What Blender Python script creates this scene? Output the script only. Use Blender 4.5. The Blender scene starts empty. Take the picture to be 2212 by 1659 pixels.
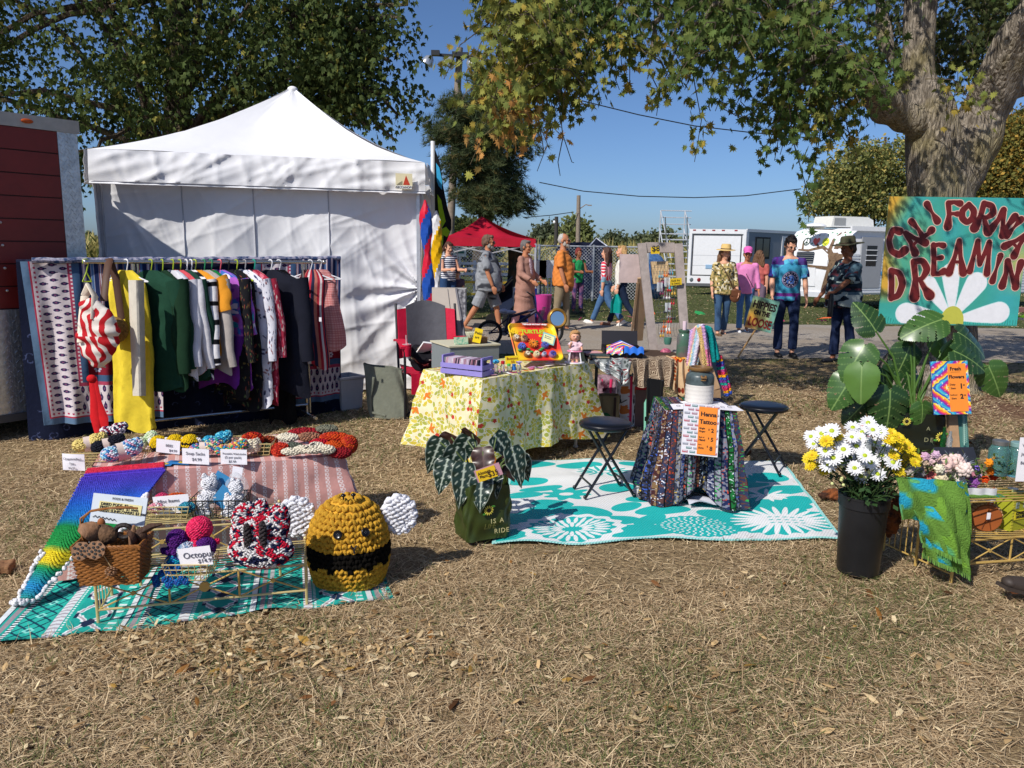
import bpy,math,random
import numpy as np
from mathutils import Vector as V,Matrix as Mx,noise as mnoise
random.seed(7);RS=np.random.RandomState(7)
sc=bpy.context.scene
COL=sc.collection
R=math.radians;AR=np.array;hyp=math.hypot;rn=range;EN=enumerate;sin=math.sin;cos=math.cos;pi=math.pi
def MT(v):return Mx.Translation(v)
def MR(a,n,x):return Mx.Rotation(a,n,x)
rnd=random.uniform
#  camera, sky, sun, exposure
CAM_H,PITCH,ROLL,FPX=1.55,R(10.),.015,1670.
cam_d=bpy.data.cameras.new('camera');cam=bpy.data.objects.new('camera',cam_d);COL.objects.link(cam)
cam_d.sensor_width=36;cam_d.lens=36*FPX/2212;cam_d.clip_end=2000;cam_d.clip_start=.05
CR=MR(pi/2-PITCH,3,'X')@MR(ROLL,3,'Z')
cam.matrix_world=MT((0,0,CAM_H))@CR.to_4x4()
sc.camera=cam
SUN_AZ,SUN_EL=R(48),R(43)
SDIR=V((-cos(SUN_AZ)*cos(SUN_EL),-sin(SUN_AZ)*cos(SUN_EL),sin(SUN_EL)))
world=bpy.data.worlds.new('World');sc.world=world;world.use_nodes=True
wn=world.node_tree;bgn=wn.nodes['Background']
sky=wn.nodes.new('ShaderNodeTexSky');sky.sky_type='NISHITA';sky.sun_disc=False
sky.sun_elevation=SUN_EL;sky.sun_rotation=math.atan2(SDIR.x,SDIR.y)
sky.air_density=.7;sky.dust_density=1.;sky.ozone_density=8.;sky.altitude=0
wn.links.new(sky.outputs[0],bgn.inputs[0]);bgn.inputs[1].default_value=.115
sl=bpy.data.lights.new('sun','SUN');sl.energy=4.7;sl.angle=R(.53);sl.color=(1,.95,.87)
so=bpy.data.objects.new('sun',sl);COL.objects.link(so);so.rotation_euler=SDIR.to_track_quat('Z','Y').to_euler();so.location=(-20,-10,20)
sc.view_settings.view_transform='Standard';sc.view_settings.look='None';sc.view_settings.exposure=0.;sc.view_settings.gamma=1
sc.view_settings.use_curve_mapping=False
sc.render.engine='CYCLES';sc.cycles.max_bounces=6;sc.cycles.transparent_max_bounces=12
def ray(u,v):return CR@V(((u-1106)/FPX,(829.5-v)/FPX,-1))
def at(u,v,z=0.):
 d=ray(u,v);return V((0,0,CAM_H))+d*((z-CAM_H)/d.z)
def ay(u,v,y):
 d=ray(u,v);return V((0,0,CAM_H))+d*(y/d.y)
#  mesh building
class MB:
 def __init__(s,X=None):s.v=[];s.f=[];s.m=[];s.uv=[];s.c=[];s.col=(1,1,1);s.mi=0;s.X=X
 def add(s,vs,fs,uv=None,cols=None):
  o=len(s.v)
  if s.X is not None:vs=[s.X@V(p)for p in vs]
  s.v+=[tuple(p)for p in vs];s.uv+=uv if uv else[(p[0],p[1])for p in vs]
  s.c+=cols if cols else[s.col]*len(vs)
  s.f+=[tuple(i+o for i in f)for f in fs];s.m+=[s.mi]*len(fs);return s
 def box(s,c,d,rz=0,M=None):
  x,y,z=d[0]/2,d[1]/2,d[2]/2
  vs=[V((a,b,e))for e in(-z,z)for a,b in((-x,-y),(x,-y),(x,y),(-x,y))]
  Q=M if M is not None else MR(rz,3,'Z')
  vs=[Q@p+V(c)for p in vs]
  return s.add(vs,[(3,2,1,0),(4,5,6,7),(0,1,5,4),(1,2,6,5),(2,3,7,6),(3,0,4,7)])
 def tb(s,P,r,n=8,cap=True,flat=1.):
  P=[V(p)for p in P];k=len(P);rr=r if hasattr(r,'__len__')else[r]*k
  T=[(P[min(i+1,k-1)]-P[max(i-1,0)]).normalized()for i in rn(k)]
  a=V((0,0,1))if abs(T[0].z)<.9 else V((1,0,0));N=(a-T[0]*a.dot(T[0])).normalized()
  vs=[];uv=[];L=0
  for i in rn(k):
   N=(N-T[i]*N.dot(T[i])).normalized();B=T[i].cross(N)
   if i:L+=(P[i]-P[i-1]).length
   for j in rn(n):
    t=2*pi*j/n;vs.append(P[i]+(N*cos(t)+B*sin(t)*flat)*rr[i]);uv.append((j/n,L))
  fs=[(i*n+j,i*n+(j+1)%n,(i+1)*n+(j+1)%n,(i+1)*n+j)for i in rn(k-1)for j in rn(n)]
  if cap:fs+=[tuple(rn(n-1,-1,-1)),tuple(rn((k-1)*n,k*n))]
  return s.add(vs,fs,uv)
 def lathe(s,prof,n=20,c=(0,0,0),sx=1,sy=1,wob=None):
  vs=[];k=len(prof);uv=[]
  for i,(r,z)in EN(prof):
   for j in rn(n):
    t=2*pi*j/n;q=r*(wob(t,z)if wob else 1)
    vs.append(V((q*cos(t)*sx+c[0],q*sin(t)*sy+c[1],z+c[2])));uv.append((j/n,i/max(1,k-1)))
  fs=[(i*n+j,i*n+(j+1)%n,(i+1)*n+(j+1)%n,(i+1)*n+j)for i in rn(k-1)for j in rn(n)]
  if prof[0][0]>1e-5:fs.append(tuple(rn(n-1,-1,-1)))
  if prof[-1][0]>1e-5:fs.append(tuple(rn((k-1)*n,k*n)))
  return s.add(vs,fs,uv)
 def ell(s,c,r,n=12,k=8,M=None):
  if not hasattr(r,'__len__'):r=(r,r,r)
  vs=[];uv=[]
  for i in rn(k+1):
   p=pi*i/k;q=max(sin(p),1e-4)
   for j in rn(n):
    t=2*pi*j/n;w=V((r[0]*q*cos(t),r[1]*q*sin(t),-r[2]*cos(p)))
    vs.append((M@w if M is not None else w)+V(c));uv.append((j/n,i/k))
  fs=[(i*n+j,i*n+(j+1)%n,(i+1)*n+(j+1)%n,(i+1)*n+j)for i in rn(k)for j in rn(n)]
  return s.add(vs,fs,uv)
 def grid(s,fn,nu,nv,su=1,sv=1,thick=0,fcol=None):
  P=[[V(fn(i/nu,j/nv))for i in rn(nu+1)]for j in rn(nv+1)]
  vs=[p for row in P for p in row];uv=[(i/nu*su,j/nv*sv)for j in rn(nv+1)for i in rn(nu+1)]
  cols=[fcol(a/su,b/sv)for a,b in uv]if fcol else None
  w=nu+1;fs=[(j*w+i,j*w+i+1,(j+1)*w+i+1,(j+1)*w+i)for j in rn(nv)for i in rn(nu)]
  if thick:
   Nn=[V((0,0,0))for _ in vs]
   for f in fs:
    q=(vs[f[1]]-vs[f[0]]).cross(vs[f[3]]-vs[f[0]])
    for i in f:Nn[i]+=q
   n0=len(vs);vs+=[p-q.normalized()*thick for p,q in zip(vs,Nn)];uv+=uv;cols=cols+cols if cols else None
   back=[tuple(i+n0 for i in reversed(f))for f in fs]
   B=list(rn(nu+1))+[j*w+nu for j in rn(1,nv+1)]+[nv*w+i for i in rn(nu-1,-1,-1)]+[j*w for j in rn(nv-1,0,-1)]
   fs=fs+back+[(B[(i+1)%len(B)],B[i],B[i]+n0,B[(i+1)%len(B)]+n0)for i in rn(len(B))]
  return s.add(vs,fs,uv,cols)
 def poly(s,pts,thick,M=None):
  n=len(pts);M=M or Mx.Identity(4)
  vs=[M@V((p[0],p[1],0))for p in pts]+[M@V((p[0],p[1],thick))for p in pts]
  fs=[tuple(rn(n-1,-1,-1)),tuple(rn(n,2*n))]+[(i,(i+1)%n,n+(i+1)%n,n+i)for i in rn(n)]
  return s.add(vs,fs,[(p[0],p[1])for p in pts]*2)
 def mesh(s,name,mats,smooth=True,ang=42):
  me=bpy.data.meshes.new(name);me.from_pydata(s.v,[],s.f)
  for m in(mats if isinstance(mats,(list,tuple))else[mats]):me.materials.append(m)
  uvl=me.uv_layers.new(name='UVMap');li=np.empty(len(me.loops),'i');me.loops.foreach_get('vertex_index',li)
  uvl.data.foreach_set('uv',AR(s.uv,'f')[li].ravel())
  if any(c!=(1,1,1)for c in s.c):
   ca=me.color_attributes.new('Col','FLOAT_COLOR','POINT')
   ca.data.foreach_set('color',AR([(*c,1)for c in s.c],'f').ravel())
  me.polygons.foreach_set('material_index',s.m)
  me.polygons.foreach_set('use_smooth',[bool(smooth)]*len(s.f))
  if smooth:me.set_sharp_from_angle(angle=R(ang))
  me.update();return me
MATW={}
def TG(name,label,cat,loc=(0,0,0),rz=0,group=None,M=None):
 o=bpy.data.objects.new(name,None);COL.objects.link(o);o.empty_display_size=.05
 m=M if M is not None else MT(loc)@MR(rz,4,'Z')
 o.matrix_world=m;MATW[o.name]=m;o['label']=label;o['category']=cat
 if group:o['group']=group
 return o
def LK(name,me,parent=None,label=None,world_co=False,kind=None,loc=None):
 o=bpy.data.objects.new(name,me);COL.objects.link(o)
 if parent is not None:
  o.parent=parent
  pm=MATW.get(parent.name,Mx.Identity(4));MATW[o.name]=pm
  if world_co:me.transform(pm.inverted())
 elif loc is not None:me.transform(MT(-V(loc)));o.location=loc
 if label:o['label']=label
 if kind:o['kind']=kind
 return o
def PA(name,mb,mats,parent,label=None,w=1,smooth=True,ang=42,kind=None):
 return LK(name,mb.mesh(name,mats,smooth,ang),parent,label,w,kind)
def SO(name,label,cat,mb,mats,loc=None,group=None,smooth=True,ang=42,kind=None):
 me=mb.mesh(name,mats,smooth,ang)
 if loc is None:
  a=AR(mb.v);loc=((a[:,0].min()+a[:,0].max())/2,(a[:,1].min()+a[:,1].max())/2,a[:,2].min())
 o=LK(name,me,loc=loc);MATW[o.name]=MT(loc);tag(o,label,cat,group,kind);return o
def tag(o,label=None,cat=None,group=None,kind=None):
 if label:o['label']=label
 if cat:o['category']=cat
 if group:o['group']=group
 if kind:o['kind']=kind
 return o
def struct(name,mb,mats,smooth=True,parent=None):
 o=LK(name,mb.mesh(name,mats,smooth),parent);o['kind']='structure';return o
def copy_thing(o,M=None,label=None,group=None):
 c=o.copy();COL.objects.link(c)
 if M is not None:c.matrix_world=M
 for ch in list(o.children):
  d=ch.copy();COL.objects.link(d);d.parent=c
  for g in list(ch.children):
   e=g.copy();COL.objects.link(e);e.parent=d
 if label:c['label']=label
 if group:c['group']=group
 MATW[c.name]=M if M is not None else MATW.get(o.name,Mx.Identity(4))
 return c
def npmesh(name,co,faces,mat,cols=None,smooth=0,nrm_up=False):
 me=bpy.data.meshes.new(name);k=faces.shape[1]
 me.vertices.add(len(co));me.vertices.foreach_set('co',co.astype('f').ravel())
 me.loops.add(faces.size);me.loops.foreach_set('vertex_index',faces.astype('i').ravel())
 me.polygons.add(len(faces));me.polygons.foreach_set('loop_start',np.arange(0,faces.size,k,dtype='i'))
 if cols is not None:
  ca=me.color_attributes.new('Col','FLOAT_COLOR','POINT')
  ca.data.foreach_set('color',np.concatenate([cols,np.ones((len(cols),1))],1).astype('f').ravel())
 me.update(calc_edges=True);me.validate()
 me.polygons.foreach_set('use_smooth',[smooth]*len(faces))
 me.materials.append(mat);return me
def rotmats(n,tilt=None,rs=RS,down=0.):
 q=rs.normal(size=(n,4));
 if tilt is not None:q[:,0]=1.;q[:,1:3]*=tilt;q[:,3]*=3
 q/=np.linalg.norm(q,axis=1)[:,None];w,x,y,z=q.T
 M=np.empty((n,3,3))
 M[:,0,0]=1-2*(y*y+z*z);M[:,0,1]=2*(x*y-w*z);M[:,0,2]=2*(x*z+w*y)
 M[:,1,0]=2*(x*y+w*z);M[:,1,1]=1-2*(x*x+z*z);M[:,1,2]=2*(y*z-w*x)
 M[:,2,0]=2*(x*z-w*y);M[:,2,1]=2*(y*z+w*x);M[:,2,2]=1-2*(x*x+y*y)
 return M
def scatter(tv,tf,M,pos,scale,cols):
 tv=AR(tv,float);tf=AR(tf);n=len(pos)
 co=np.einsum('nij,kj->nki',M,tv)*np.asarray(scale).reshape(-1,1,1)+pos[:,None,:]
 fa=tf[None]+(np.arange(n)*len(tv))[:,None,None]
 return co.reshape(-1,3),fa.reshape(-1,tf.shape[1]),np.repeat(cols,len(tv),0)
BXF=[(3,2,1,0),(4,5,6,7),(0,1,5,4),(1,2,6,5),(2,3,7,6),(3,0,4,7)]
BXG=[(0,1,2,3),(7,6,5,4),(4,5,1,0),(5,6,2,1),(6,7,3,2),(7,4,0,3)]
def Z(z):return V((0,0,z))
def ROT(a,b,c=None):return Mx((a,b,c or V((0,0,1)))).transposed()
#  materials
def SR_(h):
 if isinstance(h,str):
  h=h.lstrip('#');h=[int(h[i:i+2],16)/255 for i in(0,2,4)]
 return tuple(c/12.92 if c<=.04045 else((c+.055)/1.055)**2.4 for c in h[:3])
MC={}
def nodes(name):
 m=bpy.data.materials.new(name);m.use_nodes=True;nt=m.node_tree;b=nt.nodes['Principled BSDF']
 return m,nt,b
def nn(nt,t,inp=None,**kw):
 n=nt.nodes.new('ShaderNode'+t)
 for k,v in kw.items():setattr(n,k,v)
 for k,v in(inp or{}).items():
  if isinstance(v,bpy.types.NodeSocket):nt.links.new(v,n.inputs[k])
  else:n.inputs[k].default_value=v
 return n
def ramp(nt,fac,stops,interp='LINEAR'):
 n=nt.nodes.new('ShaderNodeValToRGB');nt.links.new(fac,n.inputs[0]);cr=n.color_ramp;cr.interpolation=interp
 while len(cr.elements)<len(stops):cr.elements.new(.5)
 for e,(p,c)in zip(cr.elements,stops):e.position=p;e.color=(*c[:3],1)
 return n.outputs[0]
def mixc(nt,fac,a,b,mode='MIX'):
 n=nt.nodes.new('ShaderNodeMix');n.data_type='RGBA';n.blend_type=mode
 for i,v in((0,fac),(6,a),(7,b)):
  if isinstance(v,bpy.types.NodeSocket):nt.links.new(v,n.inputs[i])
  else:n.inputs[i].default_value=v if i==0 else(*v[:3],1)
 return n.outputs[2]
def bump(nt,b,h,strength=.4,dist=.01):
 n=nn(nt,'Bump',{'Strength':strength,'Distance':dist,'Height':h});nt.links.new(n.outputs[0],b.inputs['Normal'])
def mat(name,col,rough=.7,metal=0,var=.12,scale=14,bmp=0,bscale=60,spec=.4,trans=0,alpha=1,attr=False,image=None,sub=0,weave=0,coords='Object',two=None,trans_w=0,ims=None,imo=(0,0)):
 if name in MC:return MC[name]
 m,nt,b=nodes(name);c=SR_(col)if isinstance(col,str)else tuple(col)
 tc=nn(nt,'TexCoord').outputs[coords]
 nz=nn(nt,'TexNoise',{'Vector':tc,'Scale':scale,'Detail':5.,'Roughness':.62})
 if image is not None:
  ti=nn(nt,'TexImage',interpolation='Linear');ti.image=image;ti.extension='REPEAT'
  uvs=nn(nt,'TexCoord').outputs['UV']
  if ims:uvs=nn(nt,'Mapping',{'Vector':uvs,'Scale':(1/ims[0],1/ims[1],1),'Location':(imo[0]/ims[0],imo[1]/ims[1],0)}).outputs[0]
  nt.links.new(uvs,ti.inputs[0]);base=ti.outputs[0]
 elif attr:base=nn(nt,'Attribute',attribute_name='Col').outputs['Color'];
 else:base=None
 f=ramp(nt,nz.outputs['Fac'],[(.3,(1-var,)*3),(.7,(1+var*.6,)*3)])
 if base is None:base=(*c,1)
 if two:base=mixc(nt,ramp(nt,nz.outputs['Fac'],[(.42,(0,0,0)),(.6,(1,1,1))]),base,SR_(two)if isinstance(two,str)else two)
 out=mixc(nt,1.,base,f,'MULTIPLY');nt.links.new(out,b.inputs['Base Color'])
 b.inputs['Roughness'].default_value=rough;b.inputs['Metallic'].default_value=metal
 b.inputs['Specular IOR Level'].default_value=spec
 if trans:b.inputs['Transmission Weight'].default_value=trans
 if alpha<1:b.inputs['Alpha'].default_value=alpha
 if bmp:
  nb=nn(nt,'TexNoise',{'Vector':tc,'Scale':bscale,'Detail':4.});bump(nt,b,nb.outputs['Fac'],bmp,.01)
 if weave:
  wv=nn(nt,'TexWave',{'Vector':nn(nt,'TexCoord').outputs['UV'],'Scale':weave,'Distortion':.5});bump(nt,b,wv.outputs['Fac'],.3,.004)
 if trans_w:
  tr=nn(nt,'BsdfTranslucent',{'Color':out});mx=nn(nt,'MixShader',{0:trans_w})
  nt.links.new(b.outputs[0],mx.inputs[1]);nt.links.new(tr.outputs[0],mx.inputs[2])
  nt.links.new(mx.outputs[0],nt.nodes['Material Output'].inputs[0])
 MC[name]=m;return m
def CL(name,col,**kw):
 kw.setdefault('rough',.9);kw.setdefault('bmp',.25);kw.setdefault('bscale',35);kw.setdefault('spec',.15);return mat(name,col,**kw)
def FT(name,col,rough=.6,**kw):return mat(name,col,rough,var=.05,**kw)
#  prints painted as numpy arrays (fabric patterns)
def image(name,arr):
 h,w=arr.shape[:2];im=bpy.data.images.new(name,w,h);a=np.ones((h,w,4),'f');a[...,:3]=np.clip(arr,0,1)
 im.pixels.foreach_set(a.ravel());im.pack();return im
def C3(h):h=h.lstrip('#');return AR([int(h[i:i+2],16)/255 for i in(0,2,4)])
class Paint:
 def __init__(s,w,h,px,base):
  s.W,s.H=w,h;s.nx,s.ny=int(w*px),int(h*px)
  s.x,s.y=np.meshgrid((np.arange(s.nx)+.5)/px,(np.arange(s.ny)+.5)/px);s.a=np.empty((s.ny,s.nx,3));s.a[:]=C3(base);s.px=px
 def m(s,mask,col,k=1.):
  c=C3(col)if isinstance(col,str)else AR(col);mm=np.clip(mask,0,1)[...,None]*k if mask.dtype!=bool else mask[...,None]*k
  s.a=s.a*(1-mm)+c*mm;return s
 def loc(s,cx,cy,rot=0,sx=1,sy=1):
  dx,dy=s.x-cx,s.y-cy;c,q=cos(rot),sin(rot);return(dx*c+dy*q)/sx,(-dx*q+dy*c)/sy
 def ell(s,cx,cy,rx,ry,col,rot=0,k=1.):
  R0=max(rx,ry)*1.05;i0,i1=max(0,int((cy-R0)*s.px)),min(s.ny,int((cy+R0)*s.px)+2);j0,j1=max(0,int((cx-R0)*s.px)),min(s.nx,int((cx+R0)*s.px)+2)
  if i0>=i1 or j0>=j1:return s
  dx,dy=s.x[i0:i1,j0:j1]-cx,s.y[i0:i1,j0:j1]-cy;c,q=cos(rot),sin(rot)
  d=((dx*c+dy*q)/rx)**2+((-dx*q+dy*c)/ry)**2<1
  s.a[i0:i1,j0:j1][d]=s.a[i0:i1,j0:j1][d]*(1-k)+(C3(col)if isinstance(col,str)else AR(col))*k;return s
 def petals(s,cx,cy,r0,r1,n,w,col,rot=0,sy=1):
  for i in rn(n):
   t=rot+2*pi*i/n;rm=(r0+r1)/2
   s.ell(cx+rm*cos(t),cy+rm*sin(t)*sy,(r1-r0)/2,w,col,t)
  return s
 def star(s,cx,cy,r,n,amp,col,rot=0,sy=1.,k=1.):
  dx,dy=s.x-cx,(s.y-cy)/sy;t=np.arctan2(dy,dx)+rot;rr=np.hypot(dx,dy)
  return s.m(rr<r*(1+amp*np.cos(n*t)),col,k)
 def line(s,x0,y0,x1,y1,w,col):
  L=hyp(x1-x0,y1-y0)+1e-6;dx,dy=(x1-x0)/L,(y1-y0)/L;t=np.clip((s.x-x0)*dx+(s.y-y0)*dy,0,L)
  return s.m(np.hypot(s.x-x0-t*dx,s.y-y0-t*dy)<w/2,col)
 def img(s,name):return image(name,s.a)
def VN(x,y,f,seed=0):
 rs=np.random.RandomState(seed);g=rs.rand(64,64);X,Y=x*f,y*f;xi,yi=np.floor(X).astype(int),np.floor(Y).astype(int);fx,fy=X-xi,Y-yi
 fx=fx*fx*(3-2*fx);fy=fy*fy*(3-2*fy);q=lambda a,b:g[a%64,b%64]
 return q(yi,xi)*(1-fx)*(1-fy)+q(yi,xi+1)*fx*(1-fy)+q(yi+1,xi)*(1-fx)*fy+q(yi+1,xi+1)*fx*fy
#  lettering as thin real shapes
def text_mesh(name,s,size,mat_,bold=0,extrude=.0008,align='LEFT',space=1.,shear=0,line=1.):
 cu=bpy.data.curves.new(name,'FONT');cu.body=s;cu.size=size;cu.extrude=extrude;cu.offset=bold;cu.align_x=align
 cu.space_character=space;cu.shear=shear;cu.space_line=line;cu.resolution_u=3
 o=bpy.data.objects.new(name,cu);COL.objects.link(o)
 me=bpy.data.meshes.new_from_object(o.evaluated_get(bpy.context.evaluated_depsgraph_get()))
 bpy.data.objects.remove(o);bpy.data.curves.remove(cu);me.name=name;me.materials.clear();me.materials.append(mat_);return me
def text(name,s,size,mat_,M,parent,**kw):
 me=text_mesh(name,s,size,mat_,**kw);me.transform(M);return LK(name,me,parent,None,True)
def plane_M(o,xdir,ydir):
 x=V(xdir).normalized();z=x.cross(V(ydir)).normalized();y=z.cross(x)
 m=Mx((x,y,z)).transposed().to_4x4();m.translation=V(o);return m
FACING=plane_M((0,0,0),(1,0,0),(0,0,1))
#  fused organic bodies
def FU(mb,name,mats,voxel,smooth=4,disp=None):
 me=bpy.data.meshes.new(name);me.from_pydata(mb.v,[],mb.f);o=bpy.data.objects.new(name,me);COL.objects.link(o)
 r=o.modifiers.new('r','REMESH');r.mode='VOXEL';r.voxel_size=voxel;r.use_smooth_shade=True
 if smooth:q=o.modifiers.new('s','SMOOTH');q.factor=.5;q.iterations=smooth
 m2=bpy.data.meshes.new_from_object(o.evaluated_get(bpy.context.evaluated_depsgraph_get()))
 bpy.data.objects.remove(o);bpy.data.meshes.remove(me);m2.name=name
 n=len(m2.vertices);co=np.empty(n*3,'f');m2.vertices.foreach_get('co',co);co=co.reshape(-1,3)
 if disp:
  nr=np.empty(n*3,'f');m2.vertices.foreach_get('normal',nr);nr=nr.reshape(-1,3)
  co=co+nr*disp(co)[:,None];m2.vertices.foreach_set('co',co.ravel())
 m2.materials.clear()
 for m in(mats if isinstance(mats,(list,tuple))else[mats]):m2.materials.append(m)
 m2.polygons.foreach_set('use_smooth',[True]*len(m2.polygons))
 uvl=m2.uv_layers.new(name='UVMap');li=np.empty(len(m2.loops),'i');m2.loops.foreach_get('vertex_index',li)
 uvl.data.foreach_set('uv',np.stack([co[li,0],co[li,2]],1).astype('f').ravel());m2.update();return m2
def WRK(amp,f,seed=0):
 k=np.random.RandomState(seed).normal(size=(5,3))*f
 return lambda co:amp*sum(np.sin(co@q+i*1.7)for i,q in EN(k))/2.2
def caps(mb,P,r,n=10):
 mb.tb(P,r,n)
 rr=r if hasattr(r,'__len__')else[r]*len(P)
 for p,q in zip(P,rr):mb.ell(p,q,n,6)
def nz3(p,f=1.):return mnoise.noise(V(p)*f)
#  GROUND
def ground_mat():
 m,nt,b=nodes('ground_soil');g=nn(nt,'NewGeometry').outputs['Position']
 n1=nn(nt,'TexNoise',{'Vector':g,'Scale':1.1,'Detail':6.,'Roughness':.65}).outputs[0]
 n2=nn(nt,'TexNoise',{'Vector':g,'Scale':38.,'Detail':6.,'Roughness':.7}).outputs[0]
 mp=nn(nt,'Mapping',{'Vector':g,'Scale':(60,260,60),'Rotation':(0,0,.5)})
 n3=nn(nt,'TexNoise',{'Vector':mp.outputs[0],'Scale':1.,'Detail':3.}).outputs[0]
 straw=ramp(nt,n2,[(.3,(.07,.042,.022)),(.52,(.2,.135,.075)),(.72,(.46,.34,.19))])
 straw=mixc(nt,ramp(nt,n3,[(.45,(0,0,0)),(.65,(1,1,1))]),straw,(.5,.37,.2))
 green=ramp(nt,n2,[(.3,(.028,.036,.012)),(.55,(.09,.105,.035)),(.75,(.22,.21,.09))])
 s=nn(nt,'SeparateXYZ',{0:g});
 far=nn(nt,'MapRange',{0:s.outputs[1],1:7.5,2:20.,3:.0,4:.75}).outputs[0]
 gm=nn(nt,'Math',{0:n1,1:far},operation='ADD').outputs[0]
 col=mixc(nt,ramp(nt,gm,[(.66,(0,0,0)),(.84,(1,1,1))]),straw,green)
 field=ramp(nt,n2,[(.3,(.22,.2,.06)),(.7,(.42,.36,.14))])
 fm=nn(nt,'MapRange',{0:s.outputs[1],1:44.,2:48.}).outputs[0]
 col=mixc(nt,fm,col,field)
 dv=nn(nt,'VectorMath',{0:g,1:(4.6,8.,0)},operation='DISTANCE').outputs['Value']
 dm=nn(nt,'Math',{0:dv,1:nn(nt,'Math',{0:n1,1:3.4},operation='MULTIPLY').outputs[0]},operation='ADD').outputs[0]
 earth=ramp(nt,n2,[(.35,(.1,.05,.032)),(.65,(.24,.135,.085))])
 col=mixc(nt,ramp(nt,nn(nt,'MapRange',{0:dm,1:2.2,2:3.4}).outputs[0],[(0,(1,1,1)),(1,(0,0,0))]),col,earth)
 nt.links.new(col,b.inputs['Base Color']);b.inputs['Roughness'].default_value=.95;b.inputs['Specular IOR Level'].default_value=.1
 bump(nt,b,n2,.9,.03);return m
def gz(x,y):
 if y>60:return 0
 return .018*mnoise.noise(V((x*.9,y*.9,0)))+.012*mnoise.noise(V((x*3,y*3,4)))+(.1*math.exp(-((x-4.6)**2+(y-8.1)**2)/1.3)if y<14 else 0)-.012
gb=MB()
xs=[-600,-200,-80,-40,-20]+[-12+i*.25 for i in rn(97)]+[20,40,80,200,600]
ys=[-30,-8]+[i*.2 for i in rn(91)]+[20,24,30,40,60,100,200,500,1200]
gb.add([(x,y,gz(x,y))for y in ys for x in xs],[(j*len(xs)+i,j*len(xs)+i+1,(j+1)*len(xs)+i+1,(j+1)*len(xs)+i)for j in rn(len(ys)-1)for i in rn(len(xs)-1)])
struct('ground',gb,ground_mat())
def gravel_mat():
 m,nt,b=nodes('gravel');g=nn(nt,'NewGeometry').outputs['Position']
 n1=nn(nt,'TexNoise',{'Vector':g,'Scale':.8,'Detail':5.}).outputs[0]
 v=nn(nt,'TexVoronoi',{'Vector':g,'Scale':45.});n2=nn(nt,'TexNoise',{'Vector':g,'Scale':30.,'Detail':6.,'Roughness':.75}).outputs[0]
 c=ramp(nt,n2,[(.3,(.16,.13,.105)),(.5,(.32,.275,.225)),(.72,(.5,.45,.38))])
 c=mixc(nt,ramp(nt,n1,[(.4,(0,0,0)),(.62,(1,1,1))]),c,(.3,.245,.185))
 nt.links.new(c,b.inputs['Base Color']);b.inputs['Roughness'].default_value=.95
 bump(nt,b,v.outputs['Distance'],.6,.02);return m
rb=MB()
def roady(x,k):return(11.4+.35*mnoise.noise(V((x*.5,1,0)))+.15*mnoise.noise(V((x*2,1,0)))-.02*x)if k==0 else(17.+.4*mnoise.noise(V((x*.5,5,0)))-.03*x)
n=161
def rfn(i,j):
 x=-30+60*i;y=roady(x,0)*(1-j)+roady(x,1)*j;return(x,y,gz(x,y)+.006+.02*sin(pi*j))
rb.grid(rfn,240,8);struct('gravel_road',rb,gravel_mat())
def blade_mat(name,tw=.25):
 m,nt,b=nodes(name);a=nn(nt,'Attribute',attribute_name='Col').outputs['Color']
 nt.links.new(a,b.inputs['Base Color']);b.inputs['Roughness'].default_value=.75;b.inputs['Specular IOR Level'].default_value=.2
 tr=nn(nt,'BsdfTranslucent',{'Color':a});mx=nn(nt,'MixShader',{0:tw})
 nt.links.new(b.outputs[0],mx.inputs[1]);nt.links.new(tr.outputs[0],mx.inputs[2]);nt.links.new(mx.outputs[0],nt.nodes['Material Output'].inputs[0]);return m
BLADE=blade_mat('dry_blade',.2)
RUGS=[[at(-60,1400),at(850,1288),at(800,1170),at(165,1175)],[at(1062,1176),at(1822,1164),at(1692,998),at(1108,996)]]
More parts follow.
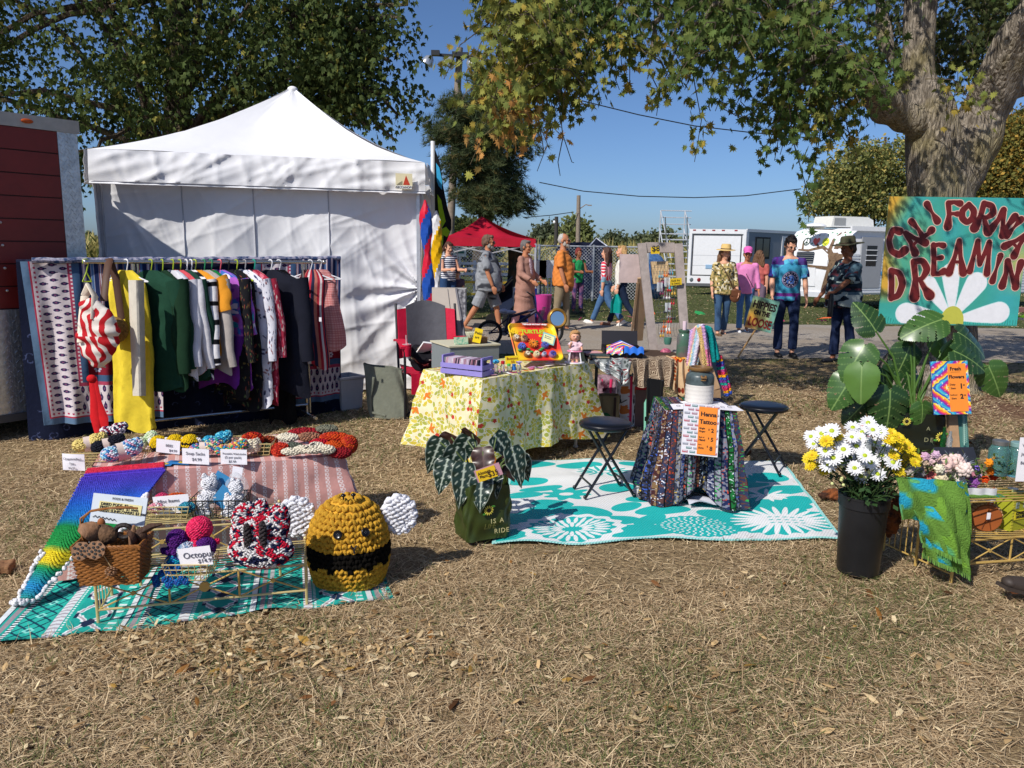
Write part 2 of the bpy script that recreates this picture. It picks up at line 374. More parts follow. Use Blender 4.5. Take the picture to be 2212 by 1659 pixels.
def blades(n,y0,y1,dens_p,lmin,lmax,wid,lift,gfrac,seed,xr=None):
 rs=np.random.RandomState(seed);u=rs.rand(n);p=2-dens_p
 y=(y0**p+u*(y1**p-y0**p))**(1/p);x=(rs.rand(n)-.5)*2*(y*.72+.3)if xr is None else xr[0]+rs.rand(n)*(xr[1]-xr[0])
 patch=AR([mnoise.noise(V((a*.9,b*.9,3)))+.5*mnoise.noise(V((a*2.6,b*2.6,7)))for a,b in zip(x[::1],y)])
 if y1>11 and y0>5:
  ok=(y<11.35-.02*x)|(y>17-.03*x);x,y,patch=x[ok],y[ok],patch[ok];n=len(x)
 isg=rs.rand(n)<np.clip(gfrac+patch*.55,.02,.95)
 for q4 in RUGS:
  ins=np.ones(len(x),bool)
  for k in rn(4):a_,b_=q4[k],q4[(k+1)%4];ins&=(b_.x-a_.x)*(y-a_.y)-(b_.y-a_.y)*(x-a_.x)>.03
  x,y,isg,patch=x[~ins],y[~ins],isg[~ins],patch[~ins]
 n=len(x);keep=~((patch<-.38)&(rs.rand(n)<.75));x,y,isg=x[keep],y[keep],isg[keep];n=len(x)
 L=lmin+rs.rand(n)*(lmax-lmin);W=wid*(.6+.8*rs.rand(n))*np.maximum(1,y/3.5);az=rs.rand(n)*2*np.pi
 el=np.where(isg,rs.rand(n)*.8+.15,rs.rand(n)**2*.5*lift+.02);bend=rs.normal(size=n)*.5
 d=np.stack([np.cos(az),np.sin(az)],1);side=np.stack([-np.sin(az),np.cos(az)],1)
 co=np.empty((n,6,3));gzv=AR([gz(a,b)for a,b in zip(x,y)])
 for k,t in EN((0,.5,1)):
  h=np.sin(el)*L*t*(1-.35*t)+.004+rs.rand(n)*.008;r=np.cos(el)*L*t;off=side*(bend*L*t*t*.6)[:,None]
  cx=np.stack([x,y],1)+d*r[:,None]+off;w=W*(1-.75*t)*.5
  co[:,2*k,:2]=cx-side*w[:,None];co[:,2*k+1,:2]=cx+side*w[:,None];co[:,2*k,2]=co[:,2*k+1,2]=gzv+h
  co[:,2*k+1,2]+=w*(rs.rand(n)-.5)*1.6
 f=AR([[0,1,3],[0,3,2],[2,3,4]])[None]+(np.arange(n)*6)[:,None,None]
 t=rs.rand(n,1);straw=AR([.8,.63,.39])*(1-t)+AR([.3,.19,.1])*t;t2=rs.rand(n,1)
 green=AR([.2,.22,.075])*(1-t2)+AR([.07,.085,.028])*t2
 c=np.where(isg[:,None],green,straw);return co.reshape(-1,3),f.reshape(-1,3),np.repeat(c,6,0)
def stuffmesh(name,label,cat,arrs,mat_):
 o=0;C,Fs,K=[],[],[]
 for c,f,k in arrs:C.append(c);Fs.append(f+o);K.append(k);o+=len(c)
 ob=LK(name,npmesh(name,np.concatenate(C),np.concatenate(Fs),mat_,np.concatenate(K)));return tag(ob,label,cat,None,'stuff')
stuffmesh('dry_grass','dry mown straw coloured grass lying over the near ground','grass',[blades(215000,1.9,9.5,1.25,.025,.085,.0036,1.,.13,3),blades(9000,1.9,5,1.,.1,.2,.0028,1.2,.0,5)],BLADE)
stuffmesh('green_grass','green and yellow grass on both sides of the gravel road','grass',[blades(52000,7.5,34,1.25,.05,.12,.0035,1.2,.62,9)],BLADE)
def chips(n,seed,fx,size,cols,name,label,cat):
 rs=np.random.RandomState(seed);P=AR([fx(rs)for _ in rn(n)]);P=P[P[:,1]>1.5]
 for q4 in RUGS:
  ins=np.ones(len(P),bool)
  for k in rn(4):a_,b_=q4[k],q4[(k+1)%4];ins&=(b_.x-a_.x)*(P[:,1]-a_.y)-(b_.y-a_.y)*(P[:,0]-a_.x)>.03
  P=P[~ins]
 n=len(P)
 pos=np.stack([P[:,0],P[:,1],[gz(a,b)+.012+rs.rand()*.012 for a,b in P]],1)
 tv=[(-.9,-.2,0),(.2,-.36,.05),(1.,.05,0),(.1,.34,.08),(-.75,.24,0),(0,0,.12)];tf=[(0,1,5),(1,2,5),(2,3,5),(3,4,5),(4,0,5)]
 cc=AR([SR_(cols[rs.randint(len(cols))])for _ in rn(n)])*(.7+.5*rs.rand(n,1))
 s=size*(.5+rs.rand(n)**2*1.3);co,fa,k=scatter(tv,tf,rotmats(n,.28,rs),pos,s,cc)
 o=LK(name,npmesh(name,co,fa,BLADE,k));tag(o,label,cat,None,'stuff')
def fchip(rs):
 q=rs.rand()
 if q<.62:p=at(560+rs.normal()*230,1400+rs.normal()*34);return p.x,p.y
 p=at(rs.rand()*2200,1240+rs.rand()*380);return p.x,p.y
chips(1900,21,fchip,.017,['#cdb48a','#b89b70','#dcc8a0','#a08560','#94744e','#c8a878'],'wood_chips','pale wood chips strewn in front of the patterned blanket','wood chips')
def fleaf(rs):
 p=at(1500+rs.rand()*700,730+rs.rand()**1.5*300)if rs.rand()<.6 else at(rs.rand()*2212,850+rs.rand()*700);return p.x,p.y
chips(300,22,fleaf,.03,['#7a5230','#9a6a35','#5d3c22','#b08a45'],'fallen_leaves','brown fallen maple leaves scattered over the grass','leaves')
def fconf(rs):p=at(1250+rs.rand()*900,672+rs.rand()*22);return p.x,p.y
chips(26,23,fconf,.16,['#e84a8a','#39a860','#e66a3a','#d54a9a'],'party_scraps','bright pink and green scraps along the gravel road edge','scraps')
#  TREES
LEAF=blade_mat('leaf_tissue',.3);
def bark_mat(name,a,b_,sc_=9):
 m,nt,b=nodes(name);tc=nn(nt,'TexCoord').outputs['Object']
 mp=nn(nt,'Mapping',{'Vector':tc,'Scale':(1,1,.22)})
 n1=nn(nt,'TexNoise',{'Vector':mp.outputs[0],'Scale':sc_*2.2,'Detail':8.,'Roughness':.75,'Distortion':.6}).outputs[0]
 vo=nn(nt,'TexVoronoi',{'Vector':mp.outputs[0],'Scale':sc_*3.4},feature='DISTANCE_TO_EDGE').outputs['Distance']
 n2=nn(nt,'TexNoise',{'Vector':tc,'Scale':2.2,'Detail':4.}).outputs[0]
 c=ramp(nt,n1,[(.36,a),(.6,b_)]);c=mixc(nt,ramp(nt,n2,[(.5,(0,0,0)),(.68,(.55,)*3)]),c,(.3,.25,.1))
 nt.links.new(c,b.inputs['Base Color']);b.inputs['Roughness'].default_value=.95;b.inputs['Specular IOR Level'].default_value=.1
 h=nn(nt,'Math',{0:n1,1:nn(nt,'Math',{0:vo,1:1.6},operation='MULTIPLY').outputs[0]},operation='ADD').outputs[0]
 bump(nt,b,h,1.,.05);return m
BARK=bark_mat('maple_bark',(.13,.105,.08),(.42,.36,.29));DBARK=bark_mat('dark_bark',(.05,.04,.03),(.16,.125,.095))
MAPLE_O=[(0,-.5),(.04,-.16),(.2,-.3),(.2,-.14),(.46,-.2),(.3,.0),(.52,.16),(.26,.12),(.3,.36),(.13,.22),(0,.6),(-.13,.22),(-.3,.36),(-.26,.12),(-.52,.16),(-.3,0),(-.46,-.2),(-.2,-.14),(-.2,-.3),(-.04,-.16)]
MAPLE_V=[(0,0,.03)]+[(x,y,-.14*abs(x)-.05*y*y)for x,y in MAPLE_O]
MAPLE_F=[(0,i,i%20+1)for i in rn(1,21)]
STAR_V=[(0,.62,0),(.16,.1,.04),(.5,.2,-.08),(.22,-.45,0),(-.22,-.45,0),(-.5,.2,-.08),(-.16,.1,.04)]
STAR_F=[(0,1,6),(1,2,3),(1,3,4),(1,4,6),(6,4,5)]
def hang(dirs,rs):
 y=dirs/np.linalg.norm(dirs,axis=1)[:,None];r=rs.normal(size=y.shape);z=r-(r*y).sum(1)[:,None]*y;z/=np.linalg.norm(z,axis=1)[:,None]
 x=np.cross(y,z);return np.stack([x,y,z],2)
def sprays(starts,rs,length=(.5,1.1),per=16,out=None,droop=1.2,jit=.07):
 P,D,T=[],[],[]
 for s in starts:
  L=rs.uniform(*length);d=rs.normal(size=3)*(1,1,.35)
  if out is not None:d+=(AR(s)-out)*.5
  d/=np.linalg.norm(d);q=AR(s,float);pl=[q.copy()]
  for k in rn(per):
   t=k/per;d=d+AR([0,0,-droop/per]);d/=np.linalg.norm(d);q=q+d*L/per
   if k%4==3:pl.append(q.copy())
   for _ in rn(2):P.append(q+rs.normal(size=3)*jit);D.append(d*.4+rs.normal(size=3)*.5+(0,0,-.75))
  T.append(pl)
 return AR(P),AR(D),T
def leafcols(n,rs,a,b,c=None,k=0):
 t=rs.rand(n,1);q=AR(a)*(1-t)+AR(b)*t
 if c is not None:q=np.where(rs.rand(n,1)<k,AR(c),q)
 return q*(.75+.5*rs.rand(n,1))
def limb_path(pts,rs,wob=.04):
 P=[V(p)for p in pts];out=[]
 for i in rn(len(P)-1):
  for k in rn(4):out.append(P[i].lerp(P[i+1],k/4)+V(rs.normal(size=3)*wob*(k>0)))
 out.append(P[-1]);return out
def ellsample(c,r,n,rs,shell=.45):
 d=rs.normal(size=(n,3));d/=np.linalg.norm(d,axis=1)[:,None];return AR(c)+d*AR(r)*(shell+(1-shell)*rs.rand(n,1)**.6)
#  big maple behind the white tent
rs=np.random.RandomState(11)
tl=TG('maple_tree','large dark green maple rising behind the white tent at left','tree',(-7.5,17.5,0))
mb=MB();base=V((-7.5,17.5,0));mb.tb(limb_path([base,base+V((.1,0,3)),base+V((.3,0,6)),base+V((.2,.2,10))],rs,.05),[.42-.025*i for i in rn(13)],10)
PA('trunk',mb,DBARK,tl)
brs=[];crown=[((-9.5,17,6.6),(4.8,3.2,3.8)),((-5.5,16.5,7.6),(3.4,2.6,3.6)),((-12.8,16,8),(3.2,3,4.5)),((-4.,16.5,5.4),(1.9,1.6,1.8)),((-7.,16.8,4.),(3.2,1.6,1.5))]
tips=[ay(870,40,15.5),ay(800,70,15.5),ay(840,130,15.6),ay(820,200,15.8),ay(860,250,16),ay(790,270,16),ay(740,260,16),ay(700,170,16),ay(880,10,15.6),ay(850,300,16),ay(760,130,15.6)]
st=[ellsample(c,r,int(300*r[0]*r[2]/10),rs)for c,r in crown];st=np.concatenate(st)
for t in tips:
 a=ay(rs.uniform(600,680),rs.uniform(20,200),16.6);m=MB()
 brs.append([a,a.lerp(t,.5)+Z(.15),t]);st=np.concatenate([st,[AR(a.lerp(t,rs.uniform(.2,.97)))+rs.normal(size=3)*.16 for _ in rn(14)]])
for i in rn(26):
 c,r=crown[i%5];e=V(ellsample(c,r,1,rs,.8)[0]);s=base+V((.2,0,rs.uniform(2.5,7)));brs.append([s,s.lerp(e,.5)+Z(.5),e])
for b_ in brs:
 m=MB();pp=limb_path(b_,rs,.05);m.tb(pp,[.09*(1-.8*i/len(pp))for i in rn(len(pp))],5);PA('branch',m,DBARK,tl)
P,D,T=sprays(st,rs,(.5,1.),13,droop=1.,jit=.13);nP=len(P)
co,fa,k=scatter(STAR_V,STAR_F,hang(D,rs),P,.085+.06*rs.rand(nP),leafcols(nP,rs,(.045,.075,.018),(.1,.13,.035),(.26,.24,.05),.05))
o=LK('crown',npmesh('crown',co-AR(base),fa,LEAF,k),tl);o['kind']='stuff'
#  conifer
rs=np.random.RandomState(12);PY=31
b0=ay(1041,560,PY);b0.z=0
tp=TG('pine_tree','tall ragged dark pine behind the red canopy','tree',b0)
mb=MB();top=ay(1062,165,PY);mb.tb(limb_path([b0,ay(1041,420,PY),ay(1050,280,PY),top],rs,.05),[.36-.026*i for i in rn(13)],8);PA('trunk',mb,DBARK,tp)
NV=[];NF=[]
for i in rn(16):
 a=rs.normal(size=3);a/=np.linalg.norm(a);a[1]=abs(a[1])*.8+.15;w=np.cross(a,rs.normal(size=3));w=w/np.linalg.norm(w)*.045;j=len(NV)
 NV+=[tuple(w),tuple(-w),tuple(a)];NF.append((j,j+1,j+2))
prof=[(160,12,30),(200,40,45),(240,85,60),(270,120,90),(310,138,150),(350,105,120),(390,80,100),(430,70,95),(455,45,95)]
Pp,Dd=[],[]
for i in rn(150):
 f=rs.rand()*(len(prof)-1);a,b_=prof[int(f)],prof[int(f)+1];q=f-int(f);v=a[0]+(b_[0]-a[0])*q;wl=(a[1]+(b_[1]-a[1])*q)*1.08;wr=(a[2]+(b_[2]-a[2])*q)*1.14
 ang=rs.rand()*2*pi;ux=cos(ang);w=(wr if ux>0 else wl)*rs.uniform(.6,1.05);s=ay(1048,v+rs.uniform(0,25),PY)
 e=ay(1048+ux*w,v-rs.uniform(-5,22),PY)+V((0,sin(ang)*w*PY/1670,0));m_=s.lerp(e,.55)+Z(-.12)
 m=MB();pp=limb_path([s,m_,e],rs,.04);m.tb(pp,[.05*(1-.85*i/len(pp))for i in rn(len(pp))],4)
 if i%2==0:PA('branch',m,DBARK,tp)
 for _ in rn(int(5+w*.12)):
  t=rs.uniform(.3,1.03);Pp.append(AR(s.lerp(e,t))+rs.normal(size=3)*(.22,.22,.13)*(1.5-t));Dd.append(AR(e-s)*.3+(0,0,.5)+rs.normal(size=3)*.3)
Pp=AR(Pp);Dd=AR(Dd)
idx=np.repeat(np.arange(len(Pp)),3);Pp2=Pp[idx]+rs.normal(size=(len(idx),3))*.15
co,fa,k=scatter(NV,NF,hang(Dd[idx],rs),Pp2,.21+.1*rs.rand(len(idx)),leafcols(len(idx),rs,(.06,.09,.04),(.12,.14,.06),(.2,.16,.06),.08))
o=LK('crown',npmesh('crown',co-AR(b0),fa,LEAF,k),tp);o['kind']='stuff'
#  the big maple at right with overhanging boughs
rs=np.random.RandomState(13);TY=8.4
tb=at(2035,880);tb=V((tb.x,TY,0))
tm=TG('maple_tree','massive forked maple with rough grey bark behind the painted board','tree',tb)
mb=MB();P_=lambda u,v,y=TY:ay(u,v,y)
def lim(pts,rr):pp=[V(p)for p in pts];mb.tb(pp,rr,14);[mb.ell(p,r_,12,8)for p,r_ in zip(pp,rr)]
g0=P_(2035,700);g0.z=-.1
lim([g0,P_(2036,760),P_(2034,600),P_(2034,450),P_(2028,350),P_(2008,260),P_(1984,170),P_(1990,70),P_(1994,-60),P_(2010,-230)],[.38,.33,.305,.31,.31,.245,.185,.17,.15,.12])
lim([P_(2045,400),P_(2085,310),P_(2120,235),P_(2150,170,8.2),P_(2185,110,8.),P_(2230,10,7.8),P_(2270,-120,7.6)],[.27,.27,.23,.2,.165,.14,.11])
lim([P_(2120,240),P_(2190,190,8.6),P_(2260,140,8.8),P_(2360,90,9)],[.16,.14,.12,.1])
lim([P_(1995,275),P_(1945,250,8.2),P_(1905,215,8.),P_(1870,180,7.8),P_(1830,150,7.6),P_(1790,105,7.3),P_(1755,60,7.1),P_(1722,5,7.),P_(1690,-90,6.9)],[.15,.15,.14,.12,.1,.085,.075,.065,.05])
lim([P_(1990,215),P_(1945,170,8.8),P_(1925,110,9),P_(1905,40,9.2),P_(1890,-60,9.3)],[.11,.1,.09,.08,.06])
for a in rn(7):
 t=a*.9+.3;e=V((tb.x+cos(t)*.95,TY+sin(t)*.95,-.1));lim([V((tb.x,TY,.35)),V((tb.x+cos(t)*.4,TY+sin(t)*.4,.06)),e],[.26,.11,.05])
me=FU(mb,'trunk',BARK,.035,3,lambda co:.028*(np.sin(co[:,0]*9+np.sin(co[:,2]*3)*1.5)+np.sin(co[:,1]*11+co[:,2]*2))+.012*np.sin(co[:,0]*31+co[:,2]*7))
LK('trunk',me,tm,world_co=True)
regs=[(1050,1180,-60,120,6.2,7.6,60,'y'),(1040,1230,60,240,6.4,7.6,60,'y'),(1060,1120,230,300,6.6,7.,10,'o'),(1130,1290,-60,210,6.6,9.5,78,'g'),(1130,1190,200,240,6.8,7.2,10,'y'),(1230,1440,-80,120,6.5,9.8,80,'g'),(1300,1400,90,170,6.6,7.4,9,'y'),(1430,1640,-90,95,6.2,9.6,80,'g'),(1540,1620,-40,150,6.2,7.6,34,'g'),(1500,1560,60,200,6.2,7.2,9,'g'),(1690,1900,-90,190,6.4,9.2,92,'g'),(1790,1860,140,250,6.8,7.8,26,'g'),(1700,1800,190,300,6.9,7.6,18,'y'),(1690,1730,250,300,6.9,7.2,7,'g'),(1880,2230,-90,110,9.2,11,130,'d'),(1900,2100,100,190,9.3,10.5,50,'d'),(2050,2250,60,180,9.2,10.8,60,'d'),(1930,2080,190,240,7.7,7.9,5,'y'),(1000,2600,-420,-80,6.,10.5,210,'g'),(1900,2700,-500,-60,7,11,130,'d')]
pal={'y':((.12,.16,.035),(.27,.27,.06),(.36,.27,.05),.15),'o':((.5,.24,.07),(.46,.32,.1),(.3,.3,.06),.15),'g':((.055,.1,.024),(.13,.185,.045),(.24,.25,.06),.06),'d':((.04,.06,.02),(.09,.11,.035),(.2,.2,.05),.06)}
AP,AD,AC,AT=[],[],[],[]
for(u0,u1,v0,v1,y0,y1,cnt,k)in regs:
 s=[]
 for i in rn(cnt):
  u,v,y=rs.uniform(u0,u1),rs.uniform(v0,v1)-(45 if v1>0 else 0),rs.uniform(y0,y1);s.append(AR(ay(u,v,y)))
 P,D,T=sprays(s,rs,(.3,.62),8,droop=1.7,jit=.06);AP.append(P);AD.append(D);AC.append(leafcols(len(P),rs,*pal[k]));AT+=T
strings=[[(1490,90),(1500,180),(1515,260),(1500,350)],[(1545,110),(1560,200),(1545,240)],[(1610,130),(1600,220),(1640,260)],[(1700,180),(1712,300),(1740,400),(1750,440),(1746,480)],[(1780,230),(1765,330),(1745,390)],[(1400,150),(1425,200),(1418,250)],[(1080,170),(1060,240),(1050,265)],[(1755,60),(1690,180),(1700,260)],[(1660,40),(1650,100),(1690,200)],[(1480,60),(1440,160),(1405,230)],[(1270,120),(1255,190),(1250,215)]]
for q in strings:
 y=rs.uniform(6.5,7.1);pl=[AR(ay(u,v,y))for u,v in q];AT.append(pl);Ps=[]
 for a,b_ in zip(pl[:-1],pl[1:]):
  for _ in rn(int(np.linalg.norm(b_-a)*62)):Ps.append(a+(b_-a)*rs.rand()+rs.normal(size=3)*(.055,.055,.04))
 P=AR(Ps);AP.append(P);AD.append(rs.normal(size=P.shape)*.45+(0,0,-.8));AC.append(leafcols(len(P),rs,*pal['y' if q[0][0]<1500 else 'g']))
for q in[[(1165,270),(1175,330),(1160,370)],[(1205,200),(1215,290),(1235,350),(1240,352)],[(1215,300),(1205,350),(1210,380)],[(1230,60),(1222,150),(1215,250)],[(1135,5),(1090,80),(1050,100)],[(1540,190),(1530,230),(1535,240)],[(1560,190),(1562,235),(1590,250),(1640,262)]]:AT.append([AR(ay(u,v,6.8))for u,v in q])
AP=np.concatenate(AP);AD=np.concatenate(AD);AC=np.concatenate(AC);M_=hang(AD,rs);SZ=.062+.05*rs.rand(len(AP))
bg=[[P_(1990,-60),P_(1850,-170,8.2),P_(1650,-150,7.8),P_(1450,-90,7.4),P_(1250,-50,7.1),P_(1120,-20,6.9)],[P_(1722,5,7.),P_(1640,-20,6.9),P_(1560,10,6.8),P_(1480,60,6.8)],[P_(1650,-150,7.8),P_(1500,-60,8.4),P_(1350,0,8.8),P_(1270,60,9)],[P_(1790,105,7.3),P_(1740,150,7.1),P_(1715,190,7.)],[P_(1850,-170,8.2),P_(1800,-60,7.6),P_(1790,60,7.4),P_(1790,180,7.3)],[P_(1450,-90,7.4),P_(1420,0,7.2),P_(1405,110,7.1)],[P_(1250,-50,7.1),P_(1215,60,7),P_(1208,200,6.9)]]
for q in bg:
 m=MB();pp=limb_path(q,rs,.03);m.tb(pp,[.055*(1-.8*i/len(pp))for i in rn(len(pp))],6);PA('branch',m,BARK,tm)
m=MB()
for t in AT:
 k=len(t);m.tb([V(p)for p in t],[.006*(1-.6*i/k)for i in rn(k)],3,cap=False)
PA('twigs',m,DBARK,tm,kind='stuff')
inv=(AP[:,1]<7.)&(AP[:,2]<4.3)&(np.abs(AP[:,0]/AP[:,1])<.66);near=np.where(inv)[0];near=near[np.argsort(-SZ[near]/AP[near,1])][:290]
rest=np.setdiff1d(np.arange(len(AP)),near)
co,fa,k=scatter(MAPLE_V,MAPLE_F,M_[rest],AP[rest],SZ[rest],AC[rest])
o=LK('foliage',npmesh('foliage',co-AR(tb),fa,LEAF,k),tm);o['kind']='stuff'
LM=[]
for c in[(.11,.15,.035),(.17,.2,.05),(.28,.28,.06),(.07,.1,.025)]:
 LM.append(npmesh('maple_leaf',AR(MAPLE_V),AR(MAPLE_F),LEAF,np.tile(c,(len(MAPLE_V),1))))
for i in near:
 c=AC[i];j=int(np.argmin([np.abs(c-AR(q)).sum()for q in[(.11,.15,.035),(.17,.2,.05),(.28,.28,.06),(.07,.1,.025)]]))
 o=bpy.data.objects.new('leaf',LM[j]);COL.objects.link(o);o.parent=tm
 o.matrix_local=MT(V(AP[i])-tb)@Mx([list(M_[i][r])for r in rn(3)]).to_4x4()@Mx.Scale(SZ[i],4)
#  smaller trees farther off
def far_tree(name,label,u,v0,v1,w,y,ca,cb,cc,kk,seed,dens=1.,lobes=None,ls=.3,tw=.12,group=None):
 rs=np.random.RandomState(seed);s=y/1670;b0=ay(u,600,y);b0.z=0;t=TG(name,label,'tree',b0,group=group)
 zt=ay(u,v0,y).z;zb=max(.6,ay(u,v1,y).z);m=MB();m.tb(limb_path([b0,V((b0.x,y,(zt+zb)/2)),V((b0.x+.2,y,zt-.3))],rs,.05),[tw*1.5*(1-.09*i)for i in rn(9)],7);PA('trunk',m,DBARK,t)
 hw=w*s/2;hh=(zt-zb)/2;lobes=lobes or[(0,0,1,1),(-.5,-.2,.5,.6),(.5,-.25,.5,.6),(-.2,.45,.5,.5),(.3,.35,.5,.5)]
 P=np.concatenate([ellsample((b0.x+a*hw,y,(zt+zb)/2+b_*hh),(c*hw*.8,c*hw*.8,d*hh*.75),int(240*dens*c),rs,.35)for a,b_,c,d in lobes])
 P=np.repeat(P,9,0)+rs.normal(size=(len(P)*9,3))*ls*1.3;k=len(P)
 co,fa,cl=scatter([(0,.5,0),(.35,0,.1),(0,-.5,0),(-.35,0,.1)],[(0,1,2,3)],rotmats(k,None,rs),P,ls*(.6+.8*rs.rand(k)),leafcols(k,rs,ca,cb,cc,kk))
 o=LK('crown',npmesh('crown',co-AR(b0),fa,LEAF,cl),t);o['kind']='stuff'
far_tree('yellowing_tree','tree with yellow green leaves behind the painted camper roof',1875,280,505,290,36,(.11,.14,.04),(.27,.27,.09),(.42,.34,.1),.2,31,3.4,lobes=[(-.25,.2,.6,.7),(.3,.3,.6,.7),(-.65,-.35,.45,.5),(.1,-.4,.7,.5),(.7,-.2,.4,.6),(-.5,.0,.4,.5)],ls=.15)
far_tree('yellowing_tree','tree turning orange at the right edge behind the big maple',2180,210,520,210,34,(.11,.12,.03),(.28,.24,.06),(.42,.26,.05),.25,32,5.,ls=.15)
far_tree('distant_tree','grey green distant tree just right of the red canopy',1183,497,545,40,110,(.07,.09,.05),(.12,.14,.08),None,0,33,1,ls=.55)
far_tree('distant_tree','round light green distant tree behind the thin power pole',1240,487,545,48,90,(.13,.16,.05),(.22,.24,.09),None,0,34,1,ls=.5)
far_tree('distant_tree','low rounded distant tree above the fence behind the walking women',1325,526,545,44,120,(.08,.1,.05),(.14,.16,.08),None,0,35,.7,ls=.6)
far_tree('distant_tree','small distant tree left of the earring frame',1385,529,545,36,125,(.08,.1,.05),(.13,.15,.08),None,0,36,.7,ls=.6)
far_tree('distant_tree','small distant tree beside the bleachers',1428,516,545,44,120,(.09,.11,.05),(.15,.17,.08),None,0,37,.8,ls=.6)
far_tree('shade_tree','leafy tree low behind the red canopy',1010,498,545,110,42,(.05,.07,.02),(.14,.16,.05),None,0,38,1.6,ls=.28)
rs=np.random.RandomState(40);P=np.stack([rs.uniform(-230,260,6500),rs.uniform(290,330,6500),np.abs(rs.normal(size=6500))*2.1],1);P[:,2]*=.6+.7*np.abs(np.sin(P[:,0]*.06)+.4*np.sin(P[:,0]*.17))
co,fa,cl=scatter([(0,.5,0),(.5,0,.1),(0,-.5,0),(-.5,0,.1)],[(0,1,2,3)],rotmats(len(P),None,rs),P,1.6+1.4*rs.rand(len(P)),leafcols(len(P),rs,(.09,.12,.07),(.15,.17,.1)))
tag(LK('treeline',npmesh('treeline',co,fa,LEAF,cl)),'low strip of woods along the horizon','woods',None,'stuff')
rs=np.random.RandomState(41);k=9000;P=np.stack([rs.uniform(-45,14,k),46+rs.rand(k)*26,rs.rand(k)*1.5+.1],1)
co,fa,cl=scatter([(-.07,0,-.6),(.07,0,-.6),(.05,.02,.3),(0,.1,.75),(-.05,.02,.3)],[(0,1,2,3,4)],rotmats(k,.5,rs),P,.7+.6*rs.rand(k),leafcols(k,rs,(.32,.28,.09),(.5,.42,.17),(.12,.14,.04),.3))
tag(LK('maize_field',npmesh('maize_field',co,fa,LEAF,cl)),'ripening maize standing beyond the fence and white rails','crop',None,'stuff')
#  WHITE TENT
M_=None
TENTM=mat('tent_fabric','#efeff2',.75,var=.03,scale=3,bmp=.25,bscale=9,spec=.3,trans_w=.12)
def creases(seed,n,W,H,amp):
 r=random.Random(seed);L=[(r.uniform(0,W),r.uniform(0,H),r.uniform(.6,2.5),r.uniform(.3,1.1)*r.choice((-1,1)),r.uniform(.25,.9),r.uniform(.015,.05),r.uniform(.3,1))for _ in rn(n)]
 def f(x,y):
  s=0
  for cx,cy,_,a,ln,w,k in L:
   c,q=cos(a+1.2),sin(a+1.2);dx,dy=x-cx,y-cy;t=dx*c+dy*q;d=-dx*q+dy*c
   if abs(t)<ln and abs(d)<.2:s+=k*math.exp(-abs(d)/w)*(1-(t/ln)**2)
  return s*amp
 return f
ZE=2.40
FL,FR=at(190,322,ZE),at(917,352,ZE)
dirf=(FR-FL).normalized();back=V((-dirf.y,dirf.x,0)).normalized();Wt=(FR-FL).length
PK=ay(632,190,FL.y+1.95);BL=FL+back*2.95+dirf*.45;BR=FR+back*2.95+dirf*.55
tent=TG('canopy_tent','large white pop-up tent with closed side walls and a peaked roof','tent',(FL+FR+BL+BR)/4*1.-Z(ZE))
mb=MB()
def roof(A,B):
 cr=creases(int(A.x*10),14,3,2,.012)
 def f(i,j):
  p=A.lerp(B,i).lerp(PK,j*.985);e=sin(pi*min(1,j))*(.13+.1*sin(pi*i));
  p=p+V((0,0,-e*(1-j*.3)-cr(i*3,j*2)+.012*sin(i*9+j*4)));return p
 mb.grid(f,44,26)
roof(FL,FR);roof(FR,BR);roof(BR,BL);roof(BL,FL);mb.ell(PK-Z(.02),(.06,.06,.04))
PA('roof',mb,TENTM,tent,ang=80)
def strip(A,B,z0,z1,out,amp,nx=120,nz=10,seed=1,scal=0,fold=.02):
 d=(B-A);W=d.length;d.normalize();nrm=V((d.y,-d.x,0));cr=creases(seed,int(26*W),W,z1-z0,amp)
 def f(i,j):
  x=i*W;z=z1+(z0-z1)*j;p=A+d*x;p.z=z
  o=out*(.3+.7*j)+fold*sin(x*5+seed)*j*.6+.006*sin(x*17)*j+cr(x,z-z0)
  return p+nrm*o+V((0,0,-scal*abs(sin(x*2.1))*j))
 m=MB();m.grid(f,nx,nz,thick=.003);return m
for A,B,q in((FL,FR,3),(FR,BR,5),(BR,BL,7),(BL,FL,8)):
 v=PA('valance',strip(A,B,2.11,ZE,.05,.02,140,14,q),TENTM,tent,ang=80)
 PA('hem_tape',strip(A,B,2.085,2.115,.068,.004,60,2,q),mat('hem_tape','#e2e2e6',.6,var=.03),v)
d=dirf;nrm=V((d.y,-d.x,0));crw=creases(9,240,Wt,2.3,.011)
def wall(i,j):
 x=i*(Wt-.04)+.02;z=2.14-2.12*j;o=-.1+.025*sin(x*6+.8)+.02*sin(x*2.3+z*2)+crw(x,z)+.02*sin(x*13+z*3)*j
 px,pz=Wt-.03,1.10;dd=hyp(x-px,z-pz);a=math.atan2(z-pz,px-x)
 o+=.045*math.exp(-dd/.45)*sin(a*11)+.02*math.exp(-dd/.9)*sin(a*17+1)
 top=(2.14-z);z2=z-.05*abs(sin(x*3.3))*math.exp(-top*6)
 return FL+d*x+nrm*o+Z(z2-ZE)
mb=MB();mb.grid(wall,210,150);PA('front_wall',mb,TENTM,tent,ang=80)
m=strip(FR,BR,.02,2.14,-.08,.02,60,40,6,fold=.03);PA('side_wall',m,TENTM,tent,ang=80)
m=strip(BL,FL,.02,2.14,-.08,.02,60,40,12,fold=.03);PA('side_wall',m,TENTM,tent,ang=80)
m=strip(BR,BL,.02,2.14,-.08,.01,60,20,14,fold=.03);PA('back_wall',m,TENTM,tent,ang=80)
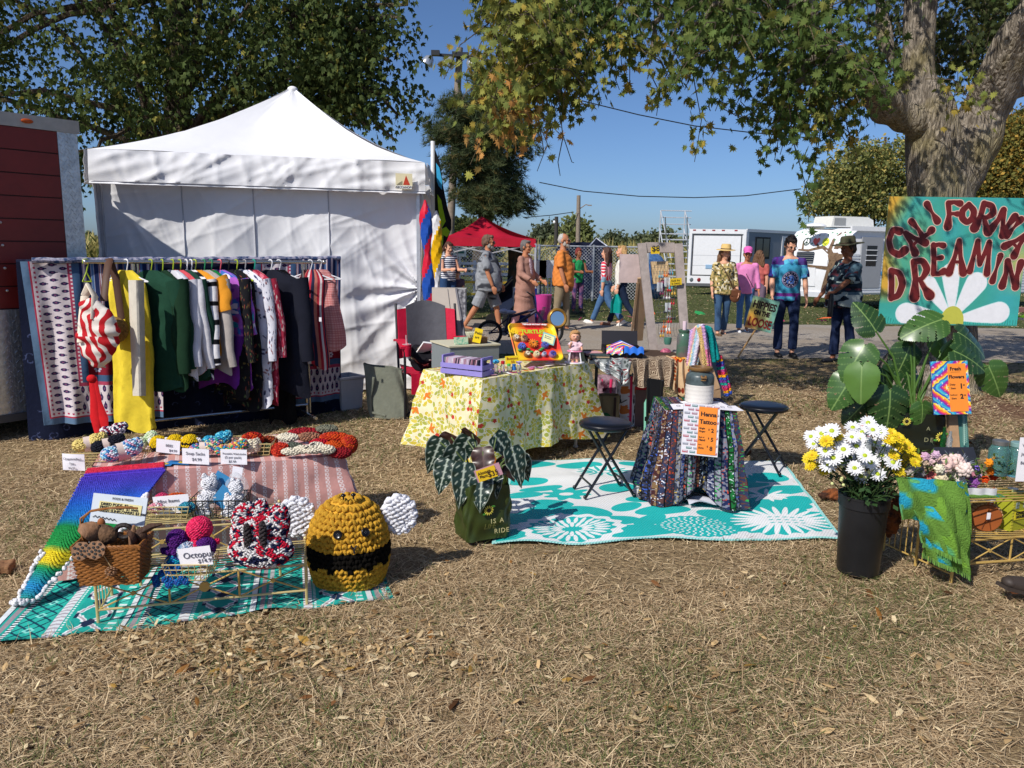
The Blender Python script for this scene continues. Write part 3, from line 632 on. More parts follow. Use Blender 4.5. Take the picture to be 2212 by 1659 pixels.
for x in(.78,1.45,2.18):
 m=MB();m.tb([wall((x-.02)/(Wt-.04),j/30)+nrm*.006+Z(0)for j in rn(31)],.007,5);PA('wall_seam',m,mat('seam_thread','#b9bac2',.7),tent)
for c,o in((FL,(.06,.06)),(FR,(-.06,.06)),(BL,(.06,-.06)),(BR,(-.06,-.06))):
 q=c+dirf*o[0]+back*o[1];m=MB();m.box((q.x,q.y,ZE/2-.03),(.035,.035,ZE-.06));m.box((q.x,q.y,.01),(.09,.09,.02));PA('leg',m,mat('steel_leg','#c9cbd0',.35,.6),tent)
lg=at(858,394,2.24);lx=(lg-FL).dot(dirf);c=FL+dirf*lx+nrm*.1;c.z=2.20
Ml=plane_M(c,dirf,(0,0,1));m=MB(Ml);m.box((0,0,0),(.17,.155,.003));pt=PA('maker_patch',m,FT('patch_cream','#e9dfb8'),tent)
m=MB(Ml);m.poly([(-.01,-.035),(.06,-.035),(.02,.06)],.0015,MT((0,0,.002)));PA('patch_sail',m,FT('sail_red','#c8452c'),pt)
m=MB();m.X=Ml
for i in rn(5):m.box((-.022-.012*i,-.022-.004*i+.004,.0025),(.006,.04-.007*i,.001))
PA('patch_bars',m,FT('ink_black','#15151a'),pt)
m=MB(Ml);m.box((0,-.058,.0025),(.165,.03,.001));PA('patch_band',m,FT('paper_white','#f2f2f2'),pt)
INK=FT('ink_black','#15151a')
text('patch_lettering','ABCCANOPY',.029,INK,Ml@MT((0,-.068,.0035)),pt,align='CENTER',bold=.0006)
def twist(name,label,cols,u0,u1,v0,v1,y,cat='streamer',pitch=3.2,rad=.075,mats=None):
 mb=MB();A,B=ay(u0,v0,y),ay(u1,v1,y);n=70;mats=mats
 segs=16;P=[A.lerp(B,i/n)for i in rn(n+1)];vs=[];
 for i,p in EN(P):
  t=i/n;r=rad*(.45+.55*abs(sin(t*pi*pitch*.9+.4)))*min(1,.25+t*8)
  for j in rn(segs):a=2*pi*j/segs;q=r*(1+.12*sin(a*5+i*.5));vs.append(p+V((q*cos(a),q*sin(a)*.8,0)))
 fs=[(i*segs+j,i*segs+(j+1)%segs,(i+1)*segs+(j+1)%segs,(i+1)*segs+j)for i in rn(n)for j in rn(segs)]
 mb.add(vs,fs,[(0,0)]*len(vs));k=len(mats);mb.m=[int(((j/segs)+(i/n)*pitch)*k)%k for i in rn(n)for j in rn(segs)]
 return SO(name,label,cat,mb,mats)
SR,SB,SY,SW=CL('red_nylon','#c81e38',rough=.45),CL('blue_nylon','#2450a8',rough=.45),CL('yellow_nylon','#e2b012',rough=.5),CL('white_nylon','#dcdce0',rough=.5)
twist('streamer','red and blue twisted cloth streamer tied to the white tent corner',None,918,930,432,735,FR.y-.22,mats=[SB,SR],pitch=2.6,rad=.062)
twist('streamer','yellow and white twisted cloth streamer beside the red and blue one',None,942,944,455,665,FR.y+.1,mats=[SY,SW],pitch=1.3,rad=.058)
fb=TG('feather_banner','tall black feather banner with lime and blue graffiti shapes beside the white tent','banner',V((ay(937,600,FR.y+.5).x,FR.y+.5,0)))
yb=FR.y+.5;m=MB();m.tb([V((ay(935,600,yb).x,yb,0)),ay(935,305,yb)],.024,8);PA('pole',m,FT('white_pole','#e8e8ea',.4),fb)
FO=[(938,318),(950,350),(957,400),(967,450),(975,475),(975,495),(965,520),(950,545),(948,600),(944,640),(940,640),(938,600),(938,540),(938,430)]
def pxpoly(m,pts,y,th,tgt=None,off=0):
 P=[ay(u,v,y)for u,v in pts];n=len(P);vs=[p+V((0,-off-th,0))for p in P]+[p+V((0,-off,0))for p in P]
 m.add(vs,[tuple(rn(n-1,-1,-1)),tuple(rn(n,2*n))]+[(i,(i+1)%n,n+(i+1)%n,n+i)for i in rn(n)])
m=MB();pxpoly(m,FO,yb,.006);PA('flag',m,CL('black_nylon','#0d0e14',rough=.55),fb,smooth=0)
m=MB();pxpoly(m,[(942,352),(949,362),(955,390),(955,410),(948,402),(944,392)],yb,.002,off=.008);PA('flag_print',m,CL('sky_print','#3aa0cf'),fb,smooth=0)
for q in([(945,420),(953,432),(957,452),(963,478),(955,492),(950,470),(947,450)],[(950,497),(964,490),(972,500),(966,512),(958,508),(957,528),(951,534)],[(941,560),(947,566),(946,590),(942,588)]):
 m=MB();pxpoly(m,q,yb,.002,off=.008);PA('flag_print',m,CL('lime_print','#9cc22a'),fb,smooth=0)
#  RED TRAILER AT LEFT
TA=ay(197,700,6.55);TA.z=0;TB=ay(0,700,6.);TB.z=0;td=(TB-TA).normalized();tn=V((td.y,-td.x,0));tn=tn if tn.y<0 else-tn
tr=TG('enclosed_trailer','dark red enclosed trailer with diamond plate corner at the left edge','trailer',TA)
Lt=1.15
def tbox(m,x0,x1,z0,z1,o0,o1):
 c=TA+td*((x0+x1)/2)+tn*((o0+o1)/2);c.z=(z0+z1)/2;Q=ROT(td,tn);m.box(c,(abs(x1-x0),abs(o1-o0),z1-z0),M=Q)
m=MB();tbox(m,0,Lt,.15,2.49,-2.,0);PA('body',m,mat('trailer_shell','#3a1518',.5),tr)
red=mat('red_panel','#7a211b',.42,var=.18,scale=5,spec=.5)
hh=(2.41-1.02)/8
for i in rn(8):
 m=MB();tbox(m,.155,Lt,1.02+i*hh+.006,1.02+(i+1)*hh-.004,0,.012);pn=PA('siding_panel',m,red,tr)
 m=MB();Q=TA+td*.62+tn*.014;m.ell(V((Q.x,Q.y,1.02+(i+.82)*hh)),.011,8,5);Q=TA+td*.95+tn*.014;m.ell(V((Q.x,Q.y,1.02+(i+.82)*hh)),.011,8,5);PA('screw',m,FT('screw_steel','#c8c8c8',.3,metal=.8),pn)
def plate_mat():
 m,nt,b=nodes('diamond_plate');uv=nn(nt,'TexCoord').outputs['UV']
 v=nn(nt,'TexChecker',{'Vector':nn(nt,'Mapping',{'Vector':uv,'Rotation':(0,0,.785),'Scale':(22,60,1)}).outputs[0],'Scale':1.})
 n1=nn(nt,'TexNoise',{'Vector':nn(nt,'TexCoord').outputs['Object'],'Scale':25.}).outputs[0]
 nt.links.new(ramp(nt,n1,[(.3,(.5,.51,.53)),(.7,(.72,.74,.77))]),b.inputs['Base Color']);b.inputs['Metallic'].default_value=.85;b.inputs['Roughness'].default_value=.33
 bump(nt,b,v.outputs['Fac'],.8,.012);return m
PLATE=plate_mat()
def plate_lugs(mb,x0,x1,z0,z1,o,stepx=.034,stepz=.03):
 i=0;z=z0
 while z<z1:
  x=x0+(stepx/2 if i%2 else 0);j=0
  while x<x1:
   c=TA+td*x+tn*o;c.z=z;Q=ROT(td,tn)@MR(.75*(1 if(i+j)%2 else-1),3,'Y');mb.box(c,(.024,.005,.006),M=Q);x+=stepx;j+=1
  z+=stepz;i+=1
m=MB();tbox(m,-.004,.15,.95,2.41,-.05,.008);cp=PA('corner_plate',m,PLATE,tr)
m=MB();plate_lugs(m,.01,.145,.96,2.40,.01);PA('tread_lugs',m,PLATE,cp,smooth=0,kind='stuff')
m=MB();tbox(m,0,Lt,.16,1.015,0,.01);lp=PA('kick_plate',m,PLATE,tr)
m=MB();plate_lugs(m,.02,1.2,.2,1.,.012,.044,.04);PA('tread_lugs',m,PLATE,lp,smooth=0,kind='stuff')
m=MB();tbox(m,-.02,Lt+.02,2.41,2.51,-2.,.02);PA('top_rail',m,mat('alu_rail','#b8b2aa',.45,.5),tr)
c=TA+td*.37+tn*.028;c.z=2.46;m=MB();m.ell(c,(.045,.012,.018),M=ROT(td,tn));PA('marker_lamp',m,FT('amber_lens','#b8521c',.25),tr)
m=MB();tbox(m,0,Lt,.13,.19,-.02,.03);PA('lower_rail',m,FT('dark_rail','#4a4a4c',.5),tr)
m=MB();[m.lathe([(.06,-.09),(.3,-.09),(.32,-.06),(.32,.06),(.3,.09),(.06,.09)],24)or 0 for _ in(0,)]
o=PA('wheel',m,FT('rubber','#141414',.8),tr,w=0);o.matrix_local=MT(td*.8-tn*.5+Z(.3))@MR(pi/2,4,'Y')
#  FAR THINGS
WHITE=FT('white_paint','#e4e5e8',.5);GREYP=FT('grey_paint','#9fa3ab',.5);DARKG=FT('dark_glass','#12141a',.12,spec=.8)
def boxat(m,c0,dx,dy,x0,x1,y0,y1,z0,z1):
 c=c0+dx*((x0+x1)/2)+dy*((y0+y1)/2);c.z=c0.z+(z0+z1)/2;m.box(c,(abs(x1-x0),abs(y1-y0),abs(z1-z0)),M=ROT(dx,dy))
A=ay(1484,600,28);B=ay(1606,600,27.6);A.z=B.z=0;dx=(B-A).normalized();C2=ay(1760,600,31.5);C2.z=0;dy=(C2-B).normalized();W=(B-A).length;Ls=(C2-B).length+2
wt=TG('cargo_trailer','white enclosed cargo trailer with its closed rear ramp door facing the crowd','trailer',A)
dyy=V((-dx.y,dx.x,0))
m=MB();vs=[A,B,B+dy*Ls,A+dy*Ls];vs=[V((p.x,p.y,.38))for p in vs]+[V((p.x,p.y,2.30))for p in vs]
m.add(vs,BXF);PA('body',m,WHITE,wt,smooth=0)
def rear(nm,x0,x1,z0,z1,t,mt,par=None):
 m=MB();boxat(m,A,dx,-dyy,x0,x1,0,t,z0,z1);return PA(nm,m,mt,par or wt,w=1,smooth=0)
for x0,x1,z0,z1 in((.0,.1,.38,2.3),(W-.1,W,.38,2.3),(.1,W-.1,2.14,2.3),(.1,W-.1,.38,.66)):rear('rear_frame',x0,x1,z0,z1,.05,WHITE)
rear('rear_gasket',.13,W-.13,.66,2.11,.02,FT('gasket','#3a3c40'));rd=rear('rear_door',.17,W-.17,.7,2.07,.035,WHITE);rear('door_hinge_line',.17,W-.17,1.38,1.39,.037,GREYP,rd);rear('door_hinge_line',.17,W-.17,1.02,1.03,.037,GREYP,rd)
rear('number_plate',.62,.98,.92,1.06,.05,FT('plate_blue','#8fb0cf'))
for x,c in((.16,'#6a7478'),(.42,'#8a2a2e'),(W-.4,'#8a2a2e')):
 m=MB();q=A+dx*x-dyy*.06;q.z=.52;m.ell(q,(.07,.02,.07));PA('tail_lamp',m,FT('lens'+c,c,.3),wt)
rear('bumper',-.05,W+.05,.3,.4,.1,FT('bumper_grey','#5c5e62'))
for i in rn(5):rear('marker_lamp',.12+.33*i+(0 if i<4 else .1),.22+.33*i+(0 if i<4 else .1),2.24,2.28,.06,FT('marker_red','#99222a'))
def side(nm,y0,y1,z0,z1,t,mt,par=None):
 nrm2=V((dy.y,-dy.x,0));m=MB();boxat(m,B,dy,nrm2,y0,y1,0,t,z0,z1);return PA(nm,m,mt,par or wt,w=1,smooth=0)
sp=side('side_skin',.05,Ls,.42,2.24,.012,FT('side_shade_grey','#8e949e',.5));side('corner_trim',-.02,.14,.38,2.3,.03,WHITE);side('top_trim',0,Ls,2.22,2.32,.035,WHITE)  # side skin's blue grey is shade on the white trailer put into colour
wf=side('window_frame',.62,1.7,1.28,2.06,.03,FT('black_trim','#1c1d22'));side('pane',.7,1.12,1.36,2.,.036,DARKG,wf);side('pane',1.2,1.62,1.36,2.,.036,DARKG,wf)
side('door_frame',2.6,3.5,.5,2.12,.03,WHITE);side('door_window',2.75,3.2,1.25,1.95,.036,DARKG)
for yy in(1.6,2.5):
 m=MB();m.lathe([(.02,-.1),(.3,-.1),(.33,-.07),(.33,.07),(.3,.1),(.02,.1)],20);o=PA('wheel',m,FT('rubber','#141414',.8),wt,w=0)
 o.matrix_local=MT(V((B.x-A.x,B.y-A.y,.33))+dy*yy+V((-.1,0,0)))@Mx((dy.cross(Z(1)),dy,Z(1))).transposed().to_4x4()@MR(pi/2,4,'Y')
m=MB();boxat(m,A,dx,dy,.2,W-.2,.5,Ls-.2,.22,.38);PA('chassis',m,FT('bumper_grey','#5c5e62'),wt)
A=ay(1699,600,23.);A.z=0;B=ay(1828,600,21.3);B.z=0;C2=ay(2260,600,24.);C2.z=0
dx=(B-A).normalized();dy=(C2-B).normalized();W=(B-A).length;Ls=(C2-B).length;nf=V((dx.y,-dx.x,0));ns=V((dy.y,-dy.x,0))
cp=TG('camper_trailer','white camper trailer painted with a brown tree, peace sign, heart and smiley','camper',A)
m=MB()
prof=[(0,.42),(-.05,.75),(-.06,1.2),(.0,1.6),(.12,1.95),(.3,2.14),(.6,2.22)]
vsA=[A+(-nf)*(p[0])for p in prof];vsA=[V((q.x,q.y,p[1]))for q,p in zip(vsA,prof)];vsB=[q+(B-A)for q in vsA]
bk=Ls*1.;n=len(prof)
vs=vsA+vsB;fs=[(i,n+i,n+i+1,i+1)for i in rn(n-1)]
m.add(vs,fs,[(0,p[1])for p in prof]+[(W,p[1])for p in prof]);PA('front_panel',m,WHITE,cp,smooth=True)
m=MB();b0=[V((B.x,B.y,.42)),V((C2.x,C2.y,.42)),V((C2.x,C2.y,2.22)),vsB[-1]]
poly=vsB+[V((C2.x,C2.y,2.24)),V((C2.x,C2.y,.42))];a2=A+dy*Ls;polyA=vsA+[V((a2.x,a2.y,2.24)),V((a2.x,a2.y,.42))]
k=len(poly);m.add(poly+polyA,[tuple(rn(k)),tuple(rn(2*k-1,k-1,-1)),(n-1,k+n-1,k+n,n),(n,k+n,k+n+1,n+1),(n+1,k+n+1,k,0)]);PA('shell',m,WHITE,cp,smooth=0)
def fr(x,z,o=.012):
 for i in rn(n-1):
  if prof[i][1]<=z<=prof[i+1][1]:
   t=(z-prof[i][1])/(prof[i+1][1]-prof[i][1]);p=prof[i][0]*(1-t)+prof[i+1][0]*t;break
 else:p=prof[-1][0]
 q=A+dx*x-nf*(p-o);return V((q.x,q.y,z))
def ribbon(m,pts,ws,o=.012):
 vs=[]
 for i,(x,z)in EN(pts):
  x2,z2=pts[min(i+1,len(pts)-1)];x1,z1=pts[max(i-1,0)];L=hyp(x2-x1,z2-z1)+1e-6;nx,nz_=-(z2-z1)/L,(x2-x1)/L;w=ws[i]/2 if hasattr(ws,'__len__')else ws/2
  vs+=[fr(x+nx*w,z+nz_*w,o),fr(x-nx*w,z-nz_*w,o)]
 m.add(vs,[(2*i,2*i+1,2*i+3,2*i+2)for i in rn(len(pts)-1)])
BRN=FT('tree_paint','#7d654d',.7,two='#5f4a38');DBRN=FT('dark_tree_paint','#4d3a2c',.7)
m=MB();WW=W
tx=W*.8
ribbon(m,[(tx-.06,.46),(tx-.04,.7),(tx,1.),(tx+.04,1.3),(tx+.02,1.5)],[.62,.5,.42,.4,.5]);ribbon(m,[(tx-.04,1.35),(tx-.2,1.62),(tx-.16,1.9),(tx-.05,2.1)],[.22,.13,.09,.05]);ribbon(m,[(tx+.02,1.4),(tx+.1,1.8),(tx+.2,2.15)],[.3,.14,.08]);ribbon(m,[(tx,1.4),(tx-.02,1.75),(tx+.06,2.12)],[.24,.1,.06]);ribbon(m,[(tx-.1,1.5),(tx-.45,1.70),(tx-.9,1.60),(tx-1.25,1.62)],[.13,.09,.06,.04]);ribbon(m,[(tx-.55,1.66),(tx-.75,1.85),(tx-.7,2.05)],[.07,.05,.03]);ribbon(m,[(tx-1.1,1.6),(tx-1.15,1.85),(tx-1.,2.1)],[.07,.05,.03]);ribbon(m,[(tx-.2,1.12),(tx-.6,1.15),(tx-1.1,1.2)],[.1,.07,.05])
PA('painted_tree',m,BRN,cp)
m=MB()
for i in rn(9):q=-.26+i*.062;ribbon(m,[(tx+q-.05,.46),(tx+q*.8,.9),(tx+q*.7,1.35)],.012,.016)
PA('bark_lines',m,DBRN,cp)
r5=random.Random(5)
for i in rn(24):
 m=MB();x,z=r5.uniform(.1,W-.15),r5.uniform(1.72,2.13);a=r5.uniform(0,3);ribbon(m,[(x,z),(x+.05*cos(a),z+.05*sin(a))],.03,.014);PA('painted_leaf',m,FT('leaf_paint','#4f9a6a'),cp)
def disc(m,x,z,r,o=.014,k=20,sx=1):
 vs=[fr(x,z,o)]+[fr(x+r*sx*cos(2*pi*i/k),z+r*sin(2*pi*i/k),o)for i in rn(k)];m.add(vs,[(0,i,i%k+1)for i in rn(1,k+1)])
def ringd(m,x,z,r,w,o=.016,k=24):
 ribbon(m,[(x+r*cos(2*pi*i/k),z+r*sin(2*pi*i/k))for i in rn(k+1)],w,o)
px_=W*.28;m=MB();ringd(m,px_,1.85,.1,.022);ribbon(m,[(px_,1.95),(px_,1.75)],.02,.016);ribbon(m,[(px_,1.85),(px_-.07,1.78)],.02,.016);ribbon(m,[(px_,1.85),(px_+.07,1.78)],.02,.016);PA('peace_sign',m,FT('green_ink','#2d4a3a'),cp)
hx=W*.44;m=MB();H_=[(0,-.12),(.1,-.02),(.11,.06),(.05,.1),(0,.05),(-.05,.1),(-.11,.06),(-.1,-.02)];m.add([fr(hx+a,1.86+b,.015)for a,b in H_],[tuple(rn(8))]);PA('painted_heart',m,FT('heart_paint','#e8625a'),cp)
sx_=W*.6;m=MB();disc(m,sx_,1.84,.11);sm=PA('painted_smiley',m,FT('smiley_paint','#d8dc3e'),cp)
m=MB();ribbon(m,[(sx_-.06,1.82),(sx_-.03,1.785),(sx_+.03,1.785),(sx_+.06,1.82)],.012,.018);disc(m,sx_-.035,1.88,.014,.018,8);disc(m,sx_+.035,1.88,.014,.018,8);PA('smile',m,INK,sm)
m=MB();disc(m,tx-.05,.98,.06,.02,10);PA('red_flower',m,FT('red_felt','#a8202a'),cp)
m=MB();
vs=[fr(.35,1.28,.04),fr(W*.47,1.28,.04),fr(W*.47,1.56,.04),fr(.35,1.56,.04)];m.add(vs,[(0,1,2,3)]);wf=PA('window',m,DARKG,cp,smooth=0)
for i in rn(5):m=MB();m.tb([fr(.35,1.28+.06*i,.06),fr(W*.47,1.28+.06*i,.06)],.012,5);PA('louvre',m,FT('alu_louvre','#9da0a2',.3,metal=.5),wf)
m=MB();m.add([fr(.05,.6,.02),fr(W*.52,.6,.02),fr(W*.52,1.12,.02),fr(.05,1.12,.02)],[(0,1,2,3)]);PA('storage_lid',m,WHITE,cp,smooth=0)
m=MB();boxat(m,A,dx,-nf,0,W,-.06,.02,.3,.44);PA('skirt_board',m,FT('skirt_white','#c9ccd2'),cp)
def cs(nm,y0,y1,z0,z1,t,mt,par=None,m=None):
 m=m or MB();boxat(m,B,dy,ns,y0,y1,0,t,z0,z1);return PA(nm,m,mt,par or cp,w=1,smooth=0)
for i in rn(13):cs('corrugation',.12,Ls,.46+i*.085,.505+i*.085,.022,FT('corr_white','#cfd2d8',.45))
d_=cs('door',.42,1.15,.6,1.98,.035,FT('door_grey','#8f9298'));wf=cs('door_window',.6,.95,1.2,1.75,.042,DARKG,d_)
for i in rn(3):cs('mullion',.58,.97,1.34+i*.14,1.36+i*.14,.05,WHITE,d_)
cs('top_trim',0,Ls,2.14,2.26,.06,WHITE)
wf=cs('window',1.45,2.35,1.02,1.62,.04,DARKG)
for i in rn(4):
 q=B+dy*1.45+ns*.05;q.z=1.05+.18*i;e=q+dy*.9;m=MB();m.tb([q,q+ns*.06+Z(-.05),e+ns*.06+Z(-.05),e],.014,5);PA('louvre',m,FT('louvre_white','#d4d6da',.3),wf)
for yy,zz in((1.75,1.86),(2.15,1.9)):
 q=B+dy*yy+ns*.03;q.z=zz;m=MB();m.ell(q,(.08,.02,.05),M=ROT(dy,ns));bb=PA('painted_bee',m,FT('bee_yellow','#b8b430'),cp)
 m=MB();[m.tb([q+dy*a+ns*.021+Z(-.045),q+dy*a+ns*.021+Z(.045)],.008,4)for a in(-.03,.02)];[m.tb([q+ns*.02+Z(.04),q+dy*a+ns*.02+Z(.12)],.004,4)for a in(-.03,.03)];PA('bee_stripe',m,INK,bb)
BLU=FT('blue_spray','#2f7fb8')
for yy,hh,w in((1.35,1.,.2),(1.75,1.15,.16),(2.1,.98,.15)):
 q=B+dy*yy+ns*.04;m=MB();c=V((q.x,q.y,hh));m.tb([c,V((c.x,c.y,.6))-dy*(yy-1.7)*.5],.02,5);m.ell(c,(w,.015,.11),M=ROT(dy,ns));PA('sprayed_mushroom',m,BLU,cp)
for yy in(1.9,):
 m=MB();boxat(m,B,dy,ns,1.55,2.35,-.3,.045,.2,.62);PA('wheel_arch',m,FT('arch_black','#161414'),cp)
 m=MB();m.lathe([(.02,-.1),(.3,-.1),(.33,-.07),(.33,.07),(.3,.1),(.02,.1)],20);o=PA('wheel',m,FT('rubber','#141414',.8),cp,w=0);o.matrix_local=MT(B-A+dy*1.95+Z(.33))@ROT(ns,dy).to_4x4()@MR(pi/2,4,'Y')
m=MB();q=B+dy*.9-ns*.9
Ma=ROT(dy,ns).to_4x4();Ma.translation=V((q.x,q.y,2.26));m.X=Ma
m.poly([(-.75,0),(-.68,.3),(.55,.3),(.75,.22),(.8,.0)],.75,MR(pi/2,4,'X'));PA('roof_air_unit',m,FT('ac_white','#dcdbd4',.5),cp)
m=MB();m.X=Ma;m.box((-.45,.004,.15),(.4,.012,.2));PA('air_unit_grille',m,FT('ac_grille','#8f9190'),cp)
m=MB();m.X=Ma;m.ell((-1.3,0,.0),(.3,.3,.09));PA('roof_vent',m,WHITE,cp)
m=MB();boxat(m,B,dy,ns,2.4,5,.5,1.6,0,.12);SO('brick_step','low reddish paver step in front of the painted camper','step',m,FT('paver_red','#9a6a60'))
ry=16.5;RA,RBb=at(955,512,2.28),None
RA=ay(958,513,ry);RBb=ay(1157,513,ry);rc=(RA+RBb)/2;rw=RBb.x-RA.x;ez=RA.z;pk=V((ay(1040,458,ry+1).x,ry+1.2,ay(1040,467,ry+1.1).z))
RED=mat('red_canopy_cloth','#b3152f',.7,var=.15,scale=4,spec=.2,trans_w=.15)
rt=TG('canopy_tent','red pop-up canopy with open sides behind the walking people','canopy',V((rc.x,ry+1.2,0)))
cs4=[V((RA.x,ry,ez)),V((RBb.x,ry,ez)),V((RBb.x+.1,ry+2.6,ez)),V((RA.x+.1,ry+2.6,ez))]
m=MB()
for i in rn(4):
 a,b=cs4[i],cs4[(i+1)%4];m.grid(lambda u,v:a.lerp(b,u).lerp(pk,v)+V((0,0,-.1*sin(pi*v)+.05*sin(pi*v)*cos(u*9))),16,12)
PA('roof',m,RED,rt,ang=80)
for i in rn(4):
 a,b=cs4[i],cs4[(i+1)%4];m=MB();m.grid(lambda u,v:a.lerp(b,u)+V((0,-.02*v+.01*sin(u*30)*v,-.17*v)),30,3);PA('valance',m,RED,rt)
LEGM=FT('grey_tube','#c4c6ca',.35,metal=.4)
for c in cs4:m=MB();m.box((c.x,c.y,(ez-.1)/2),(.04,.04,ez-.1));PA('leg',m,LEGM,rt)
for i in(0,1,3):
 a,b=cs4[i],cs4[(i+1)%4];m=MB();m.tb([a+Z(-.35),(a+b)/2+Z(-.12),b+Z(-.35)],.014,5);m.tb([a+Z(-.1),(a+b)/2+Z(-.32),b+Z(-.1)],.014,5);PA('truss_bar',m,LEGM,rt)
m=MB();a=ay(1095,517,ry+2.3);b=ay(1140,620,ry+2.3)
m.grid(lambda u,v:V((a.x+(b.x-a.x)*u+.04*sin(v*3),ry+2.3+.05*sin(u*12),a.z+(b.z-a.z)*v)),20,12,thick=.004);SO('hanging_tapestry','dark green tapestry hanging at the back of the red canopy','tapestry',m,CL('dark_tapestry','#2c3a36',two='#4b4238',scale=3))
r6=random.Random(8)
for(u0,u1,lab,c)in((1088,1100,'table with a grey cloth under the red canopy','#8a8a88'),(1112,1160,'table with a dark blue cloth behind the woman in the cardigan','#1c2a6a'),(960,1005,'grey patterned low table behind the beige board','#5a5a62')):
 a=ay(u0,600,ry-1 if u0!=960 else 14.8);b=ay(u1,600,a.y);t=TG('vendor_table',lab,'table',V(((a.x+b.x)/2,a.y+.3,0)));w=b.x-a.x
 m=MB();m.box((0,0,.74),(w,.6,.03));PA('tabletop',m,FT('table_grey','#a9a9a6'),t,w=0)
 m=MB();m.grid(lambda i,j:V(((i-.5)*w*1.02,-.31-.02*sin(i*20)*j,.76-.68*j)),20,6,thick=.003);PA('skirt',m,CL('skirt'+c,c,two='#9a9aa0' if u0==960 else None,scale=18),t,w=0)
 for sx in(-1,1):
  for sy in(-1,1):m=MB();m.tb([(sx*w*.45,sy*.25,0),(sx*w*.45,sy*.25,.73)],.014,6);PA('leg',m,LEGM,t,w=0)
m=MB();q=ay(1172,660,15.6)
m.lathe([(.12,0),(.15,.03),(.18,.6),(.19,.63),(.0,.635)],18,(q.x,q.y,0));SO('pink_bin','bright pink tub standing between the cardigan woman and the man in orange','tub',m,FT('pink_plastic','#d8469c',.4))
m=MB()
a,b=ay(1060,640,15.2),ay(1107,640,15.);a.z=b.z=0;ap=V(((a.x*.2+b.x*.8),15.6,ay(1100,595,15.4).z))
t=TG('pushchair','navy folded pushchair hood beside the vendor tables','stroller',V(((a.x+b.x)/2,15.2,0)))
m.grid(lambda i,j:a.lerp(b,i)+V((0,.35*sin(pi*j),.35+(ap.z-.35)*sin(pi*j*.5)*(.3+.7*i))),10,10,thick=.01);PA('hood',m,CL('navy_cloth','#1a2236'),t)
for w_ in(.1,.85):m=MB();c=a.lerp(b,w_);m.lathe([(.02,-.02),(.13,-.02),(.14,0),(.13,.02),(.02,.02)],14);o=PA('wheel',m,FT('rubber','#141414',.8),t,w=0);o.matrix_local=MT(c-V(((a.x+b.x)/2,15.2,0))+Z(.14))@MR(pi/2,4,'X')
m=MB();m.tb([a+Z(.15),a+V((.1,0,.6)),b+Z(.95)],.014,6);PA('handle',m,FT('rubber','#141414',.8),t)
fy=23.5;fz=1.62
def link_mat():
 m,nt,b=nodes('chain_link');uv=nn(nt,'TexCoord').outputs['UV']
 mp=nn(nt,'Mapping',{'Vector':uv,'Rotation':(0,0,.785),'Scale':(14,14,1)}).outputs[0];s=nn(nt,'SeparateXYZ',{0:mp})
 def e(k):f=nn(nt,'Math',{0:s.outputs[k]},operation='FRACT').outputs[0];return nn(nt,'Math',{0:f,1:.13},operation='LESS_THAN').outputs[0]
 a=nn(nt,'Math',{0:e(0),1:e(1)},operation='MAXIMUM').outputs[0];nt.links.new(a,b.inputs['Alpha']);b.inputs['Base Color'].default_value=(.5,.52,.54,1);b.inputs['Roughness'].default_value=.4;return m
CHAIN=link_mat();ft=TG('chain_link_fence','galvanised chain link fence with posts along the far side of the grass','fence',V((ay(1300,600,fy).x,fy,0)))
x0,x1=ay(930,600,fy).x,ay(1398,600,fy).x
m=MB();m.grid(lambda i,j:(x0+(x1-x0)*i,fy,.05+(fz-.05)*j),20,1,x1-x0,fz);PA('mesh_panel',m,CHAIN,ft)
m=MB();m.tb([(x0,fy,fz),(x1,fy,fz)],.025,6);PA('top_rail',m,LEGM,ft)
for i in rn(5):x=x0+(x1-x0)*i/4;m=MB();m.tb([(x,fy,0),(x,fy,fz+.05)],.035,7);PA('post',m,LEGM,ft)
a,b=ay(1253,600,fy+.08).x,ay(1306,600,fy+.08).x
m=MB();m.grid(lambda i,j:(a+(b-a)*i,fy+.1+.03*sin(i*20),.08+(fz-.1)*j),20,4,thick=.01);SO('privacy_screen','navy privacy screen hung behind the chain link fence','screen',m,mat('navy_screen','#232a52',.6,two='#3c4370',scale=1.2))
pkx=ay(1288,515,fy+.8);m=MB();b0=[V((ay(u,560,fy+.8).x,fy+yy,1.58))for u,yy in((1266,.3),(1312,.3),(1312,1.6),(1266,1.6))]
t=TG('folded_canopy','navy pointed canopy top rising just behind the fence','canopy',V((pkx.x,fy+1,0)))
for i in rn(4):m=MB();m.add([b0[i],b0[(i+1)%4],pkx],[(0,1,2)]);PA('roof_panel',m,CL('navy_roof','#14192c'),t)
m=MB();m.tb([b0[0],pkx,b0[1]],.03,5);PA('edge_tape',m,FT('edge_white','#b8bcc8'),t)
for c in b0:m=MB();m.tb([c,V((c.x,c.y,0))],.03,5);PA('leg',m,LEGM,t)
m=MB();q=ay(1252,527,fy+1.1);m.ell((q.x+.1,fy+1.2,1.5),(.85,.5,.26),16,8);m.tb([(q.x,fy+1.2,0),(q.x,fy+1.2,1.4)],.03,6);SO('covered_heap','navy rounded cover left of the pointed canopy behind the fence','cover',m,CL('navy_roof','#14192c'))
for(u,lab,s)in((1408,'blue tarpaulin heap behind the fence left of the earring frame',1.),(1368,'dark green bin bag heap behind the fence',.7)):
 q=ay(u,548,fy+1.5);m=MB();m.ell((q.x,fy+1.5,.7),(.55*s,.5,.78),16,10);SO('tarpaulin_heap',lab,'tarpaulin',m,CL('tarp'+lab[:4],'#2c4c78' if s==1 else '#26352c',two='#4b6c98' if s==1 else None,scale=4))
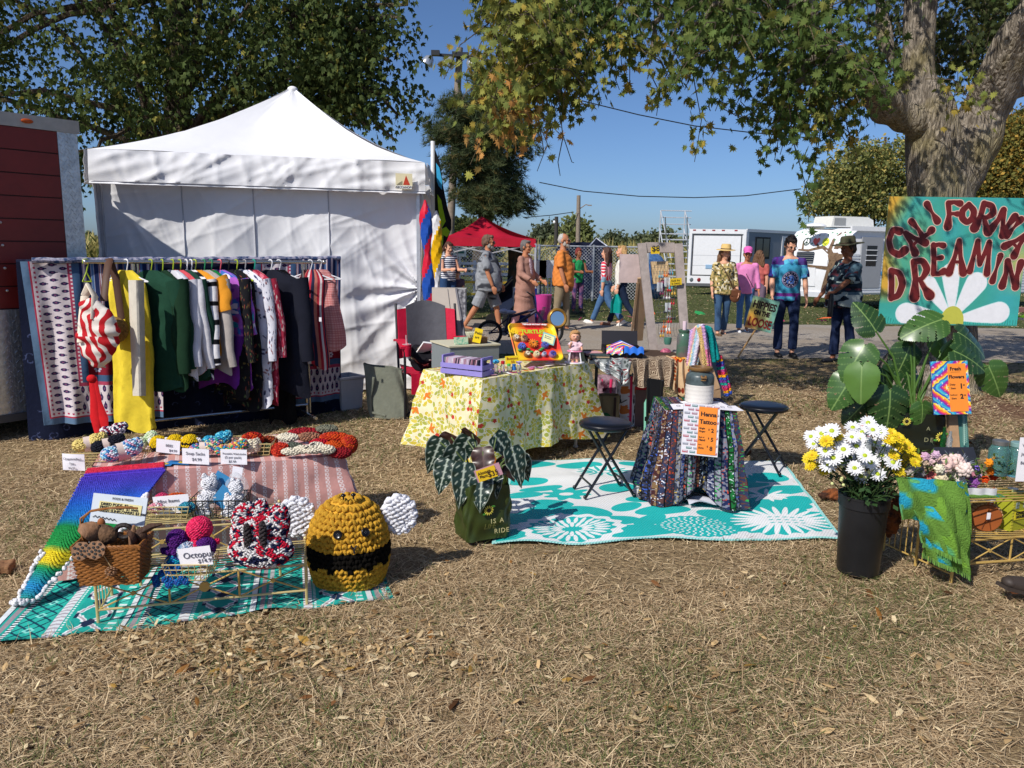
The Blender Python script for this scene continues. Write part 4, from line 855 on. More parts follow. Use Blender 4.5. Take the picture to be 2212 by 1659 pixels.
rl=TG('guard_rail','horizontal white metal rails with a yellow bar in front of the maize','rail',V((ay(1050,600,21).x,21,0)));xa,xb=ay(930,600,21).x,ay(1215,600,21).x
for i,(z,c)in EN(((1.12,'#dfe2e6'),(.98,'#c6cad0'),(.84,'#dfe2e6'),(.62,'#d8b23a'),(.3,'#b0a040'))):
 m=MB();m.box(((xa+xb)/2,21,z),(xb-xa,.05,.07 if i<3 else .06));PA('rail',m,FT('rail'+c,c,.4),rl)
for i in rn(7):x=xa+(xb-xa)*i/6;m=MB();m.box((x,21.05,.6),(.08,.05,1.2));PA('post',m,FT('rail#c6cad0','#c6cad0',.4),rl)
for u,v,lab,c,w in((993,545,'small white sign plate left of the walking man','#cfd8d2',.34),(1110,557,'small white sign plate on the rail in the middle','#d8dad8',.26)):
 t=TG('sign_plate',lab,'sign',V((ay(u,v,20.8).x,20.8,0)));q=ay(u,v,20.8);m=MB();m.box(q,(w,.02,.22));PA('plate',m,FT('plate'+c,c),t);m=MB();m.box((q.x,20.83,q.z/2),(.05,.03,q.z));PA('post',m,LEGM,t);m=MB();m.box(q+V((0,-.012,0)),(w*.7,.004,.06));PA('print_bar',m,FT('print_green','#2f6a5a'),t)
for u,v,lab in((1165,565,'white plastic crate nearest the red canopy leg'),(1180,570,'white slatted crate right of the other one')):
 q=ay(u,v,19);m=MB();m.box((q.x,19,1.05),(.34,.3,.42));
 for k in rn(4):m.box((q.x-.13+.085*k,19,.42),(.02,.28,.84))
 SO('plastic_crate',lab,'crate',m,WHITE)
bt=TG('bleachers','grey metal bleachers left of the white cargo trailer','bleachers',V((ay(1465,600,33).x,33,0)));xa,xb=ay(1447,600,33).x,ay(1503,600,33).x
for i in rn(8):
 z=.45+i*.26;m=MB();m.box(((xa+xb)/2+.6,33+i*.35,z),(xb-xa+1.2,.26,.05));PA('seat_plank',m,FT('bleach_grey','#b4b8be',.4),bt)
for x in(xa,xb):m=MB();m.tb([(x,33,.1),(x,35.8,2.5)],.03,5);m.tb([(x,35.8,0),(x,35.8,3.3)],.03,5);m.tb([(x,33,1.2),(x,35.8,3.3)],.025,5);PA('frame',m,FT('bleach_grey','#b4b8be',.4),bt)
for z in(2.7,3.,3.3):m=MB();m.tb([(xa,35.8,z),(xb+.3,35.8,z)],.025,5);PA('guard_rail',m,FT('bleach_grey','#b4b8be',.4),bt)
for i in rn(2):m=MB();m.tb([(xa-.4+.9*i,32.6,2.9-.0*i),(xa+.2+.9*i,34.5,.4)],.025,5);PA('brace',m,FT('bleach_grey','#b4b8be',.4),bt)
WOODP=mat('weathered_pole','#8a7d70',.9,var=.25,scale=8)
def pole(name,lab,u,v0,y,r,lean=0,col=None):
 a=ay(u+lean,600,y);a.z=0;b=ay(u,v0,y);t=TG(name,lab,'pole',a);m=MB();m.tb([a,b],[r*1.15,r*.85],10);PA('post',m,col or WOODP,t);return t,a,b
t,a,b=pole('power_pole','tall thin grey power pole standing left of the fence screen',1250,422,60,.17,-3)
m=MB();q=ay(1251,452,60);m.tb([q,q+V((.5,0,.35)),q+V((.75,0,.3))],.04,5);m.box(q+V((.8,0,.3)),(.3,.12,.08));PA('lamp_arm',m,WOODP,t)
t,a,b=pole('power_pole','short dark power pole beside the grey green tree',1202,468,55,.15,-2,FT('dark_pole','#3b3836',.9))
m=MB();q=ay(1198,480,55);m.ell(q,.12,8,6);PA('insulator',m,WHITE,t)
t,a,b=pole('floodlight_pole','tall wooden pole with four floodlights rising behind the pine',993,103,36,.17,-26)
hd=FT('lamp_housing','#26282c',.5);dsh=FT('lamp_reflector','#b9bcc0',.25,metal=.6)
a,b=ay(938,118,35.8),ay(1030,124,35.8);m=MB();m.tb([a,b],.07,6);PA('crossarm',m,hd,t)
for u,v,ln in((930,121,-1),(975,124,-1),(1015,126,1),(1040,150,1)):
 q=ay(u,v,35.6);m=MB();m.box(q+V((.22*-ln,0,.12)),(.36,.3,.2));hs=PA('lamp_housing',m,hd,t)
 m=MB();Q=MT(q+V((.05*-ln,-.05,.0)))@MR(R(-32*ln),4,'Y')@MR(pi,4,'X');m.X=Q;m.lathe([(.06,0),(.2,.12),(.27,.34),(.28,.42),(.24,.38),(.15,.14),(.0,.06)],18);PA('reflector',m,dsh,t)
def wire(lab,pts,y,r=.02,ys=None):
 P=[ay(u,v,(ys[i]if ys else y))for i,(u,v)in EN(pts)];m=MB();Q=[]
 for i in rn(len(P)-1):
  for k in rn(6):Q.append(P[i].lerp(P[i+1],k/6))
 Q.append(P[-1]);m.tb(Q,r,5);return SO('power_line',lab,'wire',m,FT('wire_dark','#1c1f24',.6),group=None)
wire('upper power line running behind the hanging maple leaves',[(1150,190),(1270,221),(1380,248),(1500,272),(1620,286),(1760,299)],40,.028)
wire('sagging middle power line leaving the pine',[(1165,394),(1260,413),(1380,424),(1500,427),(1610,423),(1730,408)],45,.028)
wire('thin line from the pine to the tall thin power pole',[(1130,470),(1190,465),(1240,458)],57,.03)
wire('slack loop of wire between the two power poles',[(1204,482),(1215,500),(1228,503),(1240,490),(1249,460)],57,.03)
#  PEOPLE
def DFU(mb,name,mats,voxel,smooth,ratio=.45,disp=None):
 me=FU(mb,name,mats,voxel,smooth,disp)
 if ratio<1:
  o=bpy.data.objects.new(name,me);COL.objects.link(o);d=o.modifiers.new('d','DECIMATE');d.ratio=ratio
  m2=bpy.data.meshes.new_from_object(o.evaluated_get(bpy.context.evaluated_depsgraph_get()));bpy.data.objects.remove(o);bpy.data.meshes.remove(me);m2.name=name
  m2.polygons.foreach_set('use_smooth',[True]*len(m2.polygons));return m2
 return me
SKIN={'pale':'#d9a184','tan':'#b87a58','brown':'#8e5a40'}
def skin(k):return mat('skin_'+k,SKIN[k],.55,var=.08,scale=30,spec=.35)
def PRS(label,foot,H,yaw,top,bottom,hair='#4a3524',sk='pale',bulk=1.,belly=0.,swing=(0,0),knee=(4,4),arms=((0,6,12),(0,6,12)),sleeve=.45,hem=.86,leglen=1.,hairlen=0,hat=None,glasses=None,beard=None,head=(0,0),shoe='#2a2622',fem=False,flare=1.,skirt=None,lean=0,group=None,wr=.006,puff=1.,bald=False,hairtop=1.,socks=False):
 s=H/1.75;t=TG('person',label,'person',V((foot.x,foot.y,gz(foot.x,foot.y)+.005)),yaw,group=group)
 P=lambda x,y,z:V((x,y,z))*s
 legs=[]
 for i,sx in((0,-1),(1,1)):
  a=R(swing[i]);b=R(knee[i]);h=P(.095*sx*(1.02 if fem else 1),0,.92);k=h+V((.01*sx,-sin(a),-cos(a)))*.42*s;an=k+V((0,-sin(a-b),-cos(a-b)))*.41*s
  legs.append((h,k,an,a-b))
 low=min(l[2].z for l in legs);dz=.075*s-low;up=Z(dz);legs=[(h+up,k+up,a+up,g)for h,k,a,g in legs]
 Lz=lambda p:p+up+V((0,-sin(R(lean))*max(0,p.z-.95*s),0))
 sh=.185*(.92 if fem else 1.)*(.9+.1*bulk);hx,hy,hz_=0,-.015,1.635
 skb=MB();T=lambda x,y,z:Lz(P(x,y,z))
 bw=bulk
 skb.ell(T(0,0,1.30),(.145*bw*s,.088*s*bw**.5,.17*s));skb.ell(T(0,-.01*belly,1.12),(.135*bw*s,(.082+belly*.13)*s,.15*s));skb.ell(T(0,.01,.97),(.145*bw*s,.1*s,.11*s))
 skb.tb([T(-sh*.8,0,1.40),T(0,.0,1.44),T(sh*.8,0,1.40)],[.055*s,.07*s,.055*s],10);caps(skb,[T(0,.01,1.42),T(0,-.005,1.55)],[.062*s,.055*s],10)
 ha,hp=R(head[0]),R(head[1]);HM=MT(T(hx,hy,hz_))@MR(ha,4,'Z')@MR(hp,4,'X')@Mx.Scale(s*1.,4);hd=lambda x,y,z:HM@V((x,y,z))
 old=skb.X;skb.X=HM;skb.ell((0,.012,.025),(.076,.096,.098),14,10);skb.ell((0,-.03,-.055),(.055,.058,.062));skb.ell((0,-.07,-.085),(.03,.026,.022));skb.tb([(0,-.092,.012),(0,-.112,-.018)],[.01,.017],8);skb.ell((0,-.105,-.022),(.018,.016,.012))
 for q in(-1,1):skb.ell((.078*q,.012,-.01),(.013,.024,.034));skb.ell((.04*q,-.066,-.03),(.024,.022,.026));skb.ell((.034*q,-.082,.018),(.022,.012,.01))
 skb.ell((0,-.088,-.052),(.022,.012,.01));skb.ell((0,.02,-.07),(.055,.05,.06));skb.X=old
 hands=[]
 for i,sx in((0,-1),(1,1)):
  a,c,b=[R(v)for v in arms[i]];S=T(sx*sh,0,1.405);E=S+V((sx*sin(c),-sin(a)*cos(c),-cos(a)*cos(c)))*.285*s
  c2=c*.4;g=a+b;fd=V((sx*sin(c2)-sx*sin(b)*.18,-sin(g)*cos(c2),-cos(g)*cos(c2))).normalized();Wp=E+fd*.25*s
  skb.tb([S,S.lerp(E,.5),E,E.lerp(Wp,.35),Wp],[.052*s*bw**.5,.047*s,.038*s,.041*s,.026*s],10);skb.ell(S,.055*s);skb.ell(E,.038*s)
  sd=V((1,0,0));sd=(sd-fd*sd.dot(fd)).normalized();nr=fd.cross(sd);pc=Wp+fd*.055*s
  Mh=Mx((nr,sd,fd)).transposed();skb.ell(pc,(.04*s,.018*s,.055*s),M=Mh)
  fwd=nr if nr.y<0 else-nr
  for q in rn(4):
   o=(q-1.5)*.0195*s;b0=pc+fd*.035*s-fwd*o;ln=(.062,.072,.068,.052)[3-q]*s;skb.tb([b0,b0+fd*ln*.5-sd*sx*.006*s,b0+fd*ln*.9-sd*sx*.022*s],[.0105*s,.0095*s,.0085*s],6);skb.ell(b0+fd*ln*.9-sd*sx*.022*s,.0085*s,6,4)
  skb.tb([Wp+fd*.03*s+fwd*.02*s,Wp+fd*.06*s+fwd*.045*s,Wp+fd*.095*s+fwd*.048*s],[.014*s,.012*s,.009*s],6)
  hands.append((S,E,Wp,pc,fd))
 for(h,k,an,g)in legs:
  skb.tb([h,h.lerp(k,.5),k,k.lerp(an,.3),k.lerp(an,.6),an],[.078*s,.07*s,.052*s,.055*s,.045*s,.036*s],10);skb.ell(h,.078*s);skb.ell(an,.038*s)
  skb.tb([an,an+V((0,-.02*s,-.04*s)),an+V((0,-.15*s,-.055*s))],[.036*s,.034*s,.022*s],8)
 b=LK('body',DFU(skb,'body',skin(sk),.0105,2,.3),t)
 m=MB();tp=bw*s;bl=belly
 fl=.66+.25*bl;W0=.165*tp
 prof=[(1.455,.085*s,.7),(1.42,.145*s,.6),(1.34,W0*1.06,fl),(1.2,W0*1.04,fl+bl*.5),(1.08,W0*(1.02+bl*.2),fl+bl*.75),(.96,W0*(1.04+bl*.2)*flare**.4,fl+bl*.6),(hem,W0*(1.05+bl*.15)*flare**.8,fl+bl*.45)]
 rows=[];nseg=20
 vs=[T(0,0,z)+V((cos(2*pi*j/nseg)*r,sin(2*pi*j/nseg)*r*f-(bl*.06*s if z<1.3 else 0),0))for z,r,f in prof for j in rn(nseg)]
 kk=len(prof);m.add(vs,[(i*nseg+(j+1)%nseg,i*nseg+j,(i+1)*nseg+j,(i+1)*nseg+(j+1)%nseg)for i in rn(kk-1)for j in rn(nseg)]+[tuple(rn(nseg)),tuple(rn(kk*nseg-1,(kk-1)*nseg-1,-1))])
 for(S,E,Wp,pc,fd)in hands:
  if sleeve>0:
   Sx=S+Z(-.005);m.ell(Sx,.068*s)
   if sleeve<=.6:m.tb([Sx,S.lerp(E,sleeve*1.7)],[.066*s,.07*s*puff*bw**.5],12)
   else:q=(sleeve-.5)*2;m.tb([Sx,S.lerp(E,.95),E.lerp(Wp,q)],[.062*s,.052*s*puff,.044*s*puff],12);m.ell(E,.053*s*puff)
  m.tb([T(0,0,1.43),S],[.06*s,.062*s],10)
 LK('shirt' if not skirt else 'dress',DFU(m,'shirt',top,.0125,3,.36,WRK(wr,26,len(label))),t)
 m=MB();m.ell(Lz(P(0,.005,.96)),(.172*bw*s,.128*s*(1+bl*.4),.12*s),16,8)
 for(h,k,an,g)in legs:
  if leglen>=.9:m.tb([h+Z(.03),h.lerp(k,.5),k,k.lerp(an,.5),k.lerp(an,.93)],[.098*s,.088*s,.066*s,.062*s*flare,.06*s*(flare+.05)],12);m.ell(k,.066*s)
  else:m.tb([h+Z(.03),h.lerp(k,.5*leglen*2),h.lerp(k,min(1.15,leglen*2))],[.1*s,.105*s,.11*s],12)
 LK('trousers' if leglen>=.9 else 'shorts',DFU(m,'trousers',bottom,.0125,3,.32,WRK(.004,30,3)),t)
 if skirt:
  m=MB();z1=skirt
  m.tb([T(0,0,1.),T(0,0,.8),T(0,0,z1)],[.17*tp,.19*tp,.2*tp*flare],20,flat=.7);LK('skirt_panel',DFU(m,'skirt_panel',top,.013,3,.5,WRK(.008,18,5)),t)
 for(h,k,an,g)in legs:
  m=MB();m.X=MT(an)@MR(max(-.5,min(.6,-g*.7)),4,'X');m.ell((0,-.005*s,-.045*s),(.042*s,.055*s,.04*s));m.tb([(0,.03*s,-.055*s),(0,-.08*s,-.055*s),(0,-.155*s,-.058*s)],[.036*s,.042*s,.034*s],10);m.ell((0,-.155*s,-.058*s),(.036*s,.03*s,.026*s))
  m.box((0,-.06*s,-.083*s),(.075*s,.25*s,.016*s));PA('shoe',m,FT('shoe'+shoe,shoe,.6),t,w=0)
 e=MB();e.X=HM
 for q in(-1,1):e.ell((.03*q,-.0815,.004),(.01,.004,.0055),10,6)
 PA('eye_white',e,FT('eye_white','#d8d2cc',.4),t,w=0);e=MB();e.X=HM
 for q in(-1,1):e.ell((.03*q,-.086,.004),(.006,.003,.0065),8,5)
 PA('iris',e,FT('iris_dark','#2a1c14',.3),t,w=0)
 e=MB();e.X=HM
 for q in(-1,1):e.tb([(.014*q,-.094,.022),(.032*q,-.0925,.028),(.05*q,-.078,.022)],[.0025,.003,.0015],5)
 PA('eyebrow',e,FT('brow'+hair,hair,.9),t,w=0)
 e=MB(HM);e.tb([(-.024,-.084,-.054),(0,-.0985,-.052),(.024,-.084,-.054)],[.004,.0075,.004],6);PA('lips',e,FT('lips','#a05a50',.5),t,w=0)
 HAIR=mat('hair'+hair,hair,.65,var=.35,scale=55,bmp=.5,bscale=90)
 m=MB();m.X=HM
 if not bald or beard:
  if bald:m.ell((0,.045,.01),(.081,.072,.07));m.ell((0,.03,.05),(.076,.082,.07))
  else:
   m.ell((0,.028,.04),(.087,.096,.092*hairtop),14,10);m.ell((0,.06,-.01),(.08,.062,.085));m.ell((0,-.04,.095),(.062,.045,.03));[m.ell((.07*q,.02,.01),(.022,.04,.05))for q in(-1,1)]
  if hairlen:
   for q in(-1,-.4,.4,1):m.tb([(.065*q,.05,.03),(.09*q,.06,-.1),(.095*q,.05+.02*abs(q),-.1-hairlen*.6),(.08*q,.04,-.1-hairlen)],[.05,.05,.045,.018],8)
  LK('hair',DFU(m,'hair',HAIR,.009,2,.6,lambda co:.004*np.sin(co[:,0]*160+co[:,2]*40)+.003*np.sin(co[:,1]*130)),t)
 if beard:
  m=MB(HM);m.ell((0,-.055,-.085),(.052,.045,.045));m.ell((0,-.082,-.035),(.03,.014,.012));[m.ell((.055*q,-.02,-.06),(.018,.035,.045))for q in(-1,1)];m.ell((0,-.085,-.1),(.03,.022,.035*1.2))
  LK('beard',DFU(m,'beard',mat('beard'+beard,beard,.9,var=.3,scale=70),.008,1,.6),t)
 if glasses:
  m=MB();m.X=HM
  for q in(-1,1):
   if glasses=='sun':m.ell((.033*q,-.096,.003),(.029,.01,.02),12,6)
   else:m.tb([(.033*q+.026*cos(a*pi/6),-.098,.003+.018*sin(a*pi/6))for a in rn(13)],.003,5)
   m.tb([(.058*q,-.092,.008),(.083*q,.01,.004)],.0035,5)
  m.tb([(-.01,-.102,.008),(.01,-.102,.008)],.003,5);PA('glasses',m,FT('frame_dark','#141216',.2),t,w=0)
 if hat:
  kind,hc=hat;m=MB();m.X=HM@MT((0,.01,.062))@MR(-.1,4,'X');hm=CL('hat'+hc,hc,bmp=.3)
  if kind=='cap':m.lathe([(.092,0),(.096,.03),(.085,.075),(.05,.105),(.0,.112)],20,sy=1.08);m.grid(lambda i,j:((i-.5)*.15*(1-.25*j*j),-.085-.085*j,.006-.02*j-.05*(i-.5)**2*4*.4),8,5,thick=.005)
  else:
   br=.185 if kind=='straw' else .195;m.lathe([(br,.0),(br*.98,.008),(.105,.012),(.098,.02),(.094,.085),(.08,.115),(.05,.118),(.0,.105)],28,sy=1.1,wob=lambda a,z:1+(.0 if z>.012 else .03*sin(2*a)))
   for i,v_ in EN(m.v):pass
  h_=PA('hat',m,hm,t,w=0)
  if kind!='cap':
   m=MB();m.X=HM@MT((0,.01,.062))@MR(-.1,4,'X');m.lathe([(.1005,.018),(.099,.035)],28,sy=1.1);PA('hat_band',m,FT('band','#3a2c20' if kind=='straw' else '#33352c',.8),t,w=0)
 return t,HM,hands,legs,T
p=Paint(1.2,1.8,260,'#1d3f8f');cx,cy=.6,1.16;r=np.hypot(p.x-cx,(p.y-cy)*.85);th=np.arctan2(p.y-cy,p.x-cx);nz_=VN(th*3+6,r*10,3,1)
p.m(r<.3+.05*nz_,'#3f94b8');p.m((r>.2)&(r<.235+.05*nz_),'#57b0cc');rr=r+.05*np.sin(th*9)+.06*nz_;p.m((rr>.34)&(rr<.4),'#5a2a78');p.m((rr>.27)&(rr<.31),'#4f8ac4')
p.m((p.x<.33)|(p.x>.87),'#2c2a72');p.m((p.y>1.36)&(np.abs(p.x-cx)>.1),'#4b2670',.8);p.m((p.y<.95)&(p.y>.9)&(np.abs(p.x-cx)<.25),'#7b2a88',.9)
rc_=np.hypot(p.x-cx,p.y-1.15);p.m(rc_<.125,'#1b1a34');p.m((rc_<.12)&(rc_>.105),'#8a86a8');ang=np.arctan2(p.y-1.15,p.x-cx);p.m((rc_<.1)&(rc_>.085)&(np.sin(ang*14)>0),'#a8a2b8');p.m((rc_<.075)&(VN(p.x,p.y,60,4)>.5),'#3d62a8');p.m((rc_<.07)&(VN(p.x,p.y,50,8)>.68),'#a6a0b4')
TIE=CL('tie_dye_blue','#ffffff',image=p.img('tie_dye_blue'),ims=(1.2,1.8),imo=(.6,0))
p=Paint(1.2,1.8,160,'#8c8f94');n1=VN(p.x,p.y,9,2)+.5*VN(p.x,p.y,22,5);p.m(np.clip((n1-.75)*5,0,1),'#34363c');p.m(np.clip((.45-n1)*4,0,1),'#a8acb2');GREYT=CL('grey_marble_cloth','#ffffff',image=p.img('grey_marble'),ims=(1.2,1.8),imo=(.6,0))
p=Paint(1.2,1.8,200,'#22303c');n1=VN(p.x,p.y,14,12);n2=VN(p.x,p.y,20,13);p.m(n1>.62,'#4a6270');p.m(n2>.68,'#9aa8a4');p.m((n1<.3),'#141a22');p.m((n2<.2),'#5a3038');p.m((p.y<.98)&(n1>.5),'#aab4b0');HAW=CL('palm_print_cloth','#ffffff',image=p.img('palm_print'),ims=(1.2,1.8),imo=(.6,0))
p=Paint(1.2,1.8,240,'#b09a64');n1=VN(p.x,p.y,30,22);n2=VN(p.x+3,p.y,42,23);p.m(n1>.66,'#e0d6b8');p.m(n2>.7,'#3a3a30');p.m((n1<.25),'#6e6a3c');BLOU=CL('leaf_print_blouse','#ffffff',image=p.img('leaf_print'),ims=(1.2,1.8),imo=(.6,0))
p=Paint(1.2,1.8,200,'#e8ecec');rr=np.hypot(p.x-.68,p.y-1.12);th=np.arctan2(p.y-1.12,p.x-.68);p.m((rr>.1)&(rr<.26)&(np.sin(th*16+rr*30)>-.4),'#d8344a');p.m((p.y<1.05)&(rr>.2),'#6fb6cc',.8);p.m((rr<.1),'#e8a8b0');p.m(p.y>1.33,'#d8e8ec');TIE2=CL('tie_dye_red','#ffffff',image=p.img('tie_dye_red'),ims=(1.2,1.8),imo=(.6,0))
p=Paint(1.2,1.8,160,'#e9e9ec');p.m(np.sin(p.y*150)>.1,'#1c2648');STR=CL('navy_stripe_top','#ffffff',image=p.img('navy_stripe'),ims=(1.2,1.8),imo=(.6,0))
def denim(n,c):return CL(n,c,bmp=.4,bscale=60,var=.25,scale=9)
JEAN,DJEAN,NJEAN=denim('blue_denim','#4d6f99'),denim('dark_denim','#1d2940'),denim('navy_denim','#232f4e')
g=lambda u,v:at(u,v)
t,HM,hands,legs,T=PRS('bearded man in a grey marbled hooded shirt and shorts walking to the right',at(1052,718),1.83,R(82),GREYT,GREYT,'#6a5040','tan',1.30,.35,(-24,20),(8,10),((8,10,14),(14,10,14)),.5,.8,.5,glasses='sun',beard='#9a948c',shoe='#6a5a48',flare=1.12,head=(0,4),wr=.009)
m=MB();m.ell(T(0,.075,1.475),(.1,.06,.05));m.ell(T(0,.02,1.47),(.105,.085,.035));LK('hood',DFU(m,'hood',GREYT,.012,3,.6),t)
t,HM,hands,legs,T=PRS('woman in a long pinkish brown cardigan and glasses walking behind the bicycle',at(1132,716),1.70,R(60),CL('mauve_knit','#a87e70',bmp=.4),CL('pink_trousers','#c8919a'),'#6a6462','tan',1.18,.15,(-10,12),(6,8),((10,12,50),(6,12,55)),.92,.7,1.,glasses='rim',fem=True,skirt=.36,flare=1.15,shoe='#3a3a44',hairtop=1.05,puff=1.25)
m=MB();m.tb([T(-.02,-.125,1.42),T(-.015,-.14,1.2),T(-.01,-.15,.95)],[.045,.06,.05],12,flat=.5);PA('blouse',m,CL('pale_print_blouse','#d9c4cc',two='#8a6a7a',scale=40),t,w=0)
m=MB(HM);m.ell((0,.075,.1),.032,10,8);PA('hair_bun',m,mat('hair#6a6462','#6a6462'),t,w=0)
PRS('white haired man in an orange T-shirt and sunglasses walking to the right',at(1212,716),1.84,R(72),CL('orange_cotton','#d98440'),CL('khaki','#8f8068'),'#b9b6b2','tan',1.16,.28,(-8,8),(4,6),((6,8,12),(4,8,10)),.48,.84,.95,glasses='sun',beard='#a8a29a',bald=True,shoe='#2a2a2c',flare=1.08)
PRS('long haired woman in a red and turquoise tie dye shirt striding left behind her friend',at(1306,702),1.66,R(-118),TIE2,JEAN,'#4a2e22','pale',.98,.0,(26,-22),(4,22),((10,8,10),(-5,8,10)),.7,.84,1.,hairlen=.28,fem=True,shoe='#e8e6e2')
t,HM,hands,legs,T=PRS('blonde woman in a white sweater and dark jeans carrying a turquoise bag',at(1338,706),1.67,R(-112),CL('white_knit','#e2ded6'),DJEAN,'#b08a58','pale',1.02,.05,(20,-24),(4,14),((5,8,30),(-8,12,20)),.85,.84,1.,hairlen=.12,fem=True,head=(24,0),shoe='#8a5a44')
hp=V(MATW[t.name]@hands[1][3]);m=MB();q=hp+Z(-.02)
m.grid(lambda i,j:q+V(((i-.5)*(.03+.2*min(1,j*2.2)),.06*sin(i*6.28)*min(1,j*2),-.02-.4*j)),20,16,thick=.003);m.grid(lambda i,j:q+V(((i-.5)*(.03+.2*min(1,j*2.2)),.05-.05*cos(i*6.28),-.02-.4*j)),20,16);SO('carrier_bag','turquoise plastic carrier bag hanging from the blonde woman\'s hand','bag',m,mat('turquoise_film','#18a8a0',.3,trans_w=.3))
t,HM,hands,legs,T=PRS('woman in a wide straw hat and leaf print blouse walking towards the camera',at(1556,724),1.64,R(6),BLOU,denim('faded_denim','#3d5878'),'#7a5a42','pale',1.12,.12,(9,-6),(4,8),((2,14,16),(2,14,24)),.82,.84,1.,hairlen=.14,hat=('straw','#d8b878'),fem=True,head=(0,10),shoe='#6a5038',flare=1.06)
m=MB();m.tb([T(-.13,-.02,1.46),T(-.06,-.13,1.34),T(.06,-.17,1.12),T(.17,-.12,.92)],.011,6,flat=.4);PA('bag_strap',m,FT('strap_brown','#4a3020'),t,w=0)
M_t=MATW[t.name];c=M_t@T(.2,-.13,.82);m=MB();m.ell(c,(.1,.045,.13),16,10);m.box(c+V((0,-.04,.05)),(.17,.02,.1));SO('shoulder_bag','brown leather shoulder bag of the woman in the straw hat','bag',m,mat('brown_leather','#6a4028',.5))
t,HM,hands,legs,T=PRS('woman in a bright pink jacket, pink cap and blue jeans',at(1604,718),1.62,R(-8),CL('pink_fleece','#d884b8'),denim('light_denim','#5078a8'),'#3a2a22','tan',1.05,.05,(12,-8),(4,10),((4,12,26),(4,14,16)),.9,.84,1.,hat=('cap','#d868b0'),fem=True,head=(-8,6),shoe='#d8d8dc')
m=MB();m.tb([T(-.12,-.03,1.45),T(0,-.15,1.2),T(.13,-.15,.98)],.006,5);PA('bag_strap',m,INK,t,w=0)
PRS('girl with brown hair half hidden behind the woman in pink',at(1630,706),1.58,R(150),CL('coral_top','#b8605a'),CL('bare_skirt','#6a5a6a'),'#6a4a32','pale',.9,0,(-4,6),(4,4),((0,6,10),(0,6,10)),.4,.86,.45,hairlen=.2,fem=True,shoe='#c8a890')
t,HM,hands,legs,T=PRS('young man in a blue tie dye T-shirt looking down at his placard',at(1690,768),1.78,R(-2),TIE,NJEAN,'#241a16','pale',1.06,.05,(5,16),(2,16),((10,12,14),(2,12,14)),.5,.84,1.,glasses='rim',head=(4,26),shoe='#16161a',flare=1.08,hairtop=1.15)
SIGNH=V(MATW[t.name]@hands[0][3])
t,HM,hands,legs,T=PRS('man in a wide brimmed hat and dark palm print shirt holding a black bottle',at(1812,782),1.74,R(-74),HAW,NJEAN,'#3a2c24','brown',1.32,.35,(4,-6),(4,6),((18,8,22),(38,10,18)),.55,.82,1.,hat=('outback','#4a4a3a'),head=(0,14),shoe='#1c1e24',flare=1.14,wr=.009)
hp=V(MATW[t.name]@hands[1][3]);m=MB();m.lathe([(.0,-.3),(.036,-.3),(.037,-.06),(.03,-.03),(.028,.02),(.0,.022)],16,hp+V((0,-.02,-.01)));SO('drinks_bottle','black insulated bottle held by the man in the dark hat','bottle',m,FT('bottle_black','#0c0c10',.35))
PRS('woman in a navy striped vest and denim shorts looking down near the feather banner',at(968,692),1.66,R(40),STR,denim('short_denim','#2c4468'),'#4a2c20','pale',1.05,.05,(0,4),(3,3),((20,10,75),(22,8,70)),.06,.9,.32,hairlen=.22,fem=True,head=(0,22),shoe='#4a3a34')
t,HM,hands,legs,T=PRS('person in a green top and colourful skirt by the navy screen',at(1246,676),1.55,R(30),CL('green_sequin','#1f7a48',two='#2f9a5a',scale=40),CL('multi_skirt','#3a3a68',two='#8a5a78',scale=9),'#7a2a22','brown',1.,.05,(0,4),(3,3),((20,10,70),(22,8,70)),.05,.84,1.,fem=True,shoe='#3a3a34',hairtop=1.3)
t,HM,hands,legs,T=PRS('small child in a grey cap behind the walking bearded man',at(988,690),1.06,R(10),CL('teal_top','#5a4a58'),CL('dark_shorts','#3a3c48'),'#5a4a3a','pale',1.,0,(0,4),(3,3),((10,6,20),(10,6,20)),.4,.84,.6,hat=('cap','#4c5066'),shoe='#4a3a34')
hx,hy=SIGNH.x,SIGNH.y-.12
st=at(1634,792);t=TG('placard','small painted placard reading HIPPIES ON THE LOOSE on a wooden stake','sign',V((st.x,hy,0)))
p=Paint(.62,.62,300,'#7ab0a0');p.m(np.clip(1.15-np.hypot(p.x-.12,p.y-.22)*2.6,0,1),'#d8a840');p.m(np.clip(.9-np.hypot(p.x-.3,p.y-.36)*3.6,0,1)*.7,'#e0d890');p.m(np.clip(.9-np.hypot(p.x-.05,p.y-.0)*2.6,0,1)*.7,'#c86a3c')
SG=mat('placard_paint','#ffffff',.6,image=p.img('placard_paint'),ims=(.62,.62))
a,b,c=ay(1615,636,hy),ay(1672,650,hy),ay(1608,706,hy);xd=(b-a).normalized();zd=(a-c).normalized()
Wd,Hd=(b-a).length,(a-c).length;Mb=plane_M(c,xd,zd);zd=V(Mb.col[1][:3])
m=MB(Mb);m.add([(0,0,0),(Wd,0,0),(Wd,Hd,0),(0,Hd,0),(0,0,-.01),(Wd,0,-.01),(Wd,Hd,-.01),(0,Hd,-.01)],BXG,[(0,0),(.62,0),(.62,.62),(0,.62)]*2);bd=PA('board',m,SG,t,smooth=0)
m=MB();q=Mb@V((Wd*.52,.1,-.025));m.tb([V((st.x,hy,0)),q],.014,6);PA('stake',m,mat('pine_wood','#b08a5c',.8,var=.2,scale=12),t)
LR,LB=FT('letter_red','#8a2a22'),FT('letter_dark','#2e1c1a')
